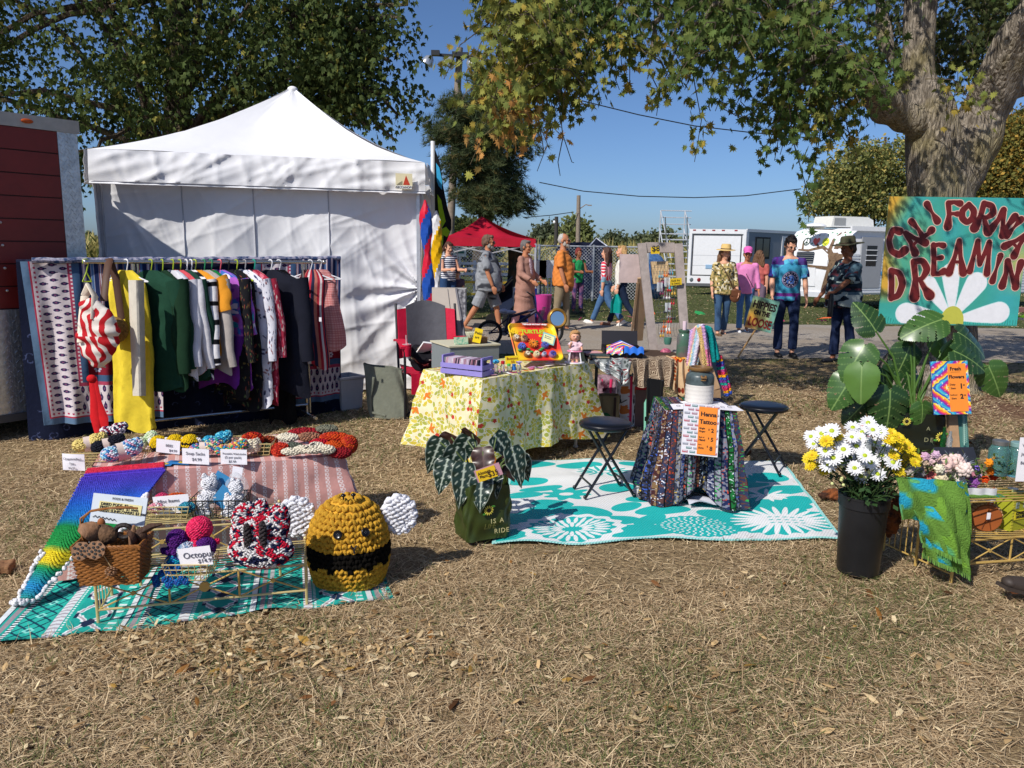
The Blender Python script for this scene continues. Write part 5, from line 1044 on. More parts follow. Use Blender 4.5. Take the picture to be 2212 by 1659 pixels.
for s,z,mt_,sz,ex in(('HIPPIES',.66,LB,Hd*.31,.8),('ON THE',.46,LB,Hd*.19,1.),('LOOSE',.1,LR,Hd*.36,.88)):
 me=text_mesh('lettering',s,sz,mt_,bold=.006,extrude=.001,align='LEFT');xs_=[v.co.x for v in me.vertices];w=max(xs_)-min(xs_);k=Wd*.86/w if s!='ON THE' else Wd*.6/w
 me.transform(Mb@MT((Wd*.07 if s!='ON THE' else Wd*.18,Hd*z,.002))@Mx.Diagonal((k,1,1,1)));LK('lettering',me,bd,world_co=True)
#  SHARED HELPERS FOR GOODS
YARN=mat('yarn','#ffffff',.92,attr=True,var=.12,scale=120,bmp=.5,bscale=300,spec=.15)
def _tpl(n=5,k=3):
 m=MB();m.ell((0,0,0),1,n,k);return AR(m.v),AR(m.f)
PV,PF=_tpl()
def fib(n):
 i=np.arange(n)+.5;ph=np.arccos(1-2*i/n);th=pi*(1+5**.5)*i
 return np.stack([np.cos(th)*np.sin(ph),np.sin(th)*np.sin(ph),np.cos(ph)],1)
def frames(nrm,rs,tilt=.6):
 z=nrm/np.linalg.norm(nrm,axis=1)[:,None];up=np.where(np.abs(z[:,2:3])>.95,[[1.,0,0]],[[0,0,1.]]);x=np.cross(up,z);x/=np.linalg.norm(x,axis=1)[:,None];y=np.cross(z,x)
 a=(rs.rand(len(z))*2-1)*tilt;c,s_=np.cos(a)[:,None],np.sin(a)[:,None];return np.stack([x*c+y*s_,-x*s_+y*c,z],2)
def yarn_mesh(name,shapes,size,seed=0,squash=(1.25,.8,.7),tilt=.7,core=True):
 rs=np.random.RandomState(seed);Ps,Ns,Cs=[],[],[];Q=[]
 for sh in shapes:
  c,r,col=sh[:3];r=AR(r if hasattr(r,'__len__')else(r,)*3,float);E=AR(__import__('mathutils').Euler(sh[3]).to_matrix())if len(sh)>3 else np.eye(3)
  area=4*pi*((r[0]*r[1])**1.6/3+(r[0]*r[2])**1.6/3+(r[1]*r[2])**1.6/3)**(1/1.6);n=int(max(14,area/(size*size*1.7)));d=fib(n);p=d*r;nr=d/r;nr/=np.linalg.norm(nr,axis=1)[:,None]
  Ps.append(p@E.T+AR(c));Ns.append(nr@E.T);Cs.append(col(d)if callable(col)else np.tile(SR_(col)if isinstance(col,str)else col,(n,1)));Q.append((AR(c),r,E))
 keep=[]
 for i,P in EN(Ps):
  k=np.ones(len(P),bool)
  for j,(c,r,E)in EN(Q):
   if j!=i:k&=((((P-c)@E)/r)**2).sum(1)>.72
  keep.append(k)
 P=np.concatenate([a[k]for a,k in zip(Ps,keep)]);N=np.concatenate([a[k]for a,k in zip(Ns,keep)]);C_=np.concatenate([a[k]for a,k in zip(Cs,keep)])
 M=frames(N,rs,tilt)*AR(squash)[None,None,:];co,fa,cl=scatter(PV,PF,M,P+rs.normal(size=P.shape)*size*.08,size*(.85+.3*rs.rand(len(P))),C_*(.9+.2*rs.rand(len(P),1)))
 if core:
  cm=MB()
  for sh in shapes:
   r=AR(sh[1]if hasattr(sh[1],'__len__')else(sh[1],)*3)*.97;E=__import__('mathutils').Euler(sh[3]).to_matrix()if len(sh)>3 else None
   cc=sh[2](AR([[0,0,.3]]))[0]if callable(sh[2])else(SR_(sh[2])if isinstance(sh[2],str)else sh[2]);cm.col=tuple(cc);cm.ell(sh[0],r,12,8,M=E)
  o=len(co);co=np.concatenate([co,AR(cm.v)]);fa=np.concatenate([fa,AR(cm.f)+o]);cl=np.concatenate([cl,AR(cm.c)])
 return npmesh(name,co,fa,YARN,cl,smooth=True)
def YN(name,label,cat,base,shapes,size,seed=0,group=None,rz=0,**kw):
 o=LK(name,yarn_mesh(name,shapes,size,seed,**kw));o.matrix_world=MT(base)@MR(rz,4,'Z');MATW[o.name]=o.matrix_world.copy();return tag(o,label,cat,group)
def YP(name,shapes,size,parent,seed=0,label=None,**kw):return LK(name,yarn_mesh(name,shapes,size,seed,**kw),parent,label)
PAPER=FT('card_white','#ece9ee',.6);PEN=FT('pen_grey','#5a5a66',.7)
def CRD(name,label,y,tl,tr,bl,lines,size,ink=None,paper=None,yb=None,th=.0015,cat='price card',align='LEFT',bend=.0,parent=None,margin=.08,space=1.15,bold=0):
 a,b,c=ay(*tl,y),ay(*tr,y),ay(*bl,yb or y);xd=b-a;zd=a-c;W_,H_=xd.length,zd.length;Mb=plane_M(c,xd,zd)
 m=MB(Mb);m.grid(lambda i,j:(i*W_,j*H_,bend*sin(pi*i)*sin(pi*j*.7)),8,6,thick=th)
 if parent is None:o=TG(name,label,cat,c);PA('paper',m,paper or PAPER,o)
 else:o=PA(name,m,paper or PAPER,parent,w=1)
 for k,ln in EN(lines):
  s,x,z,sc_=ln if isinstance(ln,tuple)else(ln,margin,1-.28-k*.27,1)
  me=text_mesh('lettering',s,size*sc_,ink or PEN,extrude=.0004,bold=bold,align='LEFT');me.transform(Mb@MT((W_*x,H_*z,.0025+abs(bend)*1.05)));LK('lettering',me,o,world_co=True)
 return o,Mb,W_,H_
#  CLOTHES RACK WITH QUILTS
RL,RR=ay(185,566,5.75),ay(700,566,6.8);RR.z=RL.z=(RL.z+RR.z)/2;RD=(RR-RL).normalized();RN=V((RD.y,-RD.x,0));RLEN=(RR-RL).length
CHR=mat('chrome','#c9c4bd',.22,metal=.9,var=.05)
rk=TG('clothes_rack','chrome rolling clothes rack full of second hand clothes on hangers','clothes rack',(RL+RR)/2-Z(RL.z))
m=MB();m.tb([RL,RR],.014,10);m.ell(RR,.02);m.ell(RL,.02);PA('rail',m,CHR,rk)
def rp(u):
 lo,hi=-.6,RLEN+.6
 for _ in rn(30):
  mid=(lo+hi)/2;p=RL+RD*mid;q=CR.transposed()@(p-Z(CAM_H));uu=1106+FPX*q.x/-q.z
  if uu<u:lo=mid
  else:hi=mid
 return lo
for u in(288,655):
 p=RL+RD*rp(u);q=p-RN*.02;m=MB();m.tb([q,V((q.x,q.y,.08))],.014,8);m.tb([q+RD*.03,V((q.x,q.y,.08))+RD*.03],.008,8);PA('upright',m,CHR,rk)
 m=MB();f0=V((q.x,q.y,.07));m.tb([f0+RN*.22,f0-RN*.22],.014,8);PA('foot',m,CHR,rk)
m=MB();a,b=RL+RD*rp(288),RL+RD*rp(655);a.z=b.z=.16;m.tb([a,b],.012,8);PA('lower_bar',m,CHR,rk)
def dpy(p):q=CR.transposed()@(V(p)-Z(CAM_H));return 1106+FPX*q.x/-q.z,829.5+FPX*q.y/q.z
def drape(topL,topR,botL,botR,nx,nz,mats,su,sv,fold=.02,seed=0,thick=.006,back=None,name=None):
 rs_=random.Random(seed);ph=[rs_.uniform(0,6)for _ in rn(5)];nrm=V(((topR-topL).y,-(topR-topL).x,0)).normalized()
 def f(i,j):
  t,b=topL.lerp(topR,i),botL.lerp(botR,i);p=t.lerp(b,j);o=fold*(.25+.75*j)*(sin(i*23+ph[0]+j*.8)+.6*sin(i*41+ph[1]-j)+.8*sin(i*9+ph[2]))+.004*sin(j*14+i*30)
  return p+nrm*(o+.02)
 m=MB();m.grid(lambda i,j:f(i,1-j),nx,nz,su,sv,thick=thick);return m
PX=330
p=Paint(2.4,1.36,PX,'#1c2f58');X,Y=p.x,p.y
p.m(X>0,'#5a7490');inner=(X>.05)&(X<2.35)&(Y>.05);p.m(inner,'#b0324a');p.m((X>.065)&(X<2.335)&(Y>.065),'#d8ccd0');p.m((X>.08)&(X<2.32)&(Y>.08)&(np.sin(X*160)*np.sin(Y*160)>.2),'#a8405a')
p.m((X>.095)&(X<2.305)&(Y>.095),'#cfc4c8')
for side in(0,1):
 for r_ in rn(3):
  if side==0:
   for k in rn(24):
    cx_,cy_=.135+.075*r_,.12+.062*k+(.031 if r_%2 else 0);p.ell(cx_,cy_,.026,.013,'#28224a');p.ell(cx_+.03,cy_,.008,.004,'#28224a');p.ell(cx_,cy_,.01,.006,'#7a4a6a');p.ell(2.4-cx_,cy_,.026,.013,'#28224a');p.ell(2.4-cx_,cy_,.01,.006,'#7a4a6a')
  else:
   for k in rn(36):
    cx_,cy_=.34+.058*k+(.029 if r_%2 else 0),.135+.075*r_
    if cx_<2.05:p.ell(cx_,cy_,.014,.028,'#28224a');p.ell(cx_,cy_+.032,.004,.009,'#28224a');p.ell(cx_,cy_,.006,.011,'#7a4a6a')
p.m((X>.315)&(X<2.085)&(Y>.315),'#a8405a');p.m((X>.33)&(X<2.07)&(Y>.33)&(np.sin(Y*200)>0),'#d8ccd0');p.m((X>.345)&(X<2.055)&(Y>.345),'#3f5a7c')
f_=(X>.4)&(X<2.)&(Y>.4);p.m(f_,'#1e2a52');st_=np.sin(X*105)
p.m(f_&(st_>.2),'#c8c4cc');p.m(f_&(st_>.5),'#7a2436');p.m(f_&(st_>.86),'#d8d4da');p.m(f_&(np.sin(X*52+1)>.9),'#4a6a96')
rb_=f_&(Y<.8);p.m(rb_,'#7c1a2a')
r7=random.Random(3)
for k in rn(46):
 cx_,cy_=r7.uniform(.44,1.96),r7.uniform(.43,.78);p.petals(cx_,cy_,.008,.03,6,.009,r7.choice(['#a8b0c4','#c8c0c8','#6a7ca0','#d8c8b0']));p.ell(cx_,cy_,.009,.009,'#2a2c4a')
 p.ell(cx_+.05,cy_+.02,.018,.005,'#4a6a5a',r7.uniform(0,3))
QLT=CL('quilt_print','#ffffff',image=p.img('quilt_print'))
p=Paint(2.2,1.5,200,'#141a30');rs=np.random.RandomState(4)
for k in rn(260):
 cx_,cy_=rs.rand()*2.2,rs.rand()*1.5;a0=rs.rand()*6
 for q in rn(7):a=a0+q*.5;p.ell(cx_+.022*cos(a)*(1-q*.08),cy_+.022*sin(a)*(1-q*.08),.004,.004,'#4a5478')
NAVQ=CL('navy_scroll_print','#ffffff',image=p.img('navy_scroll'))
yl,yr=5.95,7.15
bb=[ay(35,566,yl),ay(735,558,yr)]
q2=TG('navy_quilt','dark navy scroll printed quilt hanging lowest behind the clothes rack','quilt',(bb[0]+bb[1])/2-Z(1.4))
m=drape(bb[0]-RN*.03,bb[1]-RN*.03,ay(66,1000,yl),ay(736,885,yr),70,24,0,1,1,.018,2);PA('quilt_panel',m,NAVQ,q2)
m=MB();m.grid(lambda i,j:(bb[0].lerp(bb[1],i)-RN*.02)+Z(.018)*sin(pi*j)-RN*.06*j+V((0,0,-.25*max(0,j-.5)*2)),40,8,2.2,.4,thick=.005);PA('back_fold',m,NAVQ,q2)
q1=TG('patchwork_quilt','cream, red and blue printed quilt with a paisley border draped behind the clothes','quilt',(bb[0]+bb[1])/2-Z(1.38))
m=drape(bb[0]+V((.03,0,.005)),bb[0].lerp(bb[1],.4),ay(96,918,yl-.02),ay(352,900,yl+.42),70,40,0,.42,1,.022,1,thick=.008);PA('quilt_panel',m,QLT,q1)
q3=TG('patchwork_quilt','second paisley bordered quilt showing behind the red apron at the right end of the rack','quilt',bb[1]-Z(1.38))
m=drape(bb[0].lerp(bb[1],.7),bb[1]+Z(.005),ay(560,880,yr-.4),ay(733,862,yr-.05),50,40,0,.36,1,.022,3,thick=.008);m.uv=[(1-a,b)for a,b in m.uv];PA('quilt_panel',m,QLT,q3)
m=MB();m.tb([(bb[0]+V((.12,0,.012))).lerp(bb[1],i/30)+V((0,0,.004*sin(i*2)))for i in rn(31)],.022,8);PA('top_roll',m,CL('stripe_roll','#34486e',two='#a8a4b4',scale=22),q1)
def hanger(m,x,z0,col,wdir,W_):
 p=RL+RD*x;R_=.02;hook=[p+Z(-.0)+wdir*0+V((R_*cos(a)*wdir.x,R_*cos(a)*wdir.y,R_*sin(a)+.0))for a in[pi+.6-i*.6 for i in rn(7)]]
 top=p+Z(-.075);m.tb(hook+[top],.0048,6);L_,R2=top+wdir*W_+Z(-.07),top-wdir*W_+Z(-.07);m.tb([top,L_],.0055,6);m.tb([top,R2],.0055,6);m.tb([L_,R2],.005,6);return top
GN=0
def GA(u,label,col,L_=.62,W_=.22,T_=.035,sleeve=.5,yaw=22,hcol='#a8b830',mt=None,cat='shirt',name='shirt',sl_mt=None,flare=1.15,slr=.043,lower=None,drop=0):
 global GN;GN+=1;L_*=1.13;x=rp(u);a=R(yaw)*1.;wd=(RN*cos(a)+RD*sin(a)).normalized();nd=V((-wd.y,wd.x,0));rs_=random.Random(GN)
 p0=RL+RD*x;t=TG(name,label,cat,p0,group='clothes hanging on the rack')
 m=MB();top=hanger(m,x,0,hcol,wd,.19);PA('hanger',m,FT('hanger'+hcol,hcol,.35),t)
 M1=mt or CL('cloth'+col,col);top=top+Z(.012-drop);n,k=40,34;ph=[rs_.uniform(0,6)for _ in rn(4)]
 def body(i,j):
  th=2*pi*i;z=-j*L_
  w=.055+(W_-.055)*min(1,(j*L_/.085))**.75 if j*L_<.085 else W_*(1+(flare-1)*j)
  tt=(.01+T_*.62*min(1,j*L_/.12))*(1+.35*sin(j*3));fold=1+.35*min(1,j*2)*sin(th*4+ph[0]+j*2)+.2*sin(th*7+ph[1]+j*5)
  return top+wd*(w*cos(th)+.012*sin(j*6+ph[2]))+nd*(tt*sin(th)*fold+.02*sin(j*4+ph[3])*j+.016*mnoise.noise(V((cos(th)*2.5+GN,sin(th)*1.5,j*L_*7)))+.007*mnoise.noise(V((cos(th)*7+GN,sin(th)*4,j*L_*16))))+V((0,0,z-.012*abs(cos(th))*(j>.9)-.028*sin(th*3+ph[1])*(j>.97)))
 m=MB();m.grid(lambda i,j:body(i,1-j),n,k,1,L_,thick=.003);PA('body_panel',m,M1,t)
 if lower:m=MB();m.grid(lambda i,j:body(i,.55+.45*(1-j))+nd*.004*math.copysign(1,sin(2*pi*i)),n,10,1,.3,thick=.006);PA('lower_panel',m,lower,t)
 if sleeve:
  for sg in(1,-1):
   S=top+wd*sg*(W_*.93)+Z(-.07);sl=[S+wd*sg*(.03*min(1,q*2)+.05*q)+nd*(.02*sin(q*3+ph[0]))+V((.003*sin(q*14),.003*cos(q*11),-sleeve*1.1*q))for q in[k_/16 for k_ in rn(17)]]
   m=MB();m.tb(sl,[slr*(1.15-.35*q)*(1+.04*sin(q*13+ph[2])+.02*sin(q*41+ph[0]))for q in[k_/16 for k_ in rn(17)]],12,flat=.62);PA('sleeve',m,sl_mt or M1,t)
 return t,top,wd,nd
def PRM(n,base,fn,w=.5,h=.6,px=300):p=Paint(w,h,px,base);fn(p);return CL(n,'#ffffff',image=p.img(n),ims=(w,h)if False else None)
def SPK(cols,n,r,seed=0,al=.5):
 def f(p):
  q=random.Random(seed)
  for _ in rn(n):p.ell(q.uniform(0,p.W),q.uniform(0,p.H),r*q.uniform(.6,1.3),r*al*q.uniform(.6,1.3),q.choice(cols),q.uniform(0,3))
 return f
def stripes(cols,f):
 def g_(p):
  idx=(np.floor(p.x*f)).astype(int)%len(cols)
  for i,c in EN(cols):p.m(idx==i,c)
 return g_
LIME,WH,TEAL,BLK='#a3b82c','#e6e6ea','#1f9c84','#1a1a20'
p=Paint(.6,.8,260,'#d9cfc6');w_=np.sin(p.x*38+6*VN(p.x,p.y,7,3)+3*np.sin(p.y*9));p.m(w_>-.1,'#b01c24');SWIRL=CL('red_swirl_print','#ffffff',image=p.img('red_swirl'),rough=.8,ims=(.33,.44))
t=TG('sling_bag','red and white swirl print bag with a cream strap, leftmost on the rack','bag',RL+RD*rp(185))
m=MB();tp_=hanger(m,rp(185),0,LIME,RD,.03);PA('hanger',m,FT('hanger'+LIME,LIME,.35),t)
c=ay(213,722,5.55);m=MB();m.ell(c,(.155,.07,.2),22,16,M=MR(.25,3,'Y'));m.ell(c+V((-.02,0,-.12)),(.12,.065,.12),18,12);m.ell(c+V((-.03,0,.15)),(.09,.05,.12),14,10)
me=FU(m,'bag_body',SWIRL,.012,3,WRK(.01,34,5));LK('bag_body',me,t,world_co=True)
m=MB();m.tb([ay(183,640,5.6),ay(192,618,5.6),ay(205,640,5.55),ay(200,690,5.5)],[.03,.032,.03,.02],8,flat=.5);m.tb([ay(183,640,5.6),ay(176,690,5.55),ay(172,740,5.5)],[.03,.025,.02],8,flat=.5);PA('strap',m,CL('cream_strap','#ddd2bf'),t)
m=MB()
for(q)in([(197,812),(203,860),(205,900),(210,935)],[(203,815),(212,870),(224,905),(228,938)]):
 m.tb([ay(u,v,5.5-.02*i)for i,(u,v)in EN(q)],[.02,.028,.036,.02],8,flat=.3)
m.ell(ay(198,818,5.5),(.035,.03,.03));PA('scarf_tail',m,CL('scarf_red','#c01c22'),t)
t=TG('leather_bag','brown whip stitched leather strap bag stuffed with straw hanging on the rack','bag',RL+RD*rp(240));LTH=mat('strap_leather','#4a2c1a',.6)
m=MB();q=RL+RD*rp(236);m.tb([ay(224,650,5.62),ay(229,600,5.68),q+Z(.02),ay(250,600,5.85),ay(262,690,5.8)],[.028,.028,.03,.028,.026],8,flat=.25);PA('strap',m,LTH,t)
m=MB();m.ell(ay(249,712,5.8),(.1,.06,.1),14,10);PA('pouch',m,mat('straw_weave','#8a6a38',.9,var=.5,scale=60,bmp=1,bscale=60),t)
t,top,wd,nd=GA(272,'long yellow apron with a cream lining hanging near the left end of the rack','#dcc43a',1.08,.17,.045,0,40,WH,cat='apron',name='apron',flare=1.1)
m=MB();m.grid(lambda i,j:ay(278+(32-6*j)*i+10*j,605+250*j,5.72-.07*sin(pi*i)-.02*j),8,14,thick=.004);PA('lining',m,CL('cream_lining','#c9c2b4'),t)
GA(325,'dark green sweatshirt, first of the two green ones on the rack','#1c4030',.8,.25,.05,.62,34,LIME,slr=.062)
GA(350,'forest green cardigan with hanging sleeve beside the first sweatshirt','#15301f',.78,.24,.05,.64,14,LIME,slr=.058)
GA(372,'white cotton shirt tucked between green and coral garments','#cdcdd6',.72,.23,.04,.6,20,LIME)
GA(388,'coral and white colour block sweater on a lime hanger','#c8505a',.7,.23,.04,.62,24,LIME,sl_mt=CL('cloth#d8d6da','#d8d6da'),lower=CL('cloth#d8d6da','#d8d6da'),cat='sweater',name='sweater')
GA(402,'second dark green sweatshirt right of the coral sweater','#1a3c30',.74,.22,.04,.6,20,WH)
GA(412,'black and white striped shirt beside the mustard shirt','#e0dedf',.72,.22,.03,.6,22,WH,mt=PRM('black_stripe_print','#e4e2e4',lambda p:p.m(np.sin(p.y*70)>.75,'#15151a')))
GA(420,'mustard yellow short sleeved shirt on the rack','#d8902a',.62,.22,.05,.22,36,LIME,slr=.07)
GA(440,'pale grey beige long sleeved shirt on the rack','#a79f9a',.7,.23,.04,.62,24,'#2c8a5a')
GA(455,'green shawl with a rainbow serape stripe and fringe on the rack','#126a34',.66,.17,.05,0,30,'#2c8a5a',mt=PRM('serape_print','#12703a',lambda p:(p.m((p.y<.36)&(p.y>.24),'#c83a28'),p.m((p.y<.35)&(p.y>.33),'#e8c84a'),p.m((p.y<.31)&(p.y>.29),'#e8e4e0'),p.m((p.y<.27)&(p.y>.25),'#d85a9a'),p.m((p.y<.24)&(p.y>.22),'#15181a'))),cat='shawl',name='shawl')
GA(474,'purple blouse with a blue and pink flower print top on the rack','#7a2fa0',.84,.23,.06,.4,38,'#d85a6a',mt=PRM('purple_flower_print','#a85ab8',SPK(['#3aa0b8','#d84a8a','#7a3aa8','#e0d8e8','#3a6ab8'],260,.022,5)),lower=CL('cloth#6a2a94','#6a2a94'),cat='blouse',name='blouse')
GA(492,'black blouse with small ochre flowers on the rack','#1a1a1c',.9,.22,.04,.6,18,BLK,mt=PRM('black_flower_print','#18181c',SPK(['#6a5a30','#7a3a30','#4a5a3a'],260,.01,6)),cat='blouse',name='blouse')
GA(510,'second black flowered dress hanging behind the white one','#1a1a1c',1.,.2,.04,0,26,LIME,mt=MC['black_flower_print'],cat='dress',name='dress')
GA(528,'long white blouse with tiny dark leaves on the rack','#d8d8e0',.98,.23,.05,.6,24,'#9a9aa0',mt=PRM('white_leaf_print','#d4d4de',SPK(['#3a3c5a','#4a4a66','#8a5a5a'],240,.01,7)),cat='blouse',name='blouse')
GA(548,'red and pink paisley tunic left of the navy blazer','#a8384a',.96,.22,.05,.58,24,TEAL,mt=PRM('pink_paisley_print','#a02c42',SPK(['#c86a7a','#d8a0a8','#7a1a2c','#c8b8b0'],420,.014,8)),cat='tunic',name='tunic')
GA(584,'charcoal navy blazer facing left near the right end of the rack','#1a1c28',.92,.27,.06,.62,40,WH,slr=.068,cat='blazer',name='blazer',flare=1.2)
GA(602,'black trousers folded over a hanger behind the blazer','#101014',1.15,.13,.03,0,60,WH,cat='trousers',name='trousers',flare=.9)
GA(670,'red and white striped apron with dark ties on the rack','#b03040',.74,.12,.04,0,56,WH,mt=PRM('red_stripe_print','#c8c0c4',stripes(['#b02c3c','#d8d0d0','#b02c3c','#2a2a44','#c87a6a'],60)),cat='apron',name='apron')
GA(690,'pink gingham child dress with a white tag, rightmost on the rack','#c88a88',.6,.14,.05,0,60,WH,mt=PRM('pink_gingham_print','#cf9a98',lambda p:(p.m(np.sin(p.x*520)>0,'#b86a68',.5),p.m(np.sin(p.y*520)>0,'#a85a58',.5))),cat='dress',name='dress',flare=1.5)
m=MB();q=ay(692,690,6.45);m.box(q,(.02,.003,.035));SO('price_tag','small white price tag hanging on the pink gingham dress','tag',m,PAPER)
c=at(742,888);m=MB();m.lathe([(.11,0),(.13,.02),(.15,.3),(.165,.31),(.165,.33),(.14,.33),(.12,.03),(0,.03)],4,c+V((0,.1,0)),sx=1.2,sy=1.2);m.X=None
SO('storage_tub','grey white plastic storage tub beside the right foot of the rack','tub',m,FT('tub_grey','#b8bcc2',.4),ang=30)
#  LOW TABLE WITH CROCHET
def tablecloth(c4,z,drop,mt,amp=.02,flare=.1,n=200,hem=None,thick=.003,seed=0,skip=()):
 m=MB();C4=[V((c.x,c.y,z))for c in c4];m.grid(lambda i,j:C4[0].lerp(C4[1],i).lerp(C4[3].lerp(C4[2],i),j)+V((0,0,.0015*sin(i*14+j*9))),24,12,(C4[1]-C4[0]).length,(C4[3]-C4[0]).length)
 Ls=[(C4[(i+1)%4]-C4[i]).length for i in rn(4)];tot=sum(Ls);cen=sum(C4,V())/4;rr=random.Random(seed);ph=[rr.uniform(0,6)for _ in rn(6)]
 vs,uv=[],[];nj=14
 for j in rn(nj+1):
  t=j/nj
  for i in rn(n+1):
   s=i/n*tot;k=0
   while k<3 and s>Ls[k]:s-=Ls[k];k+=1
   a,b=C4[k],C4[(k+1)%4];d=(b-a)/Ls[k];nr=V((d.y,-d.x,0));e=min(s,Ls[k]-s);cf=math.exp(-e/.1);S=i/n*tot
   p=a+d*s;cd=(p-cen);cd.z=0;cd.normalize();o=flare*(.35+.9*cf)*t**.8+amp*t*(sin(S/tot*44+ph[0])+.7*sin(S/tot*75+ph[1]+t)+.5*sin(S/tot*25+ph[2])+.25*sin(S/tot*163+t*4))+.004+.016*min(1,t*4)*mnoise.noise(V((p.x*9,p.y*9,t*drop*7)))+.008*mnoise.noise(V((p.x*22,p.y*22,t*drop*18)))
   dz=drop*(hem(S/tot)if hem else 1)*t;q=p+(nr*(1-cf)+cd*cf*1.15)*o+V((0,0,-dz-.0+.01*sin(S*9)*t));vs.append(q);uv.append((S+.3,(C4[3]-C4[0]).length*0-dz))
 n+=1;m.add(vs,[(j*n+i,(j+1)*n+i,(j+1)*n+i+1,j*n+i+1)for j in rn(nj)for i in rn(n-1)],uv);return m
def table_under(name,label,c4,z,cat='table',leg_mat=None,inset=.05):
 cen=sum([V((c.x,c.y,0))for c in c4],V())/4;t=TG(name,label,cat,cen);m=MB()
 vs=[V((c.x,c.y,z-.03))for c in c4]+[V((c.x,c.y,z-.004))for c in c4];m.add(vs,BXF);PA('tabletop',m,FT('top_grey','#b4b2ac'),t,smooth=0)
 for c in c4:q=V((c.x,c.y,0));q=q+(cen-q).normalized()*inset*1.6;m=MB();m.tb([q,V((q.x,q.y,z-.03))],.013,8);m.ell(q+Z(.012),(.02,.02,.014));PA('leg',m,leg_mat or LEGM,t)
 return t
TZ=.48
f0,f1=at(190,1030,TZ),at(740,984,TZ);dd=(f1-f0).normalized();bk_=V((-dd.y,dd.x,0));LC=[f0,f1,f1+bk_*.56,f0+bk_*.56]
table_under('low_table','low table under the pink patterned cloth at the left',LC,TZ)
p=Paint(.3,.3,900,'#c8938c')
for cx_ in(.025,.075,.125,.175,.225,.275):
 for k in rn(15):rr_=np.hypot((p.x-cx_)/.8,(p.y-.01-k*.02));p.m((rr_<.0085)&(rr_>.005),'#e6dcdc');p.ell(cx_-.009,.01+k*.02,.002,.009,'#e6dcdc')
PINKC=mat('pink_loop_print','#ffffff',.85,image=p.img('pink_loop'),ims=(.3,.3),bmp=.3,bscale=20)
SO('tablecloth','dusty pink tablecloth with white loop pattern over the low table','tablecloth',tablecloth(LC,TZ+.002,.46,PINKC,.012,.1,seed=4),PINKC)
CRT=(f0,dd,bk_)
def tp(x,y,z=TZ+.006):q=f0+dd*x+bk_*y;q.z=z;return q
p=Paint(2.2,1.3,330,'#25a596');X,Y=p.x,p.y;u_=X%.62
def band(a,b,c):p.m((u_>=a)&(u_<b),c)
band(0,.03,'#d9dfe2');band(.03,.035,'#163448');band(.05,.075,'#9a8f96');m_=(u_>.09)&(u_<.115);p.m(m_,'#e8ecee');p.m(m_&(np.sin(Y*240)>.1),'#14202c');zz=np.abs(((Y*1/.16)%1)-.5)*2
m_=(u_>.12)&(u_<.27);p.m(m_,'#2cb0a0');p.m(m_&(np.abs(np.abs(u_-.195)/.075-zz)<.09),'#123c50');p.m(m_&(np.abs(np.abs(u_-.195)/.075-(1-zz))<.09),'#123c50');p.m(m_&(np.abs(u_-.195)/.075+zz<.4),'#8adcd0');p.m(m_&(np.abs(u_-.195)/.075+zz<.18),'#176a70')
m_=(u_>.28)&(u_<.33);p.m(m_,'#d4d8dc');p.m(m_&(np.sin(Y*170+np.abs(u_-.305)*60)>.5),'#a39aa2');m_=(u_>.335)&(u_<.35);p.m(m_&(np.sin(Y*260)>0),'#e8eef0')
zg=(Y/.22+VN(X,Y,60,2)*.1)%1;m_=(u_>.37)&(u_<.55);w_=np.abs(u_-.46)/.09;p.m(m_,'#1f9a90');p.m(m_&(np.abs(w_-np.abs(zg-.5)*2)<.22),'#dfe6e8');p.m(m_&(np.abs(w_-np.abs(zg-.5)*2)<.1),'#a89ca4');p.m(m_&(w_+np.abs(zg-.5)*2<.45),'#1b2c48');p.m(m_&(w_>.8)&(zg>.8),'#1b2c48')
m_=(u_>.56)&(u_<.6);p.m(m_,'#49c4b4');p.m(m_&(np.sin(Y*90)>.6),'#e4ecec')
IKAT=CL('ikat_print','#ffffff',image=p.img('ikat_print'),ims=(2.2,1.3),bmp=.3,rough=.75)
c0,c1,c2,c3=at(-60,1400),at(850,1288),at(800,1170),at(165,1175)
def bl(i,j):
 q=c0.lerp(c1,i).lerp(c3.lerp(c2,i),j);e=min(i,1-i,j,1-j);q.z=gz(q.x,q.y)+.016+.006*sin(i*30+j*5)*math.exp(-e*4)+.005*sin(i*17)*sin(j*13)+.012*math.exp(-j*18)*max(0,sin(i*11+1))
 q+=V((0,.012*sin(i*13)*(1-j),0));return q
m=MB();m.grid(bl,110,60,2.,1.25,thick=.006);SO('ikat_blanket','teal and white ikat patterned blanket spread on the grass under the crochet stall','blanket',m,IKAT)
TL=lambda i:[(0,'#e0364c'),(.1,'#dd3550'),(.13,'#5a3cc0'),(.25,'#4850c8'),(.36,'#2c6cd4'),(.48,'#1f7fc0'),(.53,'#1f8a4a'),(.66,'#2c9a4a'),(.7,'#e2cc2a'),(.76,'#e8d030'),(.79,'#1f9a50'),(.9,'#2a8ac4'),(1.,'#2c9a4a')]
def rcol(j):
 L_=TL(0)
 for(a,ca),(b,cb)in zip(L_[:-1],L_[1:]):
  if a<=j<=b:
   t=(j-a)/(b-a);A_,B_=AR(SR_(ca)),AR(SR_(cb));return A_*(1-t)+B_*t
 return AR(SR_(L_[-1][1]))
def rb_(i,j):
 if j<.14:t=j/.14;return tp(.0+.33*i-.01,.12*(1-t)-.012,TZ+.012)
 t=(j-.14)/.86*(1-.46*min(1,max(0,(i-.22)/.5)));x0,x1=-.02-.26*t**1.1,.33-.38*t;y=-.03-.1*t-.14*t*t+.03*sin(i*9+t*3)*t;z=max(.03,(TZ+.01)*(1-t)**.9*(1)-.00);return tp(x0+(x1-x0)*i,y,z+.012*sin(i*12)*t)
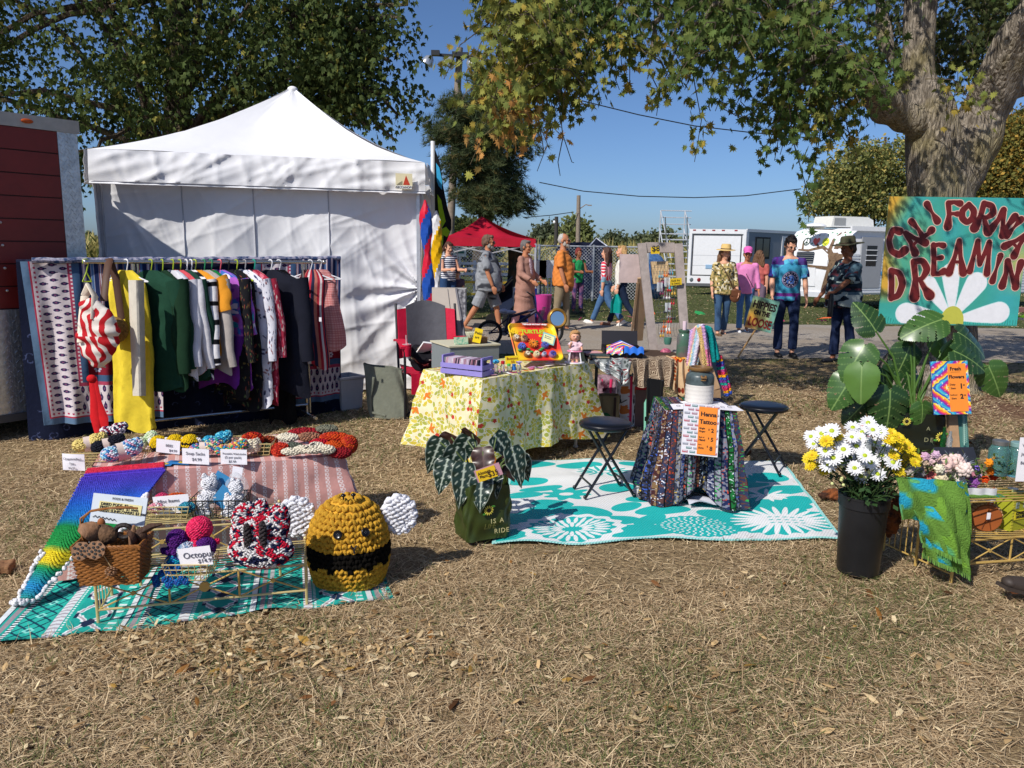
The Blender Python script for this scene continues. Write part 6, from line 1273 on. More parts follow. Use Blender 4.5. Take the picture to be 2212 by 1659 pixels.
rbt=TG('crochet_blanket','rainbow striped crochet blanket with a white scalloped edge hanging off the low table','blanket',tp(.1,-.05,0))
rs=np.random.RandomState(5);P_l,N_l,C_l=[],[],[];NI,NJ=44,92
for j in rn(NJ):
 for i in rn(NI):
  a,b=(i+.5*(j%2))/NI,(j+.5)/NJ;q=rb_(a,b);qa,qb=rb_(a+.02,b),rb_(a,min(1,b+.02));nr=(qa-q).cross(qb-q);nr=-nr if nr.z<0 and nr.y>0 else nr
  nr.normalize();nr=nr if nr.y<.2 else-nr;P_l.append(q);N_l.append(nr);C_l.append(rcol(b if b<.14 else .14+(b-.14)*(1-.46*min(1,max(0,(a-.22)/.5)))))
P_,N_,C_=AR(P_l),AR(N_l),AR(C_l)
co,fa,cl=scatter(PV,PF,frames(N_,rs,.9)*AR((1.35,.7,.6)),P_,.0062,C_*(.85+.3*rs.rand(len(C_),1)));me=npmesh('stitches',co,fa,YARN,cl,True);LK('stitches',me,rbt,world_co=True,kind='stuff')
m=MB();m.grid(lambda i,j:rb_(i,j)+V((0,.004,-.003)),30,60,thick=.003,fcol=lambda i,j:tuple(rcol(j if j<.14 else .14+(j-.14)*(1-.46*min(1,max(0,(i-.22)/.5))))*.8));PA('base_cloth',m,YARN,rbt)
P_l=[rb_(1.,.14+.86*k/60)for k in rn(61)if k>24]+[rb_(k/34,1.)for k in rn(35)]+[rb_(0,.7+.3*k/16)for k in rn(17)];P_=AR([AR(q)+(0,-.006,0)for q in P_l]);P_=np.repeat(P_,2,0)+rs.normal(size=(len(P_)*2,3))*.004
co,fa,cl=scatter(PV,PF,rotmats(len(P_)),P_,.0115,np.tile(SR_('#e8e6ea'),(len(P_),1)));LK('scallop_edge',npmesh('scallop_edge',co,fa,YARN,cl,True),rbt,world_co=True)
m=MB();A_,B_,C__,D_=at(150,1100,.24),at(305,1100,.3),at(275,1238,.03),at(120,1236,.03)
p=Paint(.3,.3,500,'#a8a09c')
for k in rn(15):
 for l in rn(15):rr_=np.hypot(p.x-.01-k*.02,p.y-.01-l*.02);p.m((rr_<.008)&(rr_>.0055),'#d8d2d0')
m.grid(lambda i,j:D_.lerp(C__,i).lerp(A_.lerp(B_,i),j)+V((0,.06,.0)),14,12,thick=.004);SO('lace_cloth','grey crochet lace cloth with a tasselled hem hanging left of the wicker basket','cloth',m,CL('grey_lace','#ffffff',image=p.img('grey_lace')))
#  FLORAL TABLE
FZ=.675
aL,aF,aR=at(916,798,FZ),at(1043,821,FZ),at(1269,784,FZ);aB=aL+aR-aF;aB.z=FZ
FC=[aF,aR,aB,aL]
table_under('folding_table','folding table hidden under the yellow floral cloth in the middle',FC,FZ)
p=Paint(.8,.8,560,'#ece0b8');r9=random.Random(9)
for k in rn(760):
 cx_,cy_,a=r9.uniform(0,.8),r9.uniform(0,.8),r9.uniform(0,6.3);c=r9.choice(['#ccb83c','#d6c450','#b8b440','#dccb62','#a8ac48'])
 rx,ry=r9.uniform(.014,.024),r9.uniform(.009,.014)
 for ox in(-.8,0,.8):
  for oy in(-.8,0,.8):
   if-.03<cx_+ox<.83 and-.03<cy_+oy<.83:p.ell(cx_+ox,cy_+oy,rx+.0025,ry+.0025,'#ecebe0',a);p.ell(cx_+ox,cy_+oy,rx,ry,c,a)
for k in rn(34):
 cx_,cy_,a=r9.uniform(.04,.76),r9.uniform(.04,.76),r9.uniform(0,6.3)
 if k%3==0:[p.ell(cx_+.018*cos(a+q),cy_+.018*sin(a+q),.024,.009,'#dd7a24',a+q)for q in(0,1.1,-1.2)];p.ell(cx_,cy_,.014,.014,'#dd7a24')
 else:[p.ell(cx_+.008*cos(a+q*1.257),cy_+.008*sin(a+q*1.257),.008,.006,'#c83c2c',a+q*1.257)for q in rn(5)];p.ell(cx_,cy_,.003,.003,'#8a2a20')
FLO=mat('yellow_floral_print','#ffffff',.85,image=p.img('yellow_floral'),ims=(.8,.8),bmp=.25,bscale=14,trans_w=.1)
SO('tablecloth','white tablecloth with yellow green leaves and orange flowers on the middle table','tablecloth',tablecloth(FC,FZ+.002,.6,FLO,.026,.13,n=240,seed=2,hem=lambda s:1.-.08*abs(sin(s*9.4))),FLO)
def fz(u,v,z=FZ+.006):return at(u,v,z)
k0,k1,k2=fz(952,806),fz(1042,816),fz(1067,805);xd=(k1-k0).normalized();yd=V((-xd.y,xd.x,0));LW,LD=(k1-k0).length,.15
LIL=mat('lilac_paint','#8f84c8',.55,var=.06);ct=TG('wooden_crate','lilac painted slatted crate full of upright disc cases','crate',k0,M=(MT(k0)@ROT(xd,yd).to_4x4()))
for z0,z1 in((.004,.038),(.046,.078)):
 for y_,in((0,),(LD,)):m=MB();m.box((LW/2,y_,(z0+z1)/2),(LW,.007,z1-z0));PA('slat',m,LIL,ct,smooth=0,w=0)
 for x_ in(.0035,LW-.0035):m=MB();m.box((x_,LD/2,(z0+z1)/2),(.007,LD-.008,z1-z0));PA('slat',m,LIL,ct,smooth=0,w=0)
m=MB();m.box((LW/2,LD/2,.003),(LW-.01,LD-.01,.005));PA('base',m,LIL,ct,w=0)
for x_ in(.012,LW-.012):
 m=MB();m.box((x_,.012,.065),(.012,.016,.13));m.box((x_,LD-.012,.065),(.012,.016,.13));m.box((x_,LD/2,.122),(.012,LD-.04,.018));PA('end_handle',m,LIL,ct,smooth=0,w=0)
r2=random.Random(2)
for i in rn(26):
 x=.03+i*(LW-.075)/26;o=MB();o.box((x,LD/2,.062),(.006,.118,.105),M=MR(.18,3,'Y'));c=r2.choice(['#d8c8d8','#b88a9a','#e4dce4','#8a5a6a','#c8b0c0','#3a3a4a','#d0a8b8'])
 s_=SO('disc_case','upright disc case in the lilac crate','disc case',o,FT('case'+c,c,.3),group='disc cases in the lilac crate');s_.matrix_world=MATW[ct.name]@MT(s_.location)
a,b,c=ay(1100,702,5.86),ay(1208,703,6.),ay(1114,783,5.62);xd=(b-a).normalized();zd=a-c;Mt=plane_M(c,xd,zd);Wt_,Ht=.385,zd.length
def rr(w,h,r,n=6):
 P_=[]
 for cx_,cy_,a0 in((w-r,r,-90),(w-r,h-r,0),(r,h-r,90),(r,r,180)):P_+=[(cx_+r*cos(R(a0+90*i/n)),cy_+r*sin(R(a0+90*i/n)))for i in rn(n+1)]
 return P_
p=Paint(.4,.3,500,'#d8322c');p.m(np.clip(1.4-(p.x+p.y*.7)*7,0,1),'#e8c028');p.m(np.clip(1.5-np.hypot(p.x-.4,p.y-.3)*13,0,1),'#e8c820');p.m(np.clip(1.5-np.hypot(p.x-.385,p.y-.0)*13,0,1),'#e8c820');p.m(np.clip(1.4-np.hypot(p.x-.0,p.y-.26)*12,0,1),'#f0d83a');TRY=mat('tray_print','#ffffff',.35,image=p.img('tray_print'),ims=(.4,.3),var=.03)
ty=TG('serving_tray','red and yellow rimmed tin tray leaning up and covered in flower buttons','tray',c)
m=MB(Mt);o_,i_=rr(Wt_,Ht,.045),[(x*.88+Wt_*.06,y*.86+Ht*.07)for x,y in rr(Wt_,Ht,.045)];n=len(o_)
m.add([(x,y,.022)for x,y in o_]+[(x*.97+Wt_*.015,y*.97+Ht*.015,.026)for x,y in o_]+[(x,y,.004)for x,y in i_]+[(x,y,0)for x,y in i_]+[(x,y,.018)for x,y in o_],[(i,(i+1)%n,n+(i+1)%n,n+i)for i in rn(n)]+[(n+i,n+(i+1)%n,2*n+(i+1)%n,2*n+i)for i in rn(n)]+[tuple(rn(2*n,3*n))]+[(4*n+i,3*n+i,3*n+(i+1)%n,4*n+(i+1)%n)for i in rn(n)]+[tuple(rn(4*n-1,3*n-1,-1))],[(x,y)for x,y in o_*5]);PA('tray_body',m,TRY,ty)
text('tray_lettering','TEENAGE MUTANT NINJA',.017,FT('paper_white','#f2f2f2'),Mt@MT((.12,Ht-.021,.0275)),ty,bold=.0006)
text('tray_lettering','TURTLES',.05,FT('letter_lime','#b8cc30'),Mt@MT((.1,Ht-.085,.006)),ty,bold=.002,shear=.1)
def button(x,y,r,c1,c2,lab,star=False):
 mb=MB(Mt);mb.lathe([(r,.005),(r,.022),(r*.85,.03),(0,.032)],20,(x,y,0));t=TG('flower_badge',lab,'badge',Mt@V((x,y,.01)));PA('disc',mb,FT('disc'+c1,c1,.5),t)
 for k in rn(9 if not star else 12):
  a=k*2*pi/(9 if not star else 12);mb=MB();mb.X=Mt@MT((x+cos(a)*r*.5*(1.5 if star else 1),y+sin(a)*r*.5*(1.5 if star else 1),.036))@MR(a,4,'Z');mb.ell((0,0,0),(r*.42*(1.5 if star else 1),r*.14,.003),8,4);PA('petal',mb,FT('petal'+c2,c2),t)
 mb=MB(Mt);mb.ell((x,y,.037),(r*.24,r*.24,.005),8,4);PA('flower_centre',mb,FT('centre_brown','#4a3020'),t)
BT=[(.045,.215,.026,'#b08a60','#e0d0b8','tan and white'),(.11,.212,.028,'#c09a68','#7a4a38','brown and cream'),(.075,.135,.031,'#3a4a90','#5a6ac0','blue and white'),(.165,.155,.03,'#b85a18','#e08420','large orange daisy'),(.265,.15,.03,'#5a5a98','#4a58b0','blue and violet'),(.1,.062,.024,'#7a5a30','#e8dcc0','cream striped'),(.175,.062,.026,'#c8b890','#d8d0a8','pale green and tan'),(.305,.062,.029,'#8a6a98','#3a3f98','violet and yellow'),(.235,.062,.018,'#b0b8c8','#8a94b8','small grey lilac')]
for x,y,r,c1,c2,n_ in BT:button(x,y,r,c1,c2,f'{n_} flower badge on the leaning tray',n_.startswith('large'))
for i,(x,y)in EN([(.01,.265),(.055,.25),(.1,.235),(.24,.225),(.255,.19),(.305,.155),(.03,.27)]):
 mb=MB(Mt);
 for k in rn(9):a=k*.7;mb.ell((x+.008*cos(a),y+.008*sin(a),.03),(.007,.005,.004),6,4)
 SO('yellow_blossom','little yellow artificial blossom on the tray','blossom',mb,FT('blossom_yellow','#e8c010'),group='yellow blossoms on the tray')
GRN_=FT('felt_green','#3a9a50')
for i,(x,y)in EN([(.12,.11),(.14,.085),(.215,.1),(.235,.115),(.2,.18),(.05,.1)]):mb=MB(Mt);mb.ell((x,y,.018),(.018,.009,.008),8,5);SO('felt_leaf','green felt leaf between the tray badges','felt leaf',mb,GRN_,group='felt leaves on the tray')
q=Mt@V((.25,.17,.04));mt2=Mt@MT((.235,.165,.036))@MR(-.42,4,'Z');nc=TG('note_card','teal edged cream note card on the top right of the tray','card',q)
mb=MB();mb.X=mt2;mb.box((.045,.05,0),(.1,.1,.002));PA('card_back',mb,FT('teal_card','#8ac0b8'),nc);mb=MB();mb.X=mt2;mb.box((.045,.047,.002),(.082,.075,.001));PA('card_front',mb,FT('cream_card','#e8e4a8'),nc)
text('lettering','Button\nflowers',.018,PEN,mt2@MT((.012,.062,.003)),nc)
dq=fz(1241,784);S_=1.;dl=TG('doll','small blonde doll in a pale pink dress standing in the baby walker','doll',dq)
m=MB();m.ell((0,0,.205),(.036,.034,.04),16,12);m.ell((0,-.033,.198),(.006,.008,.006));m.tb([(0,0,.1),(0,0,.17)],[.03,.012],10);m.tb([(-.03,0,.155),(-.042,-.02,.125),(-.032,-.045,.155)],[.012,.01,.009],8);m.ell((-.032,-.047,.16),.01);m.tb([(.03,0,.155),(.05,-.015,.125),(.05,-.04,.11)],[.012,.01,.009],8);m.ell((.05,-.042,.11),.01)
for q_ in(-1,1):m.tb([(.017*q_,0,.1),(.018*q_,0,.02)],[.018,.012],8);m.ell((.018*q_,-.012,.01),(.012,.02,.01))
LK('body',FU(m,'body',skin('pale'),.0035,2),dl)
m=MB();m.tb([(0,0,.165),(0,0,.13),(0,0,.1)],[.02,.034,.045],14);m.tb([(-.02,0,.158),(-.045,-.015,.135)],[.016,.018],8);m.tb([(.02,0,.158),(.052,-.012,.135)],[.016,.018],8);LK('dress',FU(m,'dress',CL('doll_pink','#e0c0c8'),.0035,2,WRK(.002,90,2)),dl)
m=MB();[m.tb([(.017*q_,0,.1),(.018*q_,0,.035)],[.021,.018],8)for q_ in(-1,1)];PA('trousers',m,CL('doll_mauve','#8a6a70'),dl,w=0)
m=MB();m.ell((0,.01,.222),(.041,.038,.034));[m.ell((.03*cos(a),.012+.02*sin(a),.205+.02*sin(a*2)),(.016,.014,.02))for a in[i*.5 for i in rn(13)]if sin(a)>-.5];m.ell((0,-.02,.238),(.026,.016,.01));LK('hair',FU(m,'hair',mat('doll_hair','#b88a58',.7,var=.4,scale=300),.004,1,lambda co:.002*np.sin(co[:,0]*500+co[:,2]*300)),dl)
m=MB();[m.ell((.012*q_,-.0325,.208),(.0045,.003,.005),8,5)for q_ in(-1,1)];PA('eye',m,FT('eye_blue','#3a3a58',.2),dl,w=0);m=MB();m.ell((0,-.034,.187),(.006,.003,.003),8,4);PA('lips',m,FT('lips_red','#b83a44'),dl,w=0)
wk=TG('baby_walker','toy baby walker with a pink tray and white legs holding the doll','toy walker',dq);m=MB();m.lathe([(.028,.088),(.052,.088),(.055,.092),(.052,.098),(.028,.098)],20,sx=1.15,sy=.9);PA('tray_ring',m,FT('toy_pink','#e088a8',.35),wk,w=0)
for a in(.7,2.4,3.9,5.5):m=MB();m.tb([(.05*cos(a),.042*sin(a),.09),(.068*cos(a),.058*sin(a),.006)],.005,6);PA('leg',m,FT('toy_white','#e8e4e6',.35),wk,w=0)
m=MB();m.lathe([(.062,.0),(.074,.0),(.074,.008),(.062,.008)],24,sx=1.05,sy=.9);PA('base_ring',m,FT('toy_white','#e8e4e6',.35),wk,w=0)
GL=mat('clear_glass','#dfe8e8',.05,trans=.9,var=.02,spec=.6)
for u,v,c,lab,h_ in((1071,807,'#3a9cc8','jar with a blue domed lid at the crate end',.1),(1086,806,'#b8202c','small glass jar with a red stopper',.09),(1099,803,'#58b84a','tiny bottle with a green cap',.06),(1110,802,'#2c6ab0','tiny blue bottle',.055),(1121,806,'#b8a8d8','glass vial with a lilac flared top',.085)):
 q=fz(u,v);t=TG('small_bottle',lab+' on the floral table','bottle',q);m=MB();m.lathe([(.0,0),(.016,0),(.017,h_*.55),(.01,h_*.72),(.01,h_*.75),(0,h_*.75)],12);PA('glass',m,GL if c!='#2c6ab0' else FT('bb',c,.3),t,w=0);m=MB();m.lathe([(.012,h_*.72),(.014 if 'flared' not in lab else .008,h_*.8),(.013 if 'flared' not in lab else .024,h_*.95),(0,h_)],12)if 'domed' not in lab else m.ell((0,0,h_*.85),(.026,.026,.016));PA('cap',m,FT('cap'+c,c,.4),t,w=0)
r3=random.Random(4)
for i in rn(22):
 s_,t_=r3.uniform(.12,.93),r3.uniform(.06,.34);q=aF.lerp(aR,s_)+(aL-aF)*t_;q.z=FZ+.007+.002*(i%5);c=r3.choice(['#e8e0d0','#e0a8b8','#d8c090','#e8e8ea','#c88ab0','#e0c8a8','#d86a8a','#7a9ac0'])
 m=MB();m.box(q,(r3.uniform(.06,.12),r3.uniform(.02,.05),.002),rz=r3.uniform(0,3));SO('sticker_sheet',{'#e8e0d0':'cream','#e0a8b8':'rose','#d8c090':'tan','#e8e8ea':'white','#c88ab0':'mauve','#e0c8a8':'peach','#d86a8a':'hot pink','#7a9ac0':'blue'}[c]+f' paper strip on the floral table, {["by the lilac crate", "left of the middle", "below the tray", "near the doll"][int((s_-.12)*4.9)]}, {"at the front edge" if t_ < .15 else "farther back"}','paper',m,FT('slip'+c,c),group='paper strips on the floral table')
CRD('price_note','yellow price note for buttons at the lower left of the tray',5.5,(1089,770),(1119,768),(1092,787),[('Buttons',.1,.55,1),('50 c',.4,.12,1)],.026,paper=FT('note_yellow','#e8c818'),ink=FT('red_ink','#8a3020'))
q=ay(1204,688,6.35);mi=TG('round_mirror','round gilt framed mirror standing behind the tray','mirror',V((q.x,q.y,0)));Mm=plane_M(q,(1,.25,0),(0,.1,1));m=MB(Mm);m.lathe([(.058,.0),(.062,.014),(.072,.018),(.082,.01),(.086,-.004),(.082,-.012)],32);PA('frame',m,mat('gilt','#a87c34',.35,metal=.5),mi)
m=MB(Mm);m.lathe([(.06,.002),(0,.0021)],32);PA('glass',m,mat('mirror_glass','#cfd6dc',.02,metal=1,var=0),mi);m=MB();m.tb([q+V((0,.01,-.08)),V((q.x,q.y+.02,.0))],.012,8);PA('stand',m,FT('stand_dark','#3a2c20'),mi)
a,b=ay(972,752,6.1),ay(1078,754,6.3);a.z=b.z=0;zt=ay(1020,748,6.2).z;xd=(b-a).normalized();cb=TG('drawer_cabinet','low pale cabinet with grey front behind the floral table','cabinet',(a+b)/2)
w_=(b-a).length;Q=MT((a+b)/2)@Mx((xd,V((-xd.y,xd.x,0)),Z(1))).transposed().to_4x4();m=MB(Q);m.box((0,.2,zt/2),(w_,.4,zt));PA('carcass',m,FT('cabinet_grey','#7d8486'),cb);m=MB(Q);m.box((0,.2,zt+.006),(w_+.02,.42,.012));PA('top',m,FT('cabinet_cream','#c8c2a8'),cb)
ct_=zt+.012
wb=TG('wooden_box','small open wooden box holding seed cards on the pale cabinet','box',Q@V((.06,.12,ct_)));m=MB();m.X=Q@MT((.06,.12,ct_))
for c_,d_ in(((0,-.05,.025),(.17,.006,.05)),((0,.05,.025),(.17,.006,.05)),((-.083,0,.025),(.006,.094,.05)),((.083,0,.025),(.006,.094,.05)),((0,0,.003),(.16,.09,.005))):m.box(c_,d_)
PA('box_body',m,mat('stained_wood','#7a5a3a',.7,var=.3,scale=20),wb,smooth=0)
for i in rn(7):m=MB();m.X=Q@MT((.02+.016*i,.12,ct_+.01))@MR(-.45,4,'Y');m.box((0,0,.045),(.003,.07,.09));SO('seed_card','pale card standing in the wooden box on the cabinet','card',m,FT('seed_card','#dcdcc0'),group='seed cards in the wooden box')
m=MB();m.X=Q@MT((-.1,.05,ct_+.002));m.box((0,0,.03),(.12,.008,.06),M=MR(-.2,3,'X'));SO('painted_tile','little beach picture tile propped on the cabinet edge','picture',m,FT('tile_mint','#c8d8b8',two='#4aa88a',scale=30))
CRD('price_note','yellow price note standing on the cabinet behind the crate',6.25,(1012,708),(1029,712),(1020,738),[('Pebble',.08,.6,1),('art',.2,.3,1)],.03,paper=FT('note_yellow','#e8c818'),ink=FT('pen_black','#2a2a20'))
m=MB();P_=[ay(1243,709,6.15),ay(1252,730,6.15),ay(1305,926,6.),ay(1276,928,6.)];m.add(P_+[p_+V((.02,.35,0))for p_ in P_],BXF);SO('sign_board','weathered dark green board standing edge on at the right end of the floral table','board',m,mat('green_black_wood','#2c332c',.8,var=.35,scale=14),smooth=0)
#  CAMP CHAIR, TOTE, BOARD
cy=7.25;cA,cB=ay(862,760,cy),ay(992,760,cy+.15);cc=(cA+cB)/2;cc.z=0;xd=(cB-cA);xd.z=0;cw=xd.length;xd.normalize();Mc=MT(cc)@Mx((xd,V((-xd.y,xd.x,0)),Z(1))).transposed().to_4x4()
ch=TG('camping_chair','red and grey folding camping chair beside the white tent','chair',M=Mc);CRED,CGR,CMET=CL('chair_red','#c41c3c',rough=.6),CL('chair_grey','#54545a',rough=.6),FT('chair_tube','#2c2c30',.4,metal=.4)
h=cw/2
m=MB();m.grid(lambda i,j:V(((i-.5)*cw*.66,.1+.06*sin(pi*i)+.13*j,.52+.46*j+.05*sin(pi*i)*j)),14,14,thick=.01);PA('back_panel',m,CGR,ch,w=0)
for sx in(-1,1):m=MB();m.grid(lambda i,j:V((sx*(cw*.33+cw*.15*i),.1+.13*j-.04*i,.5+.46*j-.01*i)),5,14,thick=.01 if sx>0 else-.01);PA('back_side',m,CRED,ch,w=0)
m=MB();m.grid(lambda i,j:V(((i-.5)*cw*.92,-.42+.54*j,.43-.05*sin(pi*i)-.03*sin(pi*j))),10,10,thick=.01);PA('seat',m,CRED,ch,w=0)
m=MB();m.grid(lambda i,j:V(((i-.5)*cw*.8,-.425+.01*sin(i*9),.42-.22*j*(1-.3*abs(i-.5)))),10,6,thick=.008);PA('front_flap',m,CRED,ch,w=0)
for sx in(-1,1):
 m=MB();m.tb([(sx*h,.24,1.),(sx*h,.06,.45),(sx*h,-.05,.0)],.012,8);PA('back_tube',m,CMET,ch,w=0);m=MB();m.tb([(sx*h,-.44,.66),(sx*h,-.44,.4),(sx*h,-.42,0)],.012,8);PA('leg',m,CMET,ch,w=0)
 m=MB();m.tb([(sx*h,.2,.0),(sx*h,-.4,.44)],.01,8);PA('leg',m,CMET,ch,w=0);m=MB();m.grid(lambda i,j:V((sx*(h-.04+.08*i),.12-.58*j,.67+.03*sin(pi*j))),4,10,thick=.02);PA('armrest',m,CRED,ch,w=0)
 m=MB();m.tb([(sx*h,-.42,.03),(-sx*h,-.1,.42)],.01,8);PA('cross_brace',m,CMET,ch,w=0)
m=MB();m.lathe([(.036,.56),(.04,.62),(.043,.665),(.036,.665),(.032,.57)],16,(-h+.02,-.42,.02));PA('cup_holder',m,CRED,ch,w=0)
q=Mc@V((-h+.02,-.42,.56));m=MB();m.lathe([(.0,0),(.03,0),(.04,.13),(.037,.13),(.028,.006)],16,q);m.tb([q+Z(.02),q+V((-.006,0,.21))],.004,6);SO('plastic_cup','clear plastic cup with a straw in the camping chair holder','cup',m,mat('clear_plastic','#e4e8ea',.1,alpha=.45,var=.02))
m=MB();m.ell(Mc@V((-.02,-.12,.52)),(.2,.17,.12),18,12);me=FU(m,'jacket',PRM('tribal_print','#16161c',SPK(['#d8d0c0','#8a7a60'],130,.016,9,.3)),.015,2,WRK(.02,25,8));o=LK('jacket',me);tag(o,'bundled black and cream patterned jacket on the camping chair seat','jacket')
m=MB(Mc);m.tb([(.02,-.3,.6),(.2,-.16,.56)],.05,12);m.ell((.02,-.3,.6),.05);SO('pink_bottle','rolled bright pink blanket lying across the camping chair','blanket',m,CL('hot_pink','#e0507a'))
m=MB(Mc);m.box((.05,-.22,.6),(.38,.015,.22),M=MR(.9,3,'X')@MR(.25,3,'Y'));SO('clipboard','white folder resting slanted on the camping chair','folder',m,FT('paper_white','#f2f2f2'))
a=at(838,905);tb_=TG('tote_bag','grey green canvas tote bag standing on the grass by the white tent','bag',a+V((0,.1,0)));CAN=CL('olive_canvas','#74776a',bmp=.4)
def tote(i,j):th=2*pi*i;sq=lambda c:math.copysign(abs(c)**.45,c);w=.17*(1+.1*j)+.01*sin(j*5);d=.1*(1-.5*j);return V((w*sq(cos(th))-.06*j,d*sq(sin(th))+.03*j+.012*sin(th*5+j*6),.002+.46*j-.03*j*cos(th)))
m=MB();m.grid(tote,40,18,1,1,thick=.006);PA('bag_body',m,CAN,tb_,w=0);m=MB();m.grid(lambda i,j:V((-.17+.34*i,-.1+.2*j,.006)),2,2,thick=.004);PA('bag_base',m,CAN,tb_,w=0)
for s_ in(-1,1):m=MB();m.tb([(-.13,s_*.07,.38),(-.16,s_*.09,.2),(-.15,s_*.1,.06),(-.02,s_*.11,.03)],.012,6,flat=.35);PA('handle',m,CAN,tb_,w=0)
m=MB();P_=[ay(933,623,7.9),ay(983,624,7.9),ay(1004,745,7.55),ay(934,745,7.55)];m.add(P_+[p_+V((.0,.025,.01))for p_ in P_],BXF);t=TG('display_board','beige leaning display board behind the camping chair','board',V((P_[3].x+.2,7.6,0)));PA('panel',m,FT('board_beige','#a79c92'),t,smooth=0)
m=MB();m.tb([P_[1]+V((.01,.01,0)),P_[2]+V((.01,0,0)),V((P_[2].x+.06,7.5,0))],.016,6);PA('leg',m,FT('board_edge','#5a5860'),t);m=MB();m.tb([P_[3],V((P_[3].x,7.5,0))],.016,6);PA('leg',m,FT('board_edge','#5a5860'),t)
m=MB();m.tb([P_[0]+V((.16,-.01,0)),P_[3]+V((.22,-.01,0))],.002,4);PA('fold_line',m,FT('board_edge','#5a5860'),t)
#  CHILD'S BICYCLE
by=12.4;W1,W2=ay(1058,719,by),ay(1190,716,by-.05);bk=TG('bicycle','small dark purple bicycle parked on the gravel behind the floral table','bicycle',V(((W1.x+W2.x)/2,by,0)));BM=FT('bike_purple','#241a38',.3);r_=W1.z-.012
for c in(W1,W2):
 m=MB();m.tb([c+V((r_*cos(a),0,r_*sin(a)))for a in[i*2*pi/28 for i in rn(29)]],.024,7,cap=False);wh=PA('wheel',m,FT('rubber','#141414',.8),bk)
 m=MB();m.tb([c+V((r_*.86*cos(a),0,r_*.86*sin(a)))for a in[i*2*pi/28 for i in rn(29)]],.008,5,cap=False);m.tb([c+V((0,-.03,0)),c+V((0,.03,0))],.02,8);[m.tb([c,c+V((r_*.86*cos(a),0,r_*.86*sin(a)))],.0022,3)for a in[i*pi/9 for i in rn(18)]];PA('rim',m,FT('rim_grey','#8a8a90',.3,metal=.6),wh)
B_=lambda u,v:ay(u,v,by)
m=MB();bbk=B_(1090,716);st_=B_(1102,684);hd_=B_(1158,672);m.tb([W1,bbk],.014,6);m.tb([W1,st_],.012,6);m.tb([bbk,hd_],.026,8);m.tb([st_,hd_+Z(.03)],.022,8);m.tb([bbk,st_+Z(.06)],.018,6);m.tb([hd_,W2],.018,8);m.tb([hd_,B_(1152,640)],.016,6);PA('frame',m,BM,bk)
m=MB();m.tb([B_(1138,632)+V((0,-.18,.02)),B_(1152,640),B_(1152,640)+V((0,.2,.04))],.013,6);PA('handlebar',m,FT('grip_black','#18181c'),bk)
m=MB();m.ell(B_(1097,674),(.14,.07,.035));m.ell(B_(1088,672),(.07,.085,.04));PA('saddle',m,FT('saddle_grey','#a8a4b4',.5),bk)
m=MB();m.tb([bbk+V((0,-.06,0)),bbk+V((.09,-.06,-.06))],.01,5);m.box(bbk+V((.1,-.1,-.065)),(.09,.06,.02));PA('pedal',m,FT('grip_black','#18181c'),bk);m=MB();m.lathe([(.03,-.01),(.07,-.01),(.07,.01),(.03,.01)],16);m.v=[tuple(MR(pi/2,3,'X')@V(p_)+bbk)for p_ in m.v];PA('chain_ring',m,FT('rim_grey','#8a8a90',.3,metal=.6),bk)
m=MB();[m.ell(B_(1176-i,664+i*3),(.035,.03,.008))for i in rn(12)];PA('fork_spring',m,FT('spring','#3a3a44',.3),bk)
#  SECOND TABLE WITH EARRING FRAME
SZ_=.68;sA,sB=at(1275,778,SZ_),at(1492,778,SZ_);sd_=(sB-sA).normalized();sk_=V((-sd_.y,sd_.x,0));SC=[sA,sB,sB+sk_*.62,sA+sk_*.62]
table_under('jumble_table','table of scarves and earrings with brown cloths hanging from it',SC,SZ_,leg_mat=FT('leg_dark','#3a3632'))
def S2(x,y,z=SZ_+.002):q=sA+sd_*x+sk_*y;q.z=z;return q
SL=(sB-sA).length
m=MB();m.grid(lambda i,j:S2(SL*i,.62*j,SZ_+.004+.003*sin(i*12)*sin(j*9)),20,10,thick=.003);SO('table_cover','dark brown cover over the top of the jumble table','cloth',m,CL('cover_brown','#4a3a30'))
def hangcloth(lab,x0,x1,poly,mt,fold=.02,seed=0,n=24,k=16,name='cloth',back=.16):
 def f(i,j):
  x=x0+(x1-x0)*i
  if j<.25:return S2(x,back*(1-j*4),SZ_+.012+.004*sin(i*17))
  t=(j-.25)/.75;return S2(x+.02*sin(i*9+t*3)*t,-.012-fold*(.4+t)*(1+sin(i*21+seed)),SZ_+.01-poly(i)*t)
 m=MB();m.grid(lambda i,j:f(i,1-j),n,k,1,1,thick=.004);return SO(name,lab,'scarf',m,mt)
GS=PRM('grey_scarf_print','#8e9292',SPK(['#c8ccca','#4a5250','#7a2a30','#e0e0dc'],150,.03,12,.4));hangcloth('grey and white printed scarf hanging in a point from the jumble table',.02,SL*.4,lambda i:.06+.16*(1-abs(i-.78)*1.6),GS,.02,1)
p=Paint(.5,.3,500,'#3c2418');
for k in rn(7):
 for l in rn(4):
  cx_,cy_=.036+k*.072,.036+l*.075;d_=np.maximum(np.abs(p.x-cx_),np.abs(p.y-cy_));p.m((d_<.034)&(d_>.029),'#c8b49a');p.m((d_<.022)&(d_>.017),'#c8b49a');p.m((d_<.011)&(d_>.006),'#c8b49a');p.ell(cx_+.036,cy_+.037,.01,.01,'#c8b49a');p.ell(cx_+.036,cy_+.037,.006,.006,'#3c2418')
hangcloth('brown cloth with cream greek key pattern hanging off the jumble table',SL*.4,SL*.84,lambda i:.17+.05*sin(i*3.1)+.02*sin(i*9),CL('greek_key_print','#ffffff',image=p.img('greek_key')),.03,2)
p=Paint(.3,.3,500,'#c8a882');r4=random.Random(6)
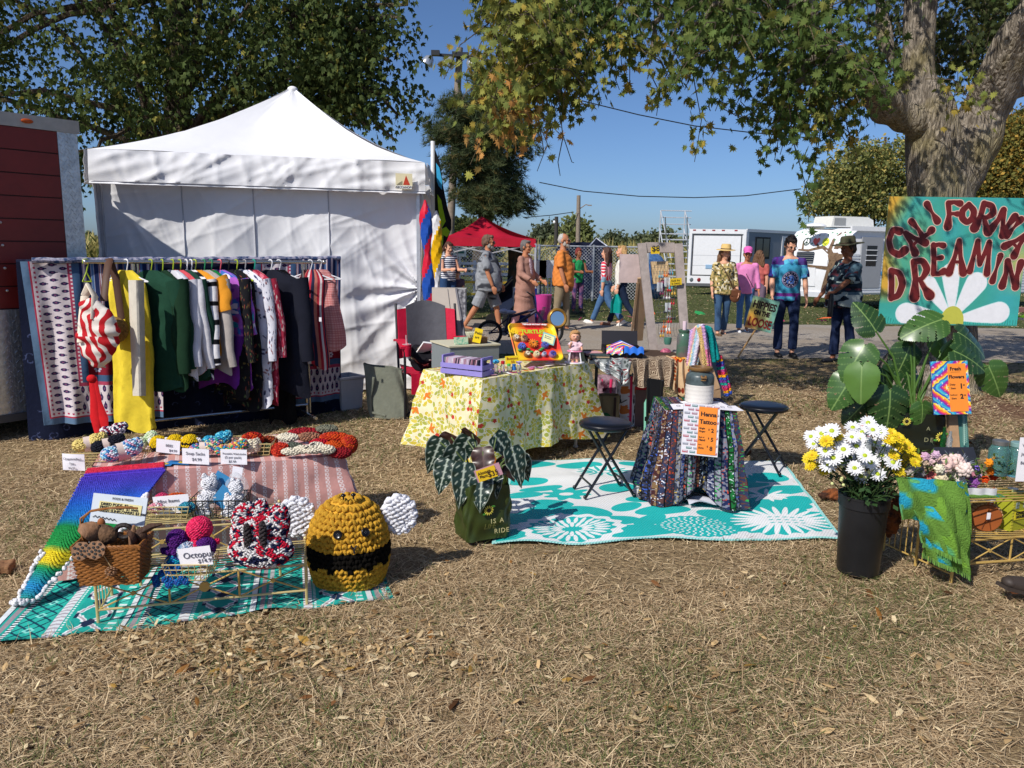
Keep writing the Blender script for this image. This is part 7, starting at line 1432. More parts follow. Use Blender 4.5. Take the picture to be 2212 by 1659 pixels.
for k in rn(26):a=k*.5;rr2=.1;cx_,cy_=.15+rr2*cos(a),.14+rr2*sin(a)*1.1;p.ell(cx_,cy_,.018,.01,r4.choice(['#7a2c18','#5a2014','#9a4a20']),a)
for cx_,cy_,c in((.07,.25,'#d8501c'),(.2,.26,'#e09020'),(.13,.24,'#b03a18')):p.ell(cx_,cy_,.035,.035,c);p.ell(cx_,cy_,.02,.02,'#e8b040');p.ell(cx_,cy_,.009,.009,c)
hangcloth('peach scarf with orange roses hanging from the right end of the jumble table',SL*.8,SL*1.,lambda i:.14+.16*(1-abs(i-.45)*1.5),CL('rose_scarf_print','#ffffff',image=p.img('rose_scarf')),.02,3)
bx=TG('black_box','open black box full of folded bright scarves on the jumble table','box',S2(.3,.2));Mq=MT(S2(.3,.2,SZ_+.012))@ROT(sd_,sk_).to_4x4()@MR(-.12,4,'Z')
m=MB();m.X=Mq
for c_,d_ in(((0,-.14,.035),(.3,.006,.07)),((0,.14,.035),(.3,.006,.07)),((-.15,0,.035),(.006,.28,.07)),((.15,0,.035),(.006,.28,.07)),((0,0,.003),(.3,.28,.006))):m.box(c_,d_)
PA('box_body',m,FT('box_black','#16141c',.5),bx,smooth=0);m=MB();m.X=Mq@MT((0,.143,.07))@MR(-.35,4,'X');m.box((0,0,.06),(.3,.006,.12));PA('lid',m,FT('box_black','#16141c',.5),bx,smooth=0)
r5=random.Random(15);SCO=['#c82a3a','#2a6ac8','#e8c020','#7a2a98','#e07a20','#18a0a8','#d84a90','#e8e4e0','#2a8a4a','#1a3a90']
for i in rn(13):
 c=SCO[i%10];x0,y0=-.11+.02*(i%3),-.115+.019*i;m=MB(Mq);m.tb([(x0,y0,.055+.006*(i%3)),(0,y0+r5.uniform(-.01,.01),.078+.008*(i%4)),(.11,y0+r5.uniform(-.01,.01),.055)],.012,6,flat=.8);SO('folded_scarf',f'{["red","blue","yellow","purple","orange","turquoise","pink","white","green","navy"][i%10]} folded scarf in the black box, {"upper" if i > 9 else "lower"} layer','scarf',m,CL('scarf'+c,c,rough=.6))
m=MB(Mq);m.grid(lambda i,j:V((.0+.15*i,-.17-.02*j,.085-.05*j+.01*sin(i*16))),12,5,thick=.012);SO('blue_scarf','blue knotted scarf spilling over the front of the black box','scarf',m,CL('scarf#2a6ac8','#2a6ac8'))
p=Paint(.2,.1,400,'#e8e0e4');[p.m((np.floor(p.x*50)+np.floor(p.y*50)).astype(int)%5==i,c)for i,c in EN(['#e84a6a','#48a8d8','#e8d048','#e8e4e4','#e88ab0'])]
m=MB(Mq);m.grid(lambda i,j:V((-.14+.13*i,-.165-.015*j,.085-.055*j+.008*sin(i*14))),12,5,thick=.01);SO('checked_scarf','pastel rainbow checked scarf over the left front of the black box','scarf',m,CL('check_print','#ffffff',image=p.img('rainbow_check')))
for(x,y,z,w_,d_,h_,rz_,c,lab)in((.085,.04,0,.15,.11,.028,-.1,'#3a4a48','dark green hardback book at the front left of the jumble table'),(.06,.24,0,.16,.12,.02,.3,'#d8a0a0','pink paper packet behind the green book'),(.16,.3,.0,.14,.1,.016,-.2,'#d8b460','yellow paper packet beside the black box')):
 t=TG('book' if 'book' in lab else 'paper_packet',lab,'book' if 'book' in lab else 'packet',S2(x,y,SZ_+.01+z));Mq2=MT(S2(x,y,SZ_+.014+z))@ROT(sd_,sk_).to_4x4()@MR(rz_,4,'Z')
 m=MB();m.X=Mq2;m.box((0,0,h_-.003),(w_,d_,.005));m.box((0,0,.003),(w_,d_,.005));m.box((-w_/2+.003,0,h_/2),(.005,d_,h_-.002));PA('cover',m,FT('cover'+c,c,.6),t,smooth=0);m=MB();m.X=Mq2;m.box((.002,0,h_/2),(w_-.012,d_-.012,h_-.012));PA('pages',m,FT('pages','#b89a78'),t,smooth=0)
FRM=mat('whitewashed_wood','#9a8e88',.8,var=.25,scale=10,bmp=.4,bscale=40);A1,A2,A3,A4=ay(1386,526,7.05),ay(1465,527,7.05),ay(1481,757,6.75),ay(1413,768,6.75)
fr_=TG('earring_frame','tall whitewashed wooden frame with wires of earrings on the jumble table','display frame',(A3+A4)/2)
def beam(m,a,b,w,d,nrm_=V((0,-1,.2))):
 z=(b-a).normalized();y=nrm_.normalized();x=y.cross(z).normalized();y=z.cross(x);m.box((a+b)/2,(w,d,(b-a).length),M=Mx((x,y,z)).transposed())
for a,b,w_ in((A1,A4,.075),(A2,A3,.075),(A1+V((.035,0,-.035)),A2+V((-.035,0,-.035)),.09),(A4+V((.03,0,.05)),A3+V((-.03,0,.05)),.09)):m=MB();beam(m,a,b,w_,.03);PA('frame_rail',m,FRM,fr_,smooth=0)
m=MB();beam(m,ay(1388,600,7.1),ay(1378,735,7.45),.09,.02);beam(m,ay(1378,610,7.12),ay(1362,742,7.45),.02,.02);PA('rear_prop',m,mat('raw_pine','#b89878',.8,var=.15,scale=8),fr_,smooth=0)
m=MB();tq=lambda i,j:(A1.lerp(A2,.22+.56*i)).lerp(A4.lerp(A3,.22+.56*i),.16+.7*j)
for i in rn(7):m.tb([tq(i/6,j/12)+V((.006*(-1)**j,0,0))for j in rn(13)],.0016,3)
for j in rn(13):m.tb([tq(0,j/12),tq(1,j/12)],.0014,3)
PA('wire_grid',m,FT('wire_grey','#6a6a6c',.4,metal=.6),fr_)
for k in rn(6):m=MB();a=tq(.06+.9*k/6,.01);b=tq(.06+.9*k/6,.3);beam(m,a+V((0,.05,0)),b+V((0,.05,0)),.026,.01);PA('back_slat',m,mat('raw_pine2','#bca078',.8,var=.2,scale=20),fr_,smooth=0)
m=MB();a=ay(1340,550,7.2);m.box((ay(1363,580,7.2)),(.22,.006,.26),M=MR(.1,3,'Z'));SO('card_panel','pale pink clear wrapped card panel hooked left of the earring frame','panel',m,mat('wrapped_card','#cdb8b4',.35,var=.2,scale=9),smooth=0)
for k in rn(30):
 i,j=r5.uniform(.05,.95),r5.uniform(.08,.92);q=tq(i,j)+V((0,-.012,0));c=r5.choice(['#b8202c','#d8d4cc','#4aa0b0','#c8a040','#8a8a8c','#7a2a4a','#d86a20','#2a2a30']);m=MB();ln=r5.uniform(.02,.05)
 m.tb([q,q+Z(-ln)],.0018,4);m.ell(q+Z(-ln-.012),(.01,.004,.014),8,5);m.tb([q+V((.022,0,0)),q+V((.022,0,-ln))],.0018,4);m.ell(q+V((.022,0,-ln-.012)),(.01,.004,.014),8,5);SO('earrings',{'#b8202c':'red','#d8d4cc':'ivory','#4aa0b0':'teal','#c8a040':'gold','#8a8a8c':'silver grey','#7a2a4a':'plum','#d86a20':'orange','#2a2a30':'black'}[c]+f' dangling earrings on the wooden frame, {["top", "upper", "lower", "bottom"][int(j*4)]} row, {["left", "middle", "right"][int(i*3)]}','earrings',m,FT('bead'+c,c,.35),group='earrings on the wooden frame')
for k,(i,j)in EN(((.3,.28),(.7,.22),(.62,.55))):
 q=tq(i,j)+V((0,-.02,0));m=MB();m.grid(lambda a,b:q+V((.05*(a-.5),-.006*sin(a*6),-.08*b)),5,5,thick=.001);SO('packet',f'clear packet of jewellery clipped {["high left", "high right", "low"][k]} in the earring frame','packet',m,mat('clear_film','#d8dce0',.15,alpha=.5,var=.05))
CRD('price_note','yellow price note pinned at the top left of the earring frame',6.96,(1404,534),(1423,533),(1406,549),[('$8',.1,.4,1.4)],.05,paper=FT('note_yellow2','#d8b41c'),ink=FT('pen_black','#2a2a20'),bold=.001)
CRD('price_note','yellow price note on the right rail of the earring frame',6.88,(1447,602),(1472,600),(1448,617),[('Sold As',.08,.55,1),('Is (sets)',.1,.15,1)],.025,paper=FT('note_yellow2','#d8b41c'),ink=FT('pen_black','#2a2a20'))
q=ay(1442,744,6.6);m=MB();m.lathe([(0,0),(.026,0),(.034,.03),(.034,.06),(.028,.06),(.024,.012),(0,.012)],16,q);SO('small_pot','little teal pot at the foot of the earring frame','pot',m,FT('pot_teal','#4a7a6a',.3))
q=ay(1438,762,6.62);m=MB();m.ell(q,(.05,.04,.04));SO('pink_bead_pouch','pink beaded pouch under the little teal pot','pouch',m,FT('pouch_pink','#8a3a58',two='#c86a80',scale=60))
q=S2(SL*.97,.12,SZ_+.012);gm=mat('green_glaze','#4a6a58',.2,two='#6a5a60',scale=6);m=MB();m.lathe([(0,0),(.052,0),(.057,.02),(.057,.15),(.05,.185),(.04,.195),(.048,.21),(.05,.222),(.036,.222),(.036,.195),(.045,.16),(.045,.02),(0,.012)],24,q);SO('stoneware_jar','green glazed stoneware jar holding a rolled card beside the earring frame','jar',m,gm)
m=MB();m.tb([q+Z(.03),q+V((.0,0,.29))],[.01,.018],10);SO('rolled_card','pink and white rolled card standing in the green jar','roll',m,FT('roll_pink','#d8c0c8'))
def gbag(name,lab,u0,u1,vt,vb,mt,d=.12,hand=None,cat='bag',rz=0):
 a,b=at(u0,vb),at(u1,vb);y=a.y;zt=ay((u0+u1)/2,vt,y).z;w=(b-a).length;t=TG(name,lab,cat,(a+b)/2+V((0,d/2,0)),rz)
 def f(i,j):th=2*pi*i;sq=lambda c:math.copysign(abs(c)**.3,c);return V((w/2*sq(cos(th))*(1-.04*j),d/2*sq(sin(th))*(1-.2*j)+.006*sin(th*6+j*4),.003+zt*j))
 m=MB();m.grid(f,36,8,2*(w+d),zt,thick=.004);PA('bag_body',m,mt,t,w=0)
 if hand:
  for s_ in(-1,1):m=MB();m.tb([(-w*.22,s_*d*.4,zt-.02),(-w*.2,s_*d*.42,zt*.55),(0,s_*d*.5,zt*.45),(w*.2,s_*d*.42,zt*.55),(w*.22,s_*d*.4,zt-.02)],.012,6,flat=.3);PA('handle',m,hand,t,w=0)
 return t,w,zt
p=Paint(.5,.36,500,'#d8d6da');r6=random.Random(2)
for k in rn(5):
 for l in rn(4):
  cx_,cy_=.05+k*.1+(.03 if l%2 else 0),.05+l*.09;c=r6.choice(['#1a1a1e','#1a1a1e','#c8743a','#3a3a3e']);p.ell(cx_,cy_,.022,.028,c);p.ell(cx_,cy_+.032,.016,.014,c);p.ell(cx_-.01,cy_+.046,.005,.009,c);p.ell(cx_+.01,cy_+.046,.005,.009,c);p.line(cx_+.02,cy_-.02,cx_+.04,cy_+.01,.006,c);p.ell(cx_+.05,cy_+.04,.006,.006,'#d8708a')
p.m((p.x<.012),'#d82a5a');CATM=CL('cat_print','#ffffff',image=p.img('cat_print'),ims=(.5,.36),rough=.5)
gbag('shopping_bag','white shopping bag printed with black and orange cats under the jumble table',1331,1371,815,922,CATM,.16,None)
gbag('shopping_bag','dark bag with pink handles and cat print left of the white cat bag',1285,1330,815,905,CL('dark_cat','#4a2434',two='#b89aa8',scale=9),.14,CL('pink_web','#d83a6a'))
t,w_,zt=gbag('paper_carton','tan carton with a brown strap and green leaf emblem in front of the bags',1293,1338,858,934,CL('tan_card','#9a8a68',bmp=.1),.18,None,'carton')
m=MB();m.box((w_*.22,-.1,zt/2),(.022,.006,zt));PA('strap',m,FT('strap_brown2','#3a241a'),t,w=0);m=MB();m.lathe([(.05,0),(0,.001)],20);m.v=[(x-w_*.2,-.098-z,y+zt*.4)for x,y,z in m.v];PA('leaf_emblem',m,FT('emblem_green','#1a6a34'),t,w=0)
m=MB()
a=at(1372,928);sh=TG('letter_shelf','small red and brown shelf unit right of the cat bag','shelf',a+V((.05,.1,0)));zt=ay(1384,817,a.y).z
m=MB();m.box((0,.1,zt*.36/1),(.11,.16,zt*.72));PA('carcass',m,mat('shelf_brown','#7a5f5a',.7),sh,w=0);
for k,c in((.76,'#c01c24'),(.9,'#c01c24'),(.83,'#2a1a18'),(.97,'#1a1414')):m=MB();m.box((0,.0+.1,zt*k),(.112,.165,zt*.06));PA('shelf_board',m,FT('shelf'+c,c),sh,w=0)
q=at(1407,1000);t=TG('folding_chair','black folding chair standing folded left of the patterned table','chair',q);
m=MB();P_=[ay(1400,818,5.65),ay(1430,822,5.55),ay(1430,893,5.55),ay(1402,893,5.65)];m.add(P_+[p_+V((.01,.03,0))for p_ in P_],BXF);PA('backrest',m,CL('chair_black','#121214'),t,smooth=0)
for u0,v0,u1,v1,y in((1400,818,1397,990,5.65),(1431,822,1420,1000,5.5),(1398,915,1412,1000,5.62),(1430,900,1400,985,5.52)):m=MB();b=ay(u1,v1,y);b.z=0;m.tb([ay(u0,v0,y),b],.011,6);PA('leg',m,FT('leg_black','#141416',.4),t)
m=MB();m.box(ay(1409,905,5.6),(.11,.02,.03));PA('seat_edge',m,CL('chair_black','#121214'),t)
m=MB();P_=[ay(1392,872,5.68),ay(1398,860,5.66),ay(1398,950,5.66),ay(1391,945,5.68)];m.add(P_+[p_+V((0,.02,0))for p_ in P_],BXF);PA('side_pocket',m,FT('pocket_mint','#7ab8a0'),t,smooth=0)
#  TURQUOISE RUG
r0,r1,r2_,r3_=RUGS[1]
p=Paint(1.9,1.6,420,'#dfe0e0');TQ='#1cb2ae';X,Y=p.x,p.y
def flower(cx,cy,r,n,w,col,rot=0,r0_=0):p.petals(cx,cy,r0_,r,n,w,col,rot)
for cx,cy,rx,ry,a in((.1,.34,.17,.11,.1),(.26,.5,.17,.09,.5),(.5,.46,.16,.1,-.4),(.66,.3,.15,.09,.1),(.8,.12,.22,.1,.05),(.1,.08,.15,.07,.6),(.12,.8,.12,.07,.2),(.1,1.10,.16,.08,.0),(.46,1.44,.16,.08,.1),(.1,1.48,.2,.09,.05),(.95,.47,.17,.08,.2),(1.28,.42,.14,.09,-.3),(.7,.95,.12,.09,.4),(1.40,.22,.12,.09,.6),(1.20,.62,.12,.07,-.2),(1.62,.6,.25,.1,-.25),(1.30,.92,.16,.1,.1),(1.75,.88,.18,.1,.4),(1.45,1.16,.18,.1,-.1),(1.05,1.12,.14,.08,.5),(1.72,1.2,.14,.09,-.5),(1.30,1.5,.16,.08,.1),(.86,.3,.13,.07,.9),(.3,.62,.13,.08,-.2),(.88,.7,.14,.08,.1),(1.05,.86,.12,.07,.5),(.74,.55,.1,.07,.6),(1.48,.8,.13,.08,-.5),(1.80,.66,.1,.09,.3),(.22,.94,.14,.06,.3),(.85,1.50,.12,.07,.1),(1.58,1.02,.12,.08,.3),(1.,.3,.05,.04,0)):p.ell(cx,cy,rx,ry,TQ,a)
p.star(.38,.82,.13,8,.22,TQ,.2,.8);p.ell(.38,.82,.045,.028,'#dfe0e0')
p.star(.42,.2,.29,15,.05,'#e4e6e6',0,.75);p.star(.42,.2,.235,15,.06,TQ,.1,.75)
for k in rn(26):a=k*2*pi/26;p.ell(.42+.17*cos(a),.2+.128*sin(a),.045,.012,'#e4e6e6',a)
for k in rn(16):a=k*2*pi/16;p.ell(.42+.09*cos(a),.2+.068*sin(a),.035,.012,'#e4e6e6',a)
p.ell(.42,.2,.04,.03,TQ)
p.star(1.13,.2,.25,26,.035,TQ,0,.68)
for rr_,nn_ in((.21,34),(.175,30),(.14,24),(.105,18),(.07,12),(.035,6)):
 for k in rn(nn_):a=k*2*pi/nn_+rr_*9;p.ell(1.13+rr_*cos(a),.2+rr_*.68*sin(a),.01,.0065,'#e4e6e6',a)
p.star(.62,1.30,.2,14,.07,'#e8eaea',0,.6);[p.petals(.62,1.30,.07,.18,14,.012,TQ,.1,.6)];p.ell(.62,1.30,.06,.035,TQ);p.ell(.62,1.30,.045,.025,'#e8eaea')
p.star(1.60,.3,.33,20,.05,TQ,0,.72);p.petals(1.62,.3,.05,.3,24,.018,'#e8eaea',0,.7);p.ell(1.64,.3,.15,.1,'#e8eaea');[p.ell(1.56+.045*(k%5),.25+.05*(k//5),.016,.006,TQ,.3)for k in rn(15)]
p.line(1.30,.5,1.48,.42,.012,'#e4e6e6');p.petals(1.62,.78,.02,.16,9,.014,'#e8eaea',0,.6);p.petals(1.55,1.38,.03,.18,14,.014,'#e8eaea',.2,.6);p.petals(1.,1.40,.03,.14,10,.02,TQ,.2,.6)
p.m((X<.02)|(X>1.88)|(Y<.012)|(Y>1.588),'#9ad8d4')
RUGM=mat('turquoise_rug','#ffffff',.7,image=p.img('rug_print'),var=.04)
nt=RUGM.node_tree;b_=nt.nodes['Principled BSDF'];wv=nn(nt,'TexWave',{'Vector':nn(nt,'Mapping',{'Vector':nn(nt,'TexCoord').outputs['UV'],'Rotation':(0,0,.35)}).outputs[0],'Scale':38.});bump(nt,b_,wv.outputs['Fac'],.5,.006)
def rugf(i,j):
 q=r0.lerp(r1,i).lerp(r3_.lerp(r2_,i),j);q.z=gz(q.x,q.y)+.02+.006*sin(i*19+j*6)*sin(j*9+i*4)+.01*math.exp(-j*14)*max(0,sin(i*14))+.012*math.exp(-((j-.72)/.05)**2)*sin(i*5+.5);q.y+=.018*sin(i*15+1)*math.exp(-j*8);return q
m=MB();m.grid(rugf,130,80,thick=.006);SO('outdoor_rug','turquoise and white flowered plastic rug laid on the grass in the middle','rug',m,RUGM)
#  STOOLS
SBL=FT('stool_black','#0f1016',.32,spec=.5);STB=FT('stool_tube','#121318',.3,spec=.5)
def stool(loc,rz,h,r,lab,first=None):
 M=MT(loc)@MR(rz,4,'Z')
 if first:return copy_thing(first,M,lab)
 t=TG('folding_stool',lab,'stool',M=M,group='black folding stools on the turquoise rug')
 m=MB();m.lathe([(0,h-.03),(r*.9,h-.03),(r*.99,h-.022),(r,h-.012),(r*.98,h),(r*.9,h+.008),(r*.6,h+.014),(0,h+.016)],36);PA('seat',m,SBL,t,ang=60,w=0)
 m=MB();m.lathe([(r*.985,h-.016),(r*1.012,h-.012),(r*1.012,h-.006),(r*.985,h-.002)],36);PA('seat_rim',m,FT('rim_gloss','#1c1e26',.12),t,w=0)
 for sy in(-1,1):
  m=MB();m.tb([(-.16,sy*.105,0),(.1,sy*.105,h-.03)],.0095,8);m.ell((-.16,sy*.105,.008),.013,8,5);PA('leg',m,STB,t,w=0)
  m=MB();m.tb([(.16,sy*.125,0),(-.1,sy*.09,h-.03)],.0095,8);m.ell((.16,sy*.125,.008),.013,8,5);PA('leg',m,STB,t,w=0)
  m=MB();m.ell((0,sy*.12,h*.52),.008);PA('pivot_bolt',m,FT('bolt','#8a8a90',.3,metal=.8),t,w=0)
 for sx,y in((-.115,.105),(.115,.12)):m=MB();m.tb([(sx*1.05,-y,.08),(sx*1.05,y,.08)],.007,6);PA('rung',m,STB,t,w=0)
 return t
s1=at(1303,1068);s2=at(1640,1015);st1=stool(V((s1.x,s1.y,.018)),R(14),.455,.168,'nearer black folding stool on the turquoise rug in front of the floral table');stool(V((s2.x,s2.y,.018)),R(-28),.455,.168,'farther black folding stool just right of the henna table',st1)
#  HENNA TABLE
HZ=.6;hA,hB=at(1437,886,HZ),at(1590,889,HZ);hd_=(hB-hA).normalized();hk=V((-hd_.y,hd_.x,0));HC=[hA,hB,hB+hk*.42,hA+hk*.42]
table_under('henna_table','small table under the dark patchwork cloth',HC,HZ,inset=.03)
p=Paint(2.4,.8,420,'#1c1c26');r8=np.random.RandomState(8);X,Y=p.x,p.y
x=0;pals=[('#5a5e68','#15151e'),('#1e6a34','#16301e'),('#4a2a2c','#8a6a4a'),('#20284e','#7a7a88'),('#7a7a86','#2a2a34'),('#16161e','#3a3a48'),('#2c3450','#5a3a38'),('#8a8a96','#3a3c4c'),('#1c1c28','#5c6070')]
k=0
while x<2.4:
 w_=r8.uniform(.014,.034);a_,b2=pals[r8.randint(len(pals))];ms=(X>=x)&(X<x+w_);p.m(ms,a_);n1=VN(X*1.+k*3,Y,105,k+1);p.m(ms&(n1>.55),b2);n2=VN(X+k,Y,150,k+9);c3=['#c84a30','#d8b040','#e0e0e8','#3a58b0','#2a9a48'][r8.randint(5)];p.m(ms&(n2>.8),c3);p.m((X>=x+w_-.003)&(X<x+w_),'#0c0c12');x+=w_;k+=1
PATCH=CL('patchwork_print','#ffffff',image=p.img('patchwork'),ims=(2.4,.8),bmp=.4)
hm=lambda s:1.-.15*math.exp(-((s-.13)/.05)**2)+.02*sin(s*40)
SO('patchwork_cloth','dark multicoloured patchwork cloth covering the henna table down to the rug','tablecloth',tablecloth(HC,HZ+.002,.575,PATCH,.03,.1,n=240,seed=6,hem=hm),PATCH)
m=MB();q=at(1560,1098);m.grid(lambda i,j:q+V(((i-.6)*.36,(j-.5)*.1+.02*sin(i*6),.036+.02*abs(sin(i*7+j*3)))),26,8,thick=.004);SO('cloth_corner','folded white lining corner of the patchwork cloth lying on the rug','cloth',m,CL('lining_white','#b8bac4'))
m=MB();q=at(1450,1083);m.grid(lambda i,j:q+V(((i-.5)*.18+.02*j,(j-.5)*.08,.036+.05*sin(pi*i)*(1-j*.3))),16,8,thick=.004);SO('cloth_corner','grey turned up hem of the patchwork cloth at its left front','cloth',m,CL('lining_grey','#6c757c'))
def H2(x,y,z=0):q=hA+hd_*x+hk*y;q.z=HZ+.006+z;return q
hw=(hB-hA).length
for k,(x0,y0,w_,d_,a,lab)in EN(((.16,.06,.22,.16,-.05,'printed design sheet at the front left of the henna table'),(.33,.05,.26,.15,.08,'printed design sheet at the front right corner of the henna table'),(.27,.13,.26,.2,.2,'printed design sheet under the stoneware jug'))):
 m=MB();Mq=MT(H2(x0,y0,.003+.003*k))@ROT(hd_,hk).to_4x4()@MR(a,4,'Z');m.X=Mq;m.grid(lambda i,j:((i-.5)*w_,(j-.5)*d_,.004*sin(i*5)+.006*max(0,i-.8)),8,6,thick=.001);t=TG('design_sheet',lab,'paper',H2(x0,y0));PA('sheet',m,PAPER,t)
 for l in rn(4):m=MB();m.X=Mq@MT((-.07+.045*l,.02*sin(l*2),.007));m.tb([(.012*cos(a_),.012*sin(a_)*1.6,0)for a_ in[i*.7 for i in rn(9)]],.0012,3);PA('henna_drawing',m,PEN,t)
q=H2(.24,.19,.012)
jg=TG('stoneware_jug','stoneware jug with grey shoulder, brown rim and ribbed white base on the henna table','jug',q)
m=MB();m.lathe([(0,0),(.082,0),(.086,.006)]+[(.0865+.0012*sin(i*1.9),.006+i*.0075)for i in rn(1,15)]+[(.0865,.115)],40);PA('base',m,FT('jug_white','#d0cbc4',.4),jg,w=0);m=MB()
m.lathe([(.0865,.115),(.0875,.14),(.086,.165),(.078,.18),(.062,.188),(.058,.195)],40);PA('shoulder',m,mat('jug_grey','#4a5658',.35,var=.4,scale=30),jg,w=0)
m=MB();m.lathe([(.058,.193),(.07,.203),(.074,.212),(.072,.222),(.06,.222),(.054,.205),(.05,.15),(.0,.02)],40);PA('rim',m,FT('jug_brown','#7a5a34',.35),jg,w=0);m=MB();m.tb([(-.012,-.083,.175),(-.012,-.095,.165),(.012,-.095,.165),(.012,-.083,.175)],.008,8);m.lathe([(.018,0),(.014,.004)],10,(0,-.088,.15));PA('lug',m,FT('jug_brown','#7a5a34',.35),jg,w=0)
bus=FT('board_white','#d8d6dc',.6)
def signboard(name,label,y,tl,tr,bl,yb,board,deco,paper_rect,lines,th=.01):
 a,b,c=ay(*tl,y),ay(*tr,y),ay(*bl,yb);xd=b-a;zd=a-c;W_,H_=xd.length,zd.length;Mb=plane_M(c,xd,zd);t=TG(name,label,'sign',c)
 m=MB(Mb);m.box((W_/2,H_/2,-th/2),(W_,H_,th));bd=PA('board',m,board,t,smooth=0);deco(Mb,W_,H_,bd)
 x0,y0,x1,y1=paper_rect;m=MB(Mb);m.box(((x0+x1)/2*W_,(y0+y1)/2*H_,.0035),((x1-x0)*W_,(y1-y0)*H_,.001));pp=PA('orange_paper',m,FT('paper_orange','#e8862c',.7),t,smooth=0)
 for s,x,y_,sz,bold in lines:
  me=text_mesh('lettering',s,sz,INK,extrude=.0004,bold=bold);me.transform(Mb@MT((x*W_,y_*H_,.0045)));LK('lettering',me,pp,world_co=True)
 return t,Mb,W_,H_
def busdeco(Mb,W_,H_,bd):
 for r_ in rn(13):
  for c_ in rn(5):
   x=(.02+.2*c_+(.1 if r_%2 else 0))*W_;y=(.035+.075*r_)*H_;c=['#b8606c','#6a8a88','#8a8a96','#a87a86'][(r_+c_)%4]
   if x+.16*W_>W_:continue
   if .42*W_<x<.75*W_ and .03<y/H_<.93:continue
   m=MB(Mb);m.box((x+.08*W_,y+.022*H_,.0015),(.15*W_,.042*H_,.0015));m2=MB();m2.X=Mb;m2.box((x+.08*W_,y+.03*H_,.0028),(.12*W_,.012*H_,.001));v_=PA('printed_van',m,FT('van'+c,c),bd,smooth=0);PA('van_windows',m2,FT('van_pale','#c8ccd4'),v_,smooth=0)
signboard('henna_sign','henna tattoo price sign with orange paper on a board printed with vans',hA.y-.06,(1475,869),(1553,877),(1471,980),hA.y-.16,bus,busdeco,(.42,.03,.93,.95),[('Henna',.47,.77,.036,.0012),('Tattoo',.45,.62,.036,.0012),('Single',.45,.515,.015,.0004),('Finger',.45,.455,.015,.0004),('$',.7,.5,.015,.0004),('2',.78,.465,.032,.001),('Back of',.45,.345,.011,.0003),('Hand',.45,.285,.018,.0006),('$',.7,.33,.015,.0004),('5',.78,.29,.032,.001),('Fore',.45,.2,.01,.0003),('Arm',.45,.13,.018,.0006),('$',.68,.17,.015,.0004),('8',.76,.11,.036,.001)])
EAY=hA.y+.62;pl=TG('plank_easel','wooden plank easel holding crocheted shawls behind the henna table','easel',V((ay(1530,850,EAY).x,EAY,0)))
PINE=mat('worn_pine','#a08060',.8,var=.2,scale=14,bmp=.3);m=MB();beam(m,ay(1503,722,EAY),ay(1545,842,EAY-.12),.065,.02);beam(m,ay(1545,842,EAY-.12),V((ay(1556,842,EAY).x,EAY-.1,.0)),.065,.02);PA('plank',m,PINE,pl,smooth=0);m=MB();m.ell(ay(1507,737,EAY)+V((0,-.012,0)),(.012,.004,.014));PA('peg_hole',m,INK,pl)
m=MB();beam(m,ay(1508,725,EAY+.03),V((ay(1565,850,EAY).x,EAY+.35,0)),.04,.02);PA('rear_leg',m,PINE,pl,smooth=0)
def shawl(name,lab,ptsT,ptsB,y,colf,size=.008,off=0,seed=1,n=(26,30)):
 rs=np.random.RandomState(seed);P_l,N_l,C_l=[],[],[]
 for j in rn(n[1]):
  for i in rn(n[0]):
   a,b=(i+.5*(j%2))/n[0],j/n[1];T_=ay(ptsT[0][0]+(ptsT[1][0]-ptsT[0][0])*a,ptsT[0][1]+(ptsT[1][1]-ptsT[0][1])*a-14*sin(pi*a)*(off),y);B_=ay(ptsB[0][0]+(ptsB[1][0]-ptsB[0][0])*a,ptsB[0][1]+(ptsB[1][1]-ptsB[0][1])*a+16*sin(pi*a)*abs(off),y-.04)
   q=T_.lerp(B_,b);q.y-=.05*sin(pi*a)+.012*sin(a*14+b*3);P_l.append(q);N_l.append((.5*(a-.5)*2,-1,.1));C_l.append(colf(a,b))
 P_,N_,C_=map(np.array,(P_l,N_l,C_l));co,fa,cl=scatter(PV,PF,frames(N_.astype(float),rs,.8)*AR((1.4,.9,1.)),P_,size,C_*(.85+.3*rs.rand(len(C_),1)))
 c=P_.mean(0);o=LK(name,npmesh(name,co-c,fa,YARN,cl,True));o.location=c;MATW[o.name]=MT(c);return tag(o,lab,'shawl')
pas=[SR_(c)for c in('#c8a8d8','#e0a8b8','#e8d098','#a8c8d8','#d8d4e0')]
shawl('crochet_shawl','pastel pink, lilac and cream crocheted shawl over the left of the plank easel',((1492,715),(1528,708)),((1484,788),(1502,796)),EAY+.02,lambda a,b:AR(pas[int(a*9+b*1.2)%5]),.008,.8,2,(20,34))
shawl('crochet_shawl','teal crocheted shawl bunched over the right of the plank easel',((1518,706),(1540,722)),((1530,775),(1553,768)),EAY,lambda a,b:AR(SR_('#128a88')),.009,.6,3,(18,30))
shawl('crochet_shawl','pale yellow and pink edge of a crocheted shawl beside the teal one',((1507,710),(1522,712)),((1520,790),(1536,790)),EAY-.03,lambda a,b:AR(SR_('#d8b87a' if a<.4 else '#d87a98' if b>.5 else '#c8a0c8')),.008,.5,4,(12,32))
STRP=['#d83a5a','#e8a020','#3a5ab8','#7a3a9a','#2aa090','#c84a8a']
m=MB();P_=[ay(1533,785,EAY+.05),ay(1548,772,EAY+.1),ay(1580,845,EAY),ay(1559,857,EAY-.08)]
shawl('striped_bag','rainbow striped knitted bag with grey lining leaning at the right rear of the henna table',((1546,772),(1556,768)),((1560,856),(1580,846)),EAY+.02,lambda a,b:AR(SR_(STRP[int(b*15)%6])),.009,.1,5,(10,30))
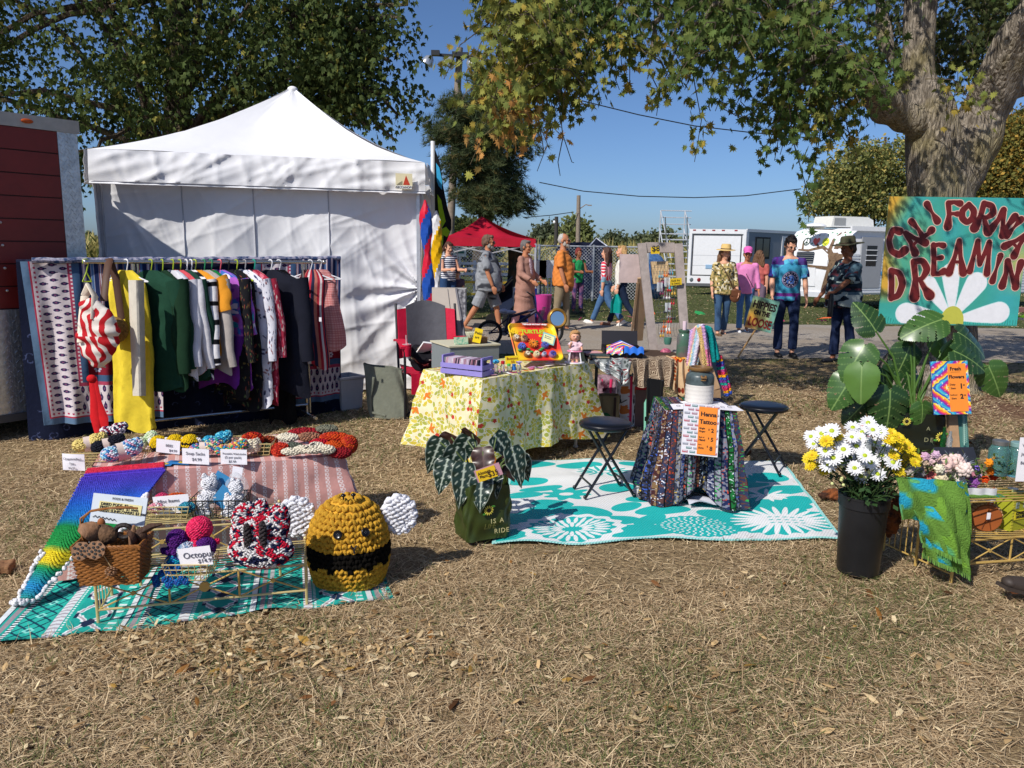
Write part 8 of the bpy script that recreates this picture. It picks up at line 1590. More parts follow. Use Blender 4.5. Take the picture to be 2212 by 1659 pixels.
m=MB();m.add(P_+[p_+V((0,.03,0))for p_ in P_],BXF);SO('bag_lining','grey felt lining panel inside the striped knitted bag','cloth',m,CL('felt_grey','#8a9498'),smooth=0)
#  PLANTS
def colgrid_leaf(name,parent,M,L_,W_,wf,base,vein,nv=6,droop=.3,edge=None,wavy=0,mt=None,mid=True,cup=.1):
 m=MB();nu,nw=16,30
 def f(i,j):s_=(i-.5)*2;w=wf(j)*W_;back=0 if j>.0 else 0;return V((s_*w,L_*j-.0*abs(s_),-droop*L_*j*j+cup*abs(s_)*w-wavy*sin(j*22)*abs(s_)**2*W_))
 def c(i,j):
  s_=abs(i-.5)*2;v_=0
  if s_<.1*(1-j*.5):v_=1
  else:
   q=((j-.16*s_*1.2)*nv)%1
   if q<.085:v_=.8
  if edge and s_>.93:v_=.7
  b_,e_=AR(base),AR(vein);return tuple(b_*(1-v_)+e_*v_)
 m.grid(f,nu,nw,1,1,fcol=c);m.X=None;me=m.mesh(name,mt or LEAFG);me.transform(M);return LK(name,me,parent)
LEAFG=mat('glossy_leaf','#ffffff',.32,attr=True,var=.12,scale=12,spec=.5,trans_w=.12)
def aimM(o,d,roll=0,up=(0,0,1)):
 y=V(d).normalized();z=V(up);z=(z-y*z.dot(y)).normalized();x=y.cross(z);m=Mx((x,y,z)).transposed().to_4x4()@MR(roll,4,'Y');m.translation=V(o);return m
gb_=at(1040,1180);BAGG=mat('green_film','#36421a',.42,var=.2,scale=5,bmp=.25,bscale=9,spec=.4)
def film_bag(name,lab,base,w,d,h,rz,mt,skew=.0):
 t=TG(name,lab,'bag',base,rz)
 def f(i,j):
  th=2*pi*i+.785;sq=lambda c:math.copysign(abs(c)**.35,c);e=(1+.05*sin(j*pi*.8))*(1-.05*j)
  return V((w/2*sq(cos(th))*e+skew*j,d/2*sq(sin(th))*e,h*j+.012+.012*sin(th*3+1)*j))+V((cos(th),sin(th),0))*(.006*sin(th*5+j*7)+.003*sin(th*9-j*11)+.005*sin(j*15+th*2)*(1-j))
 m=MB();m.grid(f,80,30,1,1,thick=.003);PA('bag_film',m,mt,t,ang=80,w=0);m=MB();m.lathe([(0,h*.82),(min(w,d)*.42,h*.82),(min(w,d)*.42,h*.5)],20);PA('potting_soil',m,mat('soil','#2a1c14',.95,bmp=1),t,w=0);return t
pb=film_bag('plant_bag','olive green gift bag with a sunflower and the words is a ride',V((gb_.x,gb_.y+.14,.005)),.26,.2,.3,R(24),BAGG)
Mg=MATW[pb.name];Mfr=Mg@plane_M((-.13,-.122,.0),(1,0,0),(0,.03,1))
YEL=FT('print_yellow','#d8c850')
def sunflower(M,r,parent,flat_=True):
 for k in rn(13):
  a=k*2*pi/13;m=MB();m.X=M@MT((r*.72*cos(a),r*.72*sin(a),0))@MR(a,4,'Z');m.ell((0,0,0),(r*.32,r*.13,.0012),8,4);PA('sunflower_petal',m,YEL,parent)
 m=MB();m.X=M;m.ell((0,0,.001),(r*.42,r*.42,.002),12,4);PA('sunflower_centre',m,FT('centre_dark','#2c1c10'),parent)
 for q_ in(-1,1):m=MB();m.X=M;m.ell((r*.9*q_,r*.7*q_,-.001),(r*.5,r*.22,.001),8,4);PA('sunflower_leaf',m,FT('print_green2','#4a8a30'),parent)
sunflower(Mfr@MT((.115,.185,.008)),.027,pb)
CRMT=FT('print_cream','#c8c08a')
text('bag_lettering','IS A',.036,CRMT,Mfr@MT((.125,.112,.008)),pb,space=1.3);text('bag_lettering','RIDE',.036,CRMT,Mfr@MT((.145,.055,.008)),pb,space=1.2);text('bag_lettering','LIFE',.04,FT('print_olive','#5a5c2a'),Mfr@MT((.085,.085,.007)),pb,shear=.3)
al=TG('alocasia_plant','alocasia plant with dark arrow leaves and white veins in the green bag','plant',Mg.translation+Z(.24))
awf=lambda t:max(.02,(sin(pi*min(1,(t*.92+.08))**.62)**.9)*(1-.15*t))if t<.999 else .01
spots=[(950,965,-.2,.1,-1.3,.27),(985,985,-.1,.02,-1.2,.3),(1010,962,.0,.12,-.9,.26),(1003,1020,-.15,-.08,-1.5,.3),(1043,985,-.02,.05,-1.,.25),(1072,955,.05,.14,-.6,.22),(1108,985,.1,.02,-1.35,.28),(965,1010,-.2,-.05,-1.4,.24),(1040,1045,0,-.1,-1.2,.24),(1090,1000,.05,.1,-1.,.2),(1020,948,.0,.16,-.4,.2),(975,955,-.1,.18,-1.,.2),(1120,1000,.1,.1,-1.2,.2),(1060,1030,.05,-.05,-1.2,.2)]
ro=random.Random(3);cen=Mg.translation+Z(.28)
for k,(u,v,dx_,dy_,tl,L_)in EN(spots):
 L_*=.84;top=ay(u,v-10,cen.y+dy_);dv=V((top.x-cen.x+ro.uniform(-.06,.06),dy_*.8-.1,0));dv=dv.normalized()*.5 if dv.length>0 else V((0,-.5,0));d_=V((dv.x,dv.y,tl)).normalized();dark=k in(4,9,10,11)
 M_l=aimM(top-d_*L_*.12,d_,ro.uniform(-.35,.35),up=(-d_.x*.2+.1,-.9,.5));colgrid_leaf('leaf',al,MATW[al.name].inverted()@M_l,L_,.068,awf,(.012,.03,.02)if not dark else(.05,.022,.016),(.5,.56,.46)if not dark else(.1,.05,.04),6,.1,edge=True,wavy=.1)
 m=MB();b0=cen+V((ro.uniform(-.05,.05),ro.uniform(-.04,.04),-.06));m.tb([b0,b0.lerp(top,.5)+Z(.06),top],[.006,.005,.004],6);PA('stem',m,FT('stem_green','#5a6a3a',.5),al)
CRD('plant_label','striped and yellow label reading Alocasia Plant $35 stuck in the green bag',cen.y-.15,(1025,1017),(1079,998),(1033,1043),[],.02,paper=FT('label_pink','#b88a96'))
t_,Mb,W_,H_=CRD('plant_price','yellow price paper reading Alocasia Plant $35 on the striped label',cen.y-.155,(1029,1018),(1069,1004),(1036,1042),[('Alocasia',.06,.6,1),('Plant',.1,.28,1),('$35',.52,.18,1.8)],.021,paper=FT('note_gold','#d8b21c'),ink=FT('ink_brown','#3a2210'),bold=.0003)
#  bucket of daisies
bq=at(1852,1232);bk2=TG('flower_bucket','tall black plastic bucket on the dry grass holding the daisies','bucket',bq);BKM=mat('bucket_black','#1c1d20',.42,var=.3,scale=6,spec=.4)
m=MB();m.lathe([(0,.002),(.095,.002),(.098,.008),(.112,.36),(.116,.385),(.121,.385),(.121,.395),(.112,.395),(.104,.36),(.09,.02),(0,.02)],40);m2=[0];PA('bucket_wall',m,BKM,bk2,w=0);m=MB();m.lathe([(.1115,.335),(.117,.338),(.118,.384)],40);PA('rim_band',m,BKM,bk2,w=0)
bo=TG('daisy_bouquet','big bunch of white and yellow daisies standing in the black bucket','flowers',bq+Z(.37))
def petal_mesh(name,n,r,w,layers,col,cup=.2,seed=0):
 m=MB();q=random.Random(seed);m.col=col
 for l in rn(layers):
  for k in rn(n):
   a=2*pi*(k+.5*l)/n+q.uniform(-.07,.07);rl=r*(1-.16*l)*q.uniform(.88,1.05);h0,h1=.003*l,rl*(cup+.22*l)+q.uniform(-.004,.004);ca,sa=cos(a),sin(a);P2=lambda x,y,z:(x*ca-y*sa,x*sa+y*ca,z)
   g_=q.uniform(.86,1.);m.col=tuple(c*g_ for c in col);m.add([P2(r*.12,-w*.35,h0),P2(r*.12,w*.35,h0),P2(rl*.6,w*.6,h1*.8),P2(rl*.6,-w*.6,h1*.8),P2(rl,w*.18,h1),P2(rl,-w*.18,h1),P2(rl*.6,0,h1*.8+.002)],[(0,1,2,6,3),(3,6,2,4,5)])
 return m
PETM=mat('petal_tissue','#ffffff',.6,attr=True,var=.03,trans_w=.25)
WPET=[petal_mesh('petals',17,.042,.0095,2,(.86,.86,.88),.16,s).mesh('petals',PETM)for s in(1,2,3)];YPET=[petal_mesh('petals',15,.033,.009,4,(.86,.66,.02),.25,s).mesh('petals',PETM)for s in(4,5)]
m=MB();m.ell((0,0,.006),(.011,.011,.007),12,6);CENT=m.mesh('flower_centre',FT('centre_lime','#a8b820'));m=MB();m.ell((0,0,.008),(.007,.007,.006),8,5);CENTY=m.mesh('flower_centre',FT('centre_gold','#b88a10'))
rf=random.Random(12);bc=bq+Z(.39);STEMG=FT('stem_dark','#2f4420',.6);stems=MB();leaves_m=MB()
def flower_at(pos,kind,nrm):
 r_=TG('flower','','',pos);del r_['label'],r_['category'];r_.parent=bo
 y=V(nrm).normalized();x=y.cross(V((.3,.2,1))).normalized();z=y;Mf=Mx((x,z.cross(x),z)).transposed().to_4x4();Mf.translation=V(pos)-MATW[bo.name].translation;r_.matrix_world=Mx.Identity(4);r_.matrix_local=Mf@MR(rf.uniform(0,6),4,'Z')@Mx.Scale(rf.uniform(.88,1.12),4)
 for me in((WPET[rf.randrange(3)],CENT)if kind=='w' else(YPET[rf.randrange(2)],CENTY)):o=bpy.data.objects.new(me.name,me);COL.objects.link(o);o.parent=r_
WF=[(1775,938),(1797,932),(1752,944),(1812,950),(1840,945),(1862,935),(1885,930),(1850,965),(1822,972),(1890,958),(1908,965),(1925,975),(1868,985),(1836,990),(1800,990),(1783,975),(1770,985),(1790,1004),(1846,1012),(1905,985),(1928,1000),(1880,1000),(1860,1030),(1895,1025),(1910,945),(1875,915),(1842,925),(1820,1000),(1894,1058),(1758,960),(1855,950),(1900,935)]
YF=[(1755,985),(1762,998),(1775,1005),(1752,1008),(1766,972),(1785,955),(1808,945),(1783,1018),(1748,992),(1795,962),(1925,938),(1940,948),(1952,958),(1962,970),(1970,985),(1945,972),(1932,960),(1958,992),(1975,1000),(1948,1005),(1930,985),(1965,1012),(1938,1018),(1980,990),(1955,1025),(1918,950)]
for kind,L_ in(('w',WF),('y',YF)):
 for(u,v)in L_:
  y=bq.y+rf.uniform(-.13,.1)-(.04 if kind=='w' and v>980 else 0);pos=ay(u,v,y);nr=(pos-(bc+Z(-.05))).normalized()*.6+V((-.15,-.62,.32));flower_at(pos,kind,nr)
  a=bc+V((rf.uniform(-.06,.06),rf.uniform(-.06,.06),-.02));stems.tb([a,a.lerp(pos,.5)+Z(.01),pos-V(nr).normalized()*.004],[.003,.0025,.002],5)
  for _ in rn(4):t_=rf.uniform(.1,.85);q=a.lerp(pos,t_);ang=rf.uniform(0,6.28);e=q+V((cos(ang)*.045,sin(ang)*.045,rf.uniform(-.01,.03)));s_=V((-sin(ang),cos(ang),0))*.009;leaves_m.add([q,q.lerp(e,.5)+s_,e,q.lerp(e,.5)-s_],[(0,1,2,3)])
for _ in rn(60):a=bc+V((rf.uniform(-.09,.09),rf.uniform(-.09,.05),-.01));d_=V((rf.uniform(-.13,.15),rf.uniform(-.12,.05),rf.uniform(.05,.25)));stems.tb([a,a+d_*.6+Z(.02),a+d_],[.0028,.0024,.002],4)
for _ in rn(150):q=bc+V((rf.gauss(0,.06),rf.gauss(-.02,.06),rf.uniform(-.005,.08)));ang=rf.uniform(0,6.28);e=q+V((cos(ang)*.05,sin(ang)*.05,rf.uniform(-.03,.02)));s_=V((-sin(ang),cos(ang),.2))*.012;leaves_m.add([q,q.lerp(e,.5)+s_,e,q.lerp(e,.5)-s_],[(0,1,2,3)])
PA('stems',stems,STEMG,bo,kind='stuff');PA('foliage',leaves_m,mat('daisy_leaf','#34502a',.6,trans_w=.2),bo,smooth=0,kind='stuff')
for k in rn(9):pos=ay(rf.uniform(1790,1900),rf.uniform(1005,1055),bq.y-.1);m=MB();m.ell(pos,.008,8,6);PA('flower_bud',m,FT('bud_green','#c8cc8a'),bo)
m=MB();q=at(1790,1080);m.ell(q+Z(.03),(.07,.04,.03));m.ell(q+V((.05,.02,.05)),(.06,.04,.02));me=FU(m,'driftwood',mat('rust_wood','#8a4c22',.9,two='#3a2012',scale=18,bmp=.8),.006,2,WRK(.006,80,2));tag(LK('driftwood',me),'rusty brown piece of bark left of the black bucket','bark')
m=MB();q=ay(1925,1110,bq.y+.18);m.ell(q,(.05,.04,.13));me=FU(m,'bark_slab',mat('rust_wood','#8a4c22'),.006,2,WRK(.008,80,5));tag(LK('bark_slab',me),'rough brown bark slab between the bucket and the gold shelf','bark')
#  monstera
mq=at(1980,1010);mp_=film_bag('plant_bag','dark olive gift bag with sunflowers holding the big split leaf plant',V((mq.x,mq.y+.15,.005)),.42,.3,.38,R(-6),mat('dark_film','#191c10',.4,bmp=.4,bscale=9));Mg2=MATW[mp_.name];Mf2=Mg2@plane_M((-.2,-.178,0),(1,0,0),(0,.02,1))
sunflower(Mf2@MT((.1,.345,.012)),.03,mp_);sunflower(Mf2@MT((.345,.24,.012)),.036,mp_);text('bag_lettering','A',.04,FT('print_cream2','#8a8a68'),Mf2@MT((.24,.285,.012)),mp_);text('bag_lettering','DE',.045,FT('print_cream2','#8a8a68'),Mf2@MT((.23,.2,.012)),mp_,space=1.4)
ms_=TG('monstera_plant','big split leaf plant with glossy green leaves in the dark bag','plant',Mg2.translation+Z(.3))
def monstera_leaf(M,S_,col,young=False,seed=0):
 q=random.Random(seed);m=MB();N_=44;idx={};vs=[];cols=[];fs=[]
 def inside(x,y):
  t=(y+.12)/1.12
  if t<0 or t>1:return False
  w=.5*sin(pi*min(1,t**.72))**.55*(1-.25*t)if t<.97 else .05
  if abs(x)>w:return False
  if y<.0 and abs(x)<.07*(1-(y+.12)/.12)+.015:return False
  if not young:
   for k in rn(4):
    y0=.2+.17*k+.02*sin(seed+k);a=abs(x);yl=y0+a*.42
    if(seed+k)%3!=2 and a>.22+.03*k and abs(y-yl)<.008+.022*(a-.2)*3:return False
   for k in rn(2):
    if(seed+k)%2 and((abs(x)-.12)/.028)**2+((y-.4-.2*k-(abs(x)-.12)*.5)/.016)**2<1:return False
  return True
 def P3(x,y):return V((x*S_,y*S_,S_*(-.3*y*y-.32*abs(x)**1.6+.05*sin(y*9)*abs(x)+.06*abs(sin(x*0)))))
 for j in rn(N_):
  for i in rn(N_):
   x,y=-.55+1.1*(i+.5)/N_,-.14+1.16*(j+.5)/N_
   if inside(x,y):
    f=[]
    for a,b in((i,j),(i+1,j),(i+1,j+1),(i,j+1)):
     if(a,b)not in idx:
      X_,Y_=-.55+1.1*a/N_,-.14+1.16*b/N_;idx[(a,b)]=len(vs);vs.append(P3(X_,Y_));s_=abs(X_);v_=1 if s_<.018 else(.45 if(((Y_-s_*.45)*5.9)%1)<.1 and not young else 0);cols.append(tuple(AR(col)*(1-v_)+AR((.22,.34,.1))*v_))
     f.append(idx[(a,b)])
    fs.append(tuple(f))
 m.add(vs,fs,[(0,0)]*len(vs),cols);me=m.mesh('leaf',LEAFG,ang=180);me.transform(MATW[ms_.name].inverted()@M);return LK('leaf',me,ms_)
base=Mg2.translation+Z(.34);DG,MG,LG=(.022,.06,.016),(.045,.11,.022),(.1,.2,.04)
ML=[(1923,842,-.1,.34,DG,(0,-.25,-1),(0,-1,.25)),(1868,745,-.05,.3,MG,(-.5,-.2,-.75),(-.3,-.75,.6)),(1842,812,-.05,.28,MG,(-.6,-.2,-.9),(-.4,-.9,.3)),(1862,790,-.12,.27,LG,(-.1,-.3,-1),(-.5,-.85,.3)),(1892,715,.08,.26,DG,(-.35,.1,.55),(-.2,-.8,.5)),(1965,748,.1,.26,DG,(-.3,-.2,-.8),(0,-.9,.4)),(2035,690,.0,.3,MG,(-.85,-.1,-.25),(0,-.7,.75)),(2070,718,.06,.3,DG,(.85,-.1,-.45),(.1,-.7,.7)),(2060,758,-.05,.28,DG,(.9,-.2,-.35),(0,-.75,.6)),(1872,865,.02,.24,DG,(-.6,-.1,-.7),(-.1,-.9,.3)),(1992,872,-.1,.2,MG,(.1,-.2,-1),(.1,-1,.2)),(2135,790,-.02,.26,MG,(.45,-.2,-.9),(-.35,-.8,.4)),(2018,730,.1,.22,LG,(.6,-.2,-.6),(.2,-.8,.4)),(2045,775,.05,.16,LG,(.3,-.2,.8),(0,-1,.2)),(1905,795,.05,.24,DG,(.2,-.3,-1),(.2,-.9,.3)),(1950,790,.12,.24,DG,(.5,-.2,-.6),(.2,-.9,.4)),(1925,880,.05,.24,DG,(-.3,-.2,-.9),(0,-1,.2)),(1975,705,.12,.2,DG,(-.1,.1,-.7),(0,-.9,.4))]
for k,(u,v,dy_,S_,col,d_,up_)in EN(ML):
 o_=ay(u,v,base.y+dy_-.05);Ml_=aimM(o_,d_,0,up_);monstera_leaf(Ml_,S_,col,k in(12,13,3),k);m=MB();mid=base.lerp(o_,.55)+Z(.1);m.tb([base+V((ro.uniform(-.06,.06),ro.uniform(-.05,.05),-.05)),mid,o_],[.01,.008,.006],7);PA('stem',m,FT('monstera_stem','#4a6a2c',.45),ms_)
q=at(1860,1008);m=MB();m.lathe([(0,0),(.05,0),(.062,.05),(.066,.11),(.06,.2),(.048,.235)],24,q);t=TG('ceramic_vase','pink and grey ceramic vase half hidden behind the daisies','vase',q);PA('lower_body',m,FT('vase_grey','#9aa0a0',.4),t);m=MB();m.lathe([(.048,.235),(.05,.26),(.034,.3),(.024,.315),(.03,.335),(.036,.345),(.028,.345),(.018,.315)],24,q);PA('pink_neck',m,FT('vase_pink','#c89a9a',.4),t)
#  fresh flowers sign
def tiedeco(Mb,W_,H_,bd):pass
p=Paint(.3,.45,500,'#3a7ab8');X,Y=p.x,p.y;d_=np.abs(X-.08)+.0;ph_=(np.abs(Y-.225)*1.-X*.8+.02*VN(X,Y,40,3));s_=(ph_*9)%1
for a,c in((0,'#2a5aa8'),(.14,'#e8c83a'),(.28,'#e87a2a'),(.42,'#c82a6a'),(.56,'#7a2a98'),(.7,'#2a8ac8'),(.84,'#48b8c0')):p.m((s_>=a)&(s_<a+.14),c)
p.m(VN(X,Y,60,9)>.78,'#e8dcc8',.7)
TDB=mat('tie_dye_board','#ffffff',.6,image=p.img('tie_dye_board'),ims=(.3,.45));yy=mq.y-.02
def td2(Mb,W_,H_,bd):
 m=MB(Mb);m.add([(0,0,.001),(W_,0,.001),(W_,H_,.001),(0,H_,.001)],[(0,1,2,3)],[(0,0),(.3,0),(.3,.45),(0,.45)]);PA('tie_dye_print',m,TDB,bd,smooth=0)
t,Mb,W_,H_=signboard('flower_sign','tie dye sign with orange paper reading Fresh Flowers in front of the monstera',yy,(2012,781),(2092,779),(2018,896),yy-.1,FT('board_blue','#2a4a8a'),td2,(.44,.05,.93,.95),[('Fresh',.5,.82,.036,.0012),('Flowers',.46,.67,.034,.0012),('Daisy',.47,.54,.018,.0004),('Stem',.49,.47,.018,.0004),('1',.73,.48,.05,.002),('00',.82,.53,.014,.0004),('Sunflower',.465,.35,.0125,.0003),('Stem',.49,.28,.018,.0004),('2',.73,.29,.046,.002),('00',.83,.34,.014,.0004)])
m=MB(Mb);m.box((W_*.64,H_*.79,.0055),(W_*.25,.0012,.0006));PA('underline',m,INK,t)
m=MB();P_=[ay(2050,893,yy+.02),ay(2068,893,yy+.02),ay(2074,968,yy-.1),ay(2053,968,yy-.1)];m.add(P_+[p_+V((0,.04,0))for p_ in P_],BXF);SO('wooden_post','short wooden post under the fresh flowers sign','post',m,PINE,smooth=0)
m=MB();P_=[ay(2068,893,yy+.03),ay(2089,893,yy+.03),ay(2093,968,yy-.08),ay(2075,968,yy-.08)];m.add(P_+[p_+V((0,.06,0))for p_ in P_],BXF);tb2=TG('painted_box','narrow teal box painted with a pale pine twig beside the wooden post','box',P_[3]);PA('box_body',m,FT('box_teal','#3f6f68'),tb2,smooth=0)
m=MB();a,b=ay(2082,898,yy-.0),ay(2083,962,yy-.11);m.tb([a,b],.003,5)
for i in rn(15):q_=a.lerp(b,i/15);[m.tb([q_,q_+V((.018*s2_,-.003,.016))],.0014,3)for s2_ in(-1,1)]
PA('twig_print',m,FT('twig_pale','#9ac0b0'),tb2)
for u,v,h_,c,lab in((2036,965,.14,'#1a6a34','slim green glass bottle in front of the dark plant bag'),(2050,965,.11,'#c8ccd0','small clear glass bottle right of the green one')):
 q=ay(u,v,mq.y-.25);m=MB();m.lathe([(0,0),(.018,0),(.019,h_*.5),(.01,h_*.72),(.01,h_),(.007,h_),(.007,h_*.7)],14,q);SO('glass_bottle',lab,'bottle',m,mat('glass'+c,c,.08,trans=.7,var=.02))
#  painted board on the big maple
yb=TY-.62;A_,B_,C_=ay(1917,424,yb),ay(2216,428,yb-.02),ay(1897,700,yb-.03);xd=B_-A_;zd=A_-C_
HB=zd.length;Mb=plane_M(C_,xd,zd)
def uvb(u,v):
 dr=ray(u,v);n_=V(Mb.col[2][:3]);o=Z(CAM_H);t=(C_-o).dot(n_)/dr.dot(n_);q=Mb.inverted()@(o+dr*t);return q.x,q.y
UB=lambda zx,zy:uvb(1840.4+zx*.224,389.3+zy*.224)
WB=uvb(2206,620)[0];ks=WB/308*.224
p=Paint(WB,HB,420,'#3a9a8c');X,Y=p.x,p.y;n1=VN(X,Y,3.2,3);p.m(np.clip(n1*1.5-.5,0,1)*.8,'#3aa0a8');p.m(np.clip(1.25-X*5.5+.5*np.sin(Y*5+.5),0,1)*np.clip((Y-.2)*6,0,1),'#cda03a');p.m(np.clip(1.1-np.abs(X-.32)*4,0,1)*np.clip(1-np.abs(Y-.8)*2.2,0,1)*.55,'#8ab060');p.m(np.clip((X-WB+.3)*4,0,1)*np.clip(1-np.abs(Y-.62)*3,0,1)*.9,'#c8b058');p.m(np.clip(.9-Y*5,0,1)*.6,'#3ab8a8')
p.m((np.sin(X*260+VN(X,Y,20,2)*6)>.7)&(Y<.05+.04*VN(X,Y,40,5)),'#2a7a70')
cx0,cy0=UB(965,1340)
for tx_,ty_,w in((420,1270,118),(690,940,92),(950,800,100),(1260,900,118),(1520,1260,120)):
 tx_,ty_=UB(tx_,ty_);w*=ks
 for col,g_ in(('#b8d8d8',.007),('#dfe0e4',0)):
  for k in rn(30):t=.1+.9*k/29;rr_=(w*sin(min(1,t*.6+.02)*pi*.52))*(1 if t<.8 else 1);L2=hyp(tx_-cx0,ty_-cy0);tt_=t*(1-w*.9/L2);p.ell(cx0+(tx_-cx0)*tt_,cy0+(ty_-cy0)*tt_,max(.008,rr_)+g_,max(.008,rr_)+g_,col)
p.ell(cx0,cy0-.02,.115,.15,'#b8b84a');p.m((Y<.012),'#3a8a80')
PB=mat('painted_board','#ffffff',.55,image=p.img('painted_board'),ims=(WB,HB),bmp=.15,bscale=90,var=.06)
bd_=TG('painted_board','large teal and yellow painted board reading CALIFORNIA DREAMIN fixed to the maple trunk','sign board',C_)
m=MB(Mb);m.add([(0,0,0),(WB,0,0),(WB,HB,0),(0,HB,0),(0,0,-.014),(WB,0,-.014),(WB,HB,-.014),(0,HB,-.014)],BXG,[(0,0),(WB,0),(WB,HB),(0,HB)]*2);PA('board',m,PB,bd_,smooth=0)
MAR,PNK=FT('letter_maroon','#6a1c1c',.5,two='#551416',scale=3),FT('letter_pink','#d8b0a0',.6)
def psy(strokes,cx,cy,w,h,rot,zoff=0):
 for k,(grow,mt_,z)in EN(((.008,PNK,.0012),(0,MAR,.0028))):
  m=MB();m.X=Mb@MT((cx,cy,z+zoff+.0000))@MR(rot,4,'Z');
  for si,st in EN(strokes):
   P_=[V(((x-.5)*w,(y-.5)*h,.00015*si))for x,y,_ in st];rr_=[max(.014,r_*w*.5)+grow for _,_,r_ in st]
   Q,RR_=[],[]
   for i in rn(len(P_)-1):
    for k_ in rn(5):t=k_/5;Q.append(P_[i].lerp(P_[i+1],t));ts=t*t*(3-2*t);RR_.append(rr_[i]*(1-ts)+rr_[i+1]*ts)
   Q.append(P_[-1]);RR_.append(rr_[-1])
   if len(Q)>11:
    for _ in rn(2):Q=[Q[0]]+[(Q[i-1]+Q[i]*2+Q[i+1])/4 for i in rn(1,len(Q)-1)]+[Q[-1]]
   for i in rn(len(Q)):
    a,b=Q[max(i-1,0)],Q[min(i+1,len(Q)-1)];dd_=(b-a).normalized();nv=V((-dd_.y,dd_.x,0))
    if i<len(Q)-1:a2,b2=Q[i],Q[i+1];d2=(b2-a2);nv2=V((-d2.y,d2.x,0)).normalized()if d2.length>1e-6 else nv;m.add([a2+nv*RR_[i],a2-nv*RR_[i],b2-nv2*RR_[i+1],b2+nv2*RR_[i+1]],[(0,1,2,3)])
    m.add([Q[i]+V((cos(c_*pi/8),sin(c_*pi/8),0))*RR_[i]+Z(.00001*i)for c_ in rn(16)],[tuple(rn(16))])
  PA('letter' if k else 'letter_outline',m,mt_,bd_,smooth=0)
G={'C':[[(.86,.8,.4),(.55,.93,.3),(.2,.62,.28),(.22,.28,.3),(.58,.1,.36),(.9,.2,.44)]],'A':[[(.14,.08,.4),(.36,.5,.22),(.5,.9,.26)],[(.86,.08,.4),(.64,.5,.22),(.5,.9,.26)],[(.36,.36,.16),(.64,.36,.16)]],'L':[[(.22,.92,.38),(.3,.5,.2),(.26,.12,.34)],[(.26,.14,.3),(.6,.12,.24),(.88,.16,.44)]],'I':[[(.5,.9,.6),(.5,.5,.24),(.5,.1,.66)]],'F':[[(.24,.1,.44),(.3,.5,.26),(.24,.88,.3)],[(.24,.88,.28),(.55,.9,.22),(.88,.84,.36)],[(.3,.52,.2),(.55,.52,.18),(.76,.5,.3)]],'O':[[(.5,.88,.28),(.18,.62,.34),(.2,.32,.36),(.5,.12,.3),(.8,.32,.36),(.82,.62,.34),(.5,.88,.28)]],'R':[[(.2,.08,.42),(.28,.5,.24),(.24,.9,.26)],[(.24,.9,.24),(.62,.9,.26),(.8,.68,.3),(.55,.48,.2),(.3,.48,.18)],[(.45,.48,.18),(.62,.28,.22),(.84,.08,.42)]],'N':[[(.16,.08,.38),(.22,.5,.24),(.18,.9,.32)],[(.2,.88,.28),(.5,.5,.22),(.8,.14,.3)],[(.82,.1,.36),(.78,.5,.24),(.84,.9,.38)]],'D':[[(.2,.88,.3),(.24,.5,.3),(.24,.1,.3)],[(.22,.88,.26),(.62,.8,.32),(.82,.5,.36),(.62,.18,.34),(.24,.1,.28)]],'E':[[(.24,.9,.3),(.28,.5,.28),(.26,.12,.32)],[(.26,.88,.26),(.55,.9,.24),(.8,.86,.34)],[(.3,.52,.2),(.7,.54,.28)],[(.28,.12,.28),(.55,.1,.26),(.84,.16,.4)]],'M':[[(.1,.1,.3),(.16,.5,.2),(.24,.9,.24)],[(.24,.9,.22),(.36,.6,.2),(.5,.3,.22)],[(.5,.3,.22),(.64,.6,.2),(.76,.9,.24)],[(.76,.9,.24),(.84,.5,.2),(.9,.08,.32)]]}
for c,zx,zy,w_,h_,ro_ in(('C',415,605,190,320,18),('A',585,580,190,260,48),('L',668,452,170,250,38),('I',772,312,110,250,36),('F',972,328,180,290,4),('O',1117,322,180,235,0),('R',1285,355,220,300,-14),('N',1455,410,200,260,-28),('I',1560,455,110,250,-38),('A',1600,600,190,270,-42),('D',430,1000,190,355,3),('R',662,945,235,430,8),('E',828,762,175,360,5),('A',1018,735,195,380,0),('M',1243,738,215,370,-4),('I',1392,850,100,320,-12),('N',1538,905,200,300,-6)):q=UB(zx,zy);psy(G[c],q[0],q[1],w_*ks,h_*ks,R(ro_))
m=MB();
for x in(.45,.85):m.X=Mb;m.box((x,HB/2,-.03),(.06,HB*.9,.03))
PA('rear_batten',m,PINE,bd_,smooth=0)
m=MB(Mb);m.box((.66,HB*.7,-.16),(.08,.08,.26));m.box((.66,HB*.3,-.16),(.08,.08,.26));PA('bracket',m,PINE,bd_,smooth=0)
PRS('person behind the painted board with maroon patterned trousers showing below it',at(1992,756),1.66,R(10),CL('plum_top','#5a2a4a'),CL('maroon_print','#5a2020',two='#1a1218',scale=16),'#3a2a22','tan',1.,.05,(2,-2),(3,3),fem=True,shoe='#2a2020')
m=MB();a=at(2075,745);m.tb([V((a.x-.02,a.y,0)),V((a.x+.05,a.y,.75))],.008,5);SO('thin_post','thin red pole standing behind the painted board','pole',m,FT('pole_red','#a83a44'))
q=at(2225,735);t=TG('far_stall','stall with a lime cloth at the far right edge behind the board','stall',q);m=MB();m.box(q+V((.2,0,.4)),(.9,.6,.04));PA('tabletop',m,FT('board_beige','#a79c92'),t);m=MB();m.grid(lambda i,j:q+V((-.25+.9*i,-.31-.02*sin(i*20),.42-.4*j)),16,4,thick=.004);PA('skirt',m,CL('skirt_multi','#c88a8a',two='#4a9ab0',scale=7),t);m=MB();m.grid(lambda i,j:q+V((-.25+.9*i,-.3+.6*j,.425+.25*sin(3*i)*(1-j))),10,6,thick=.004);PA('cloth_top',m,CL('lime_cloth','#8ac02a'),t)
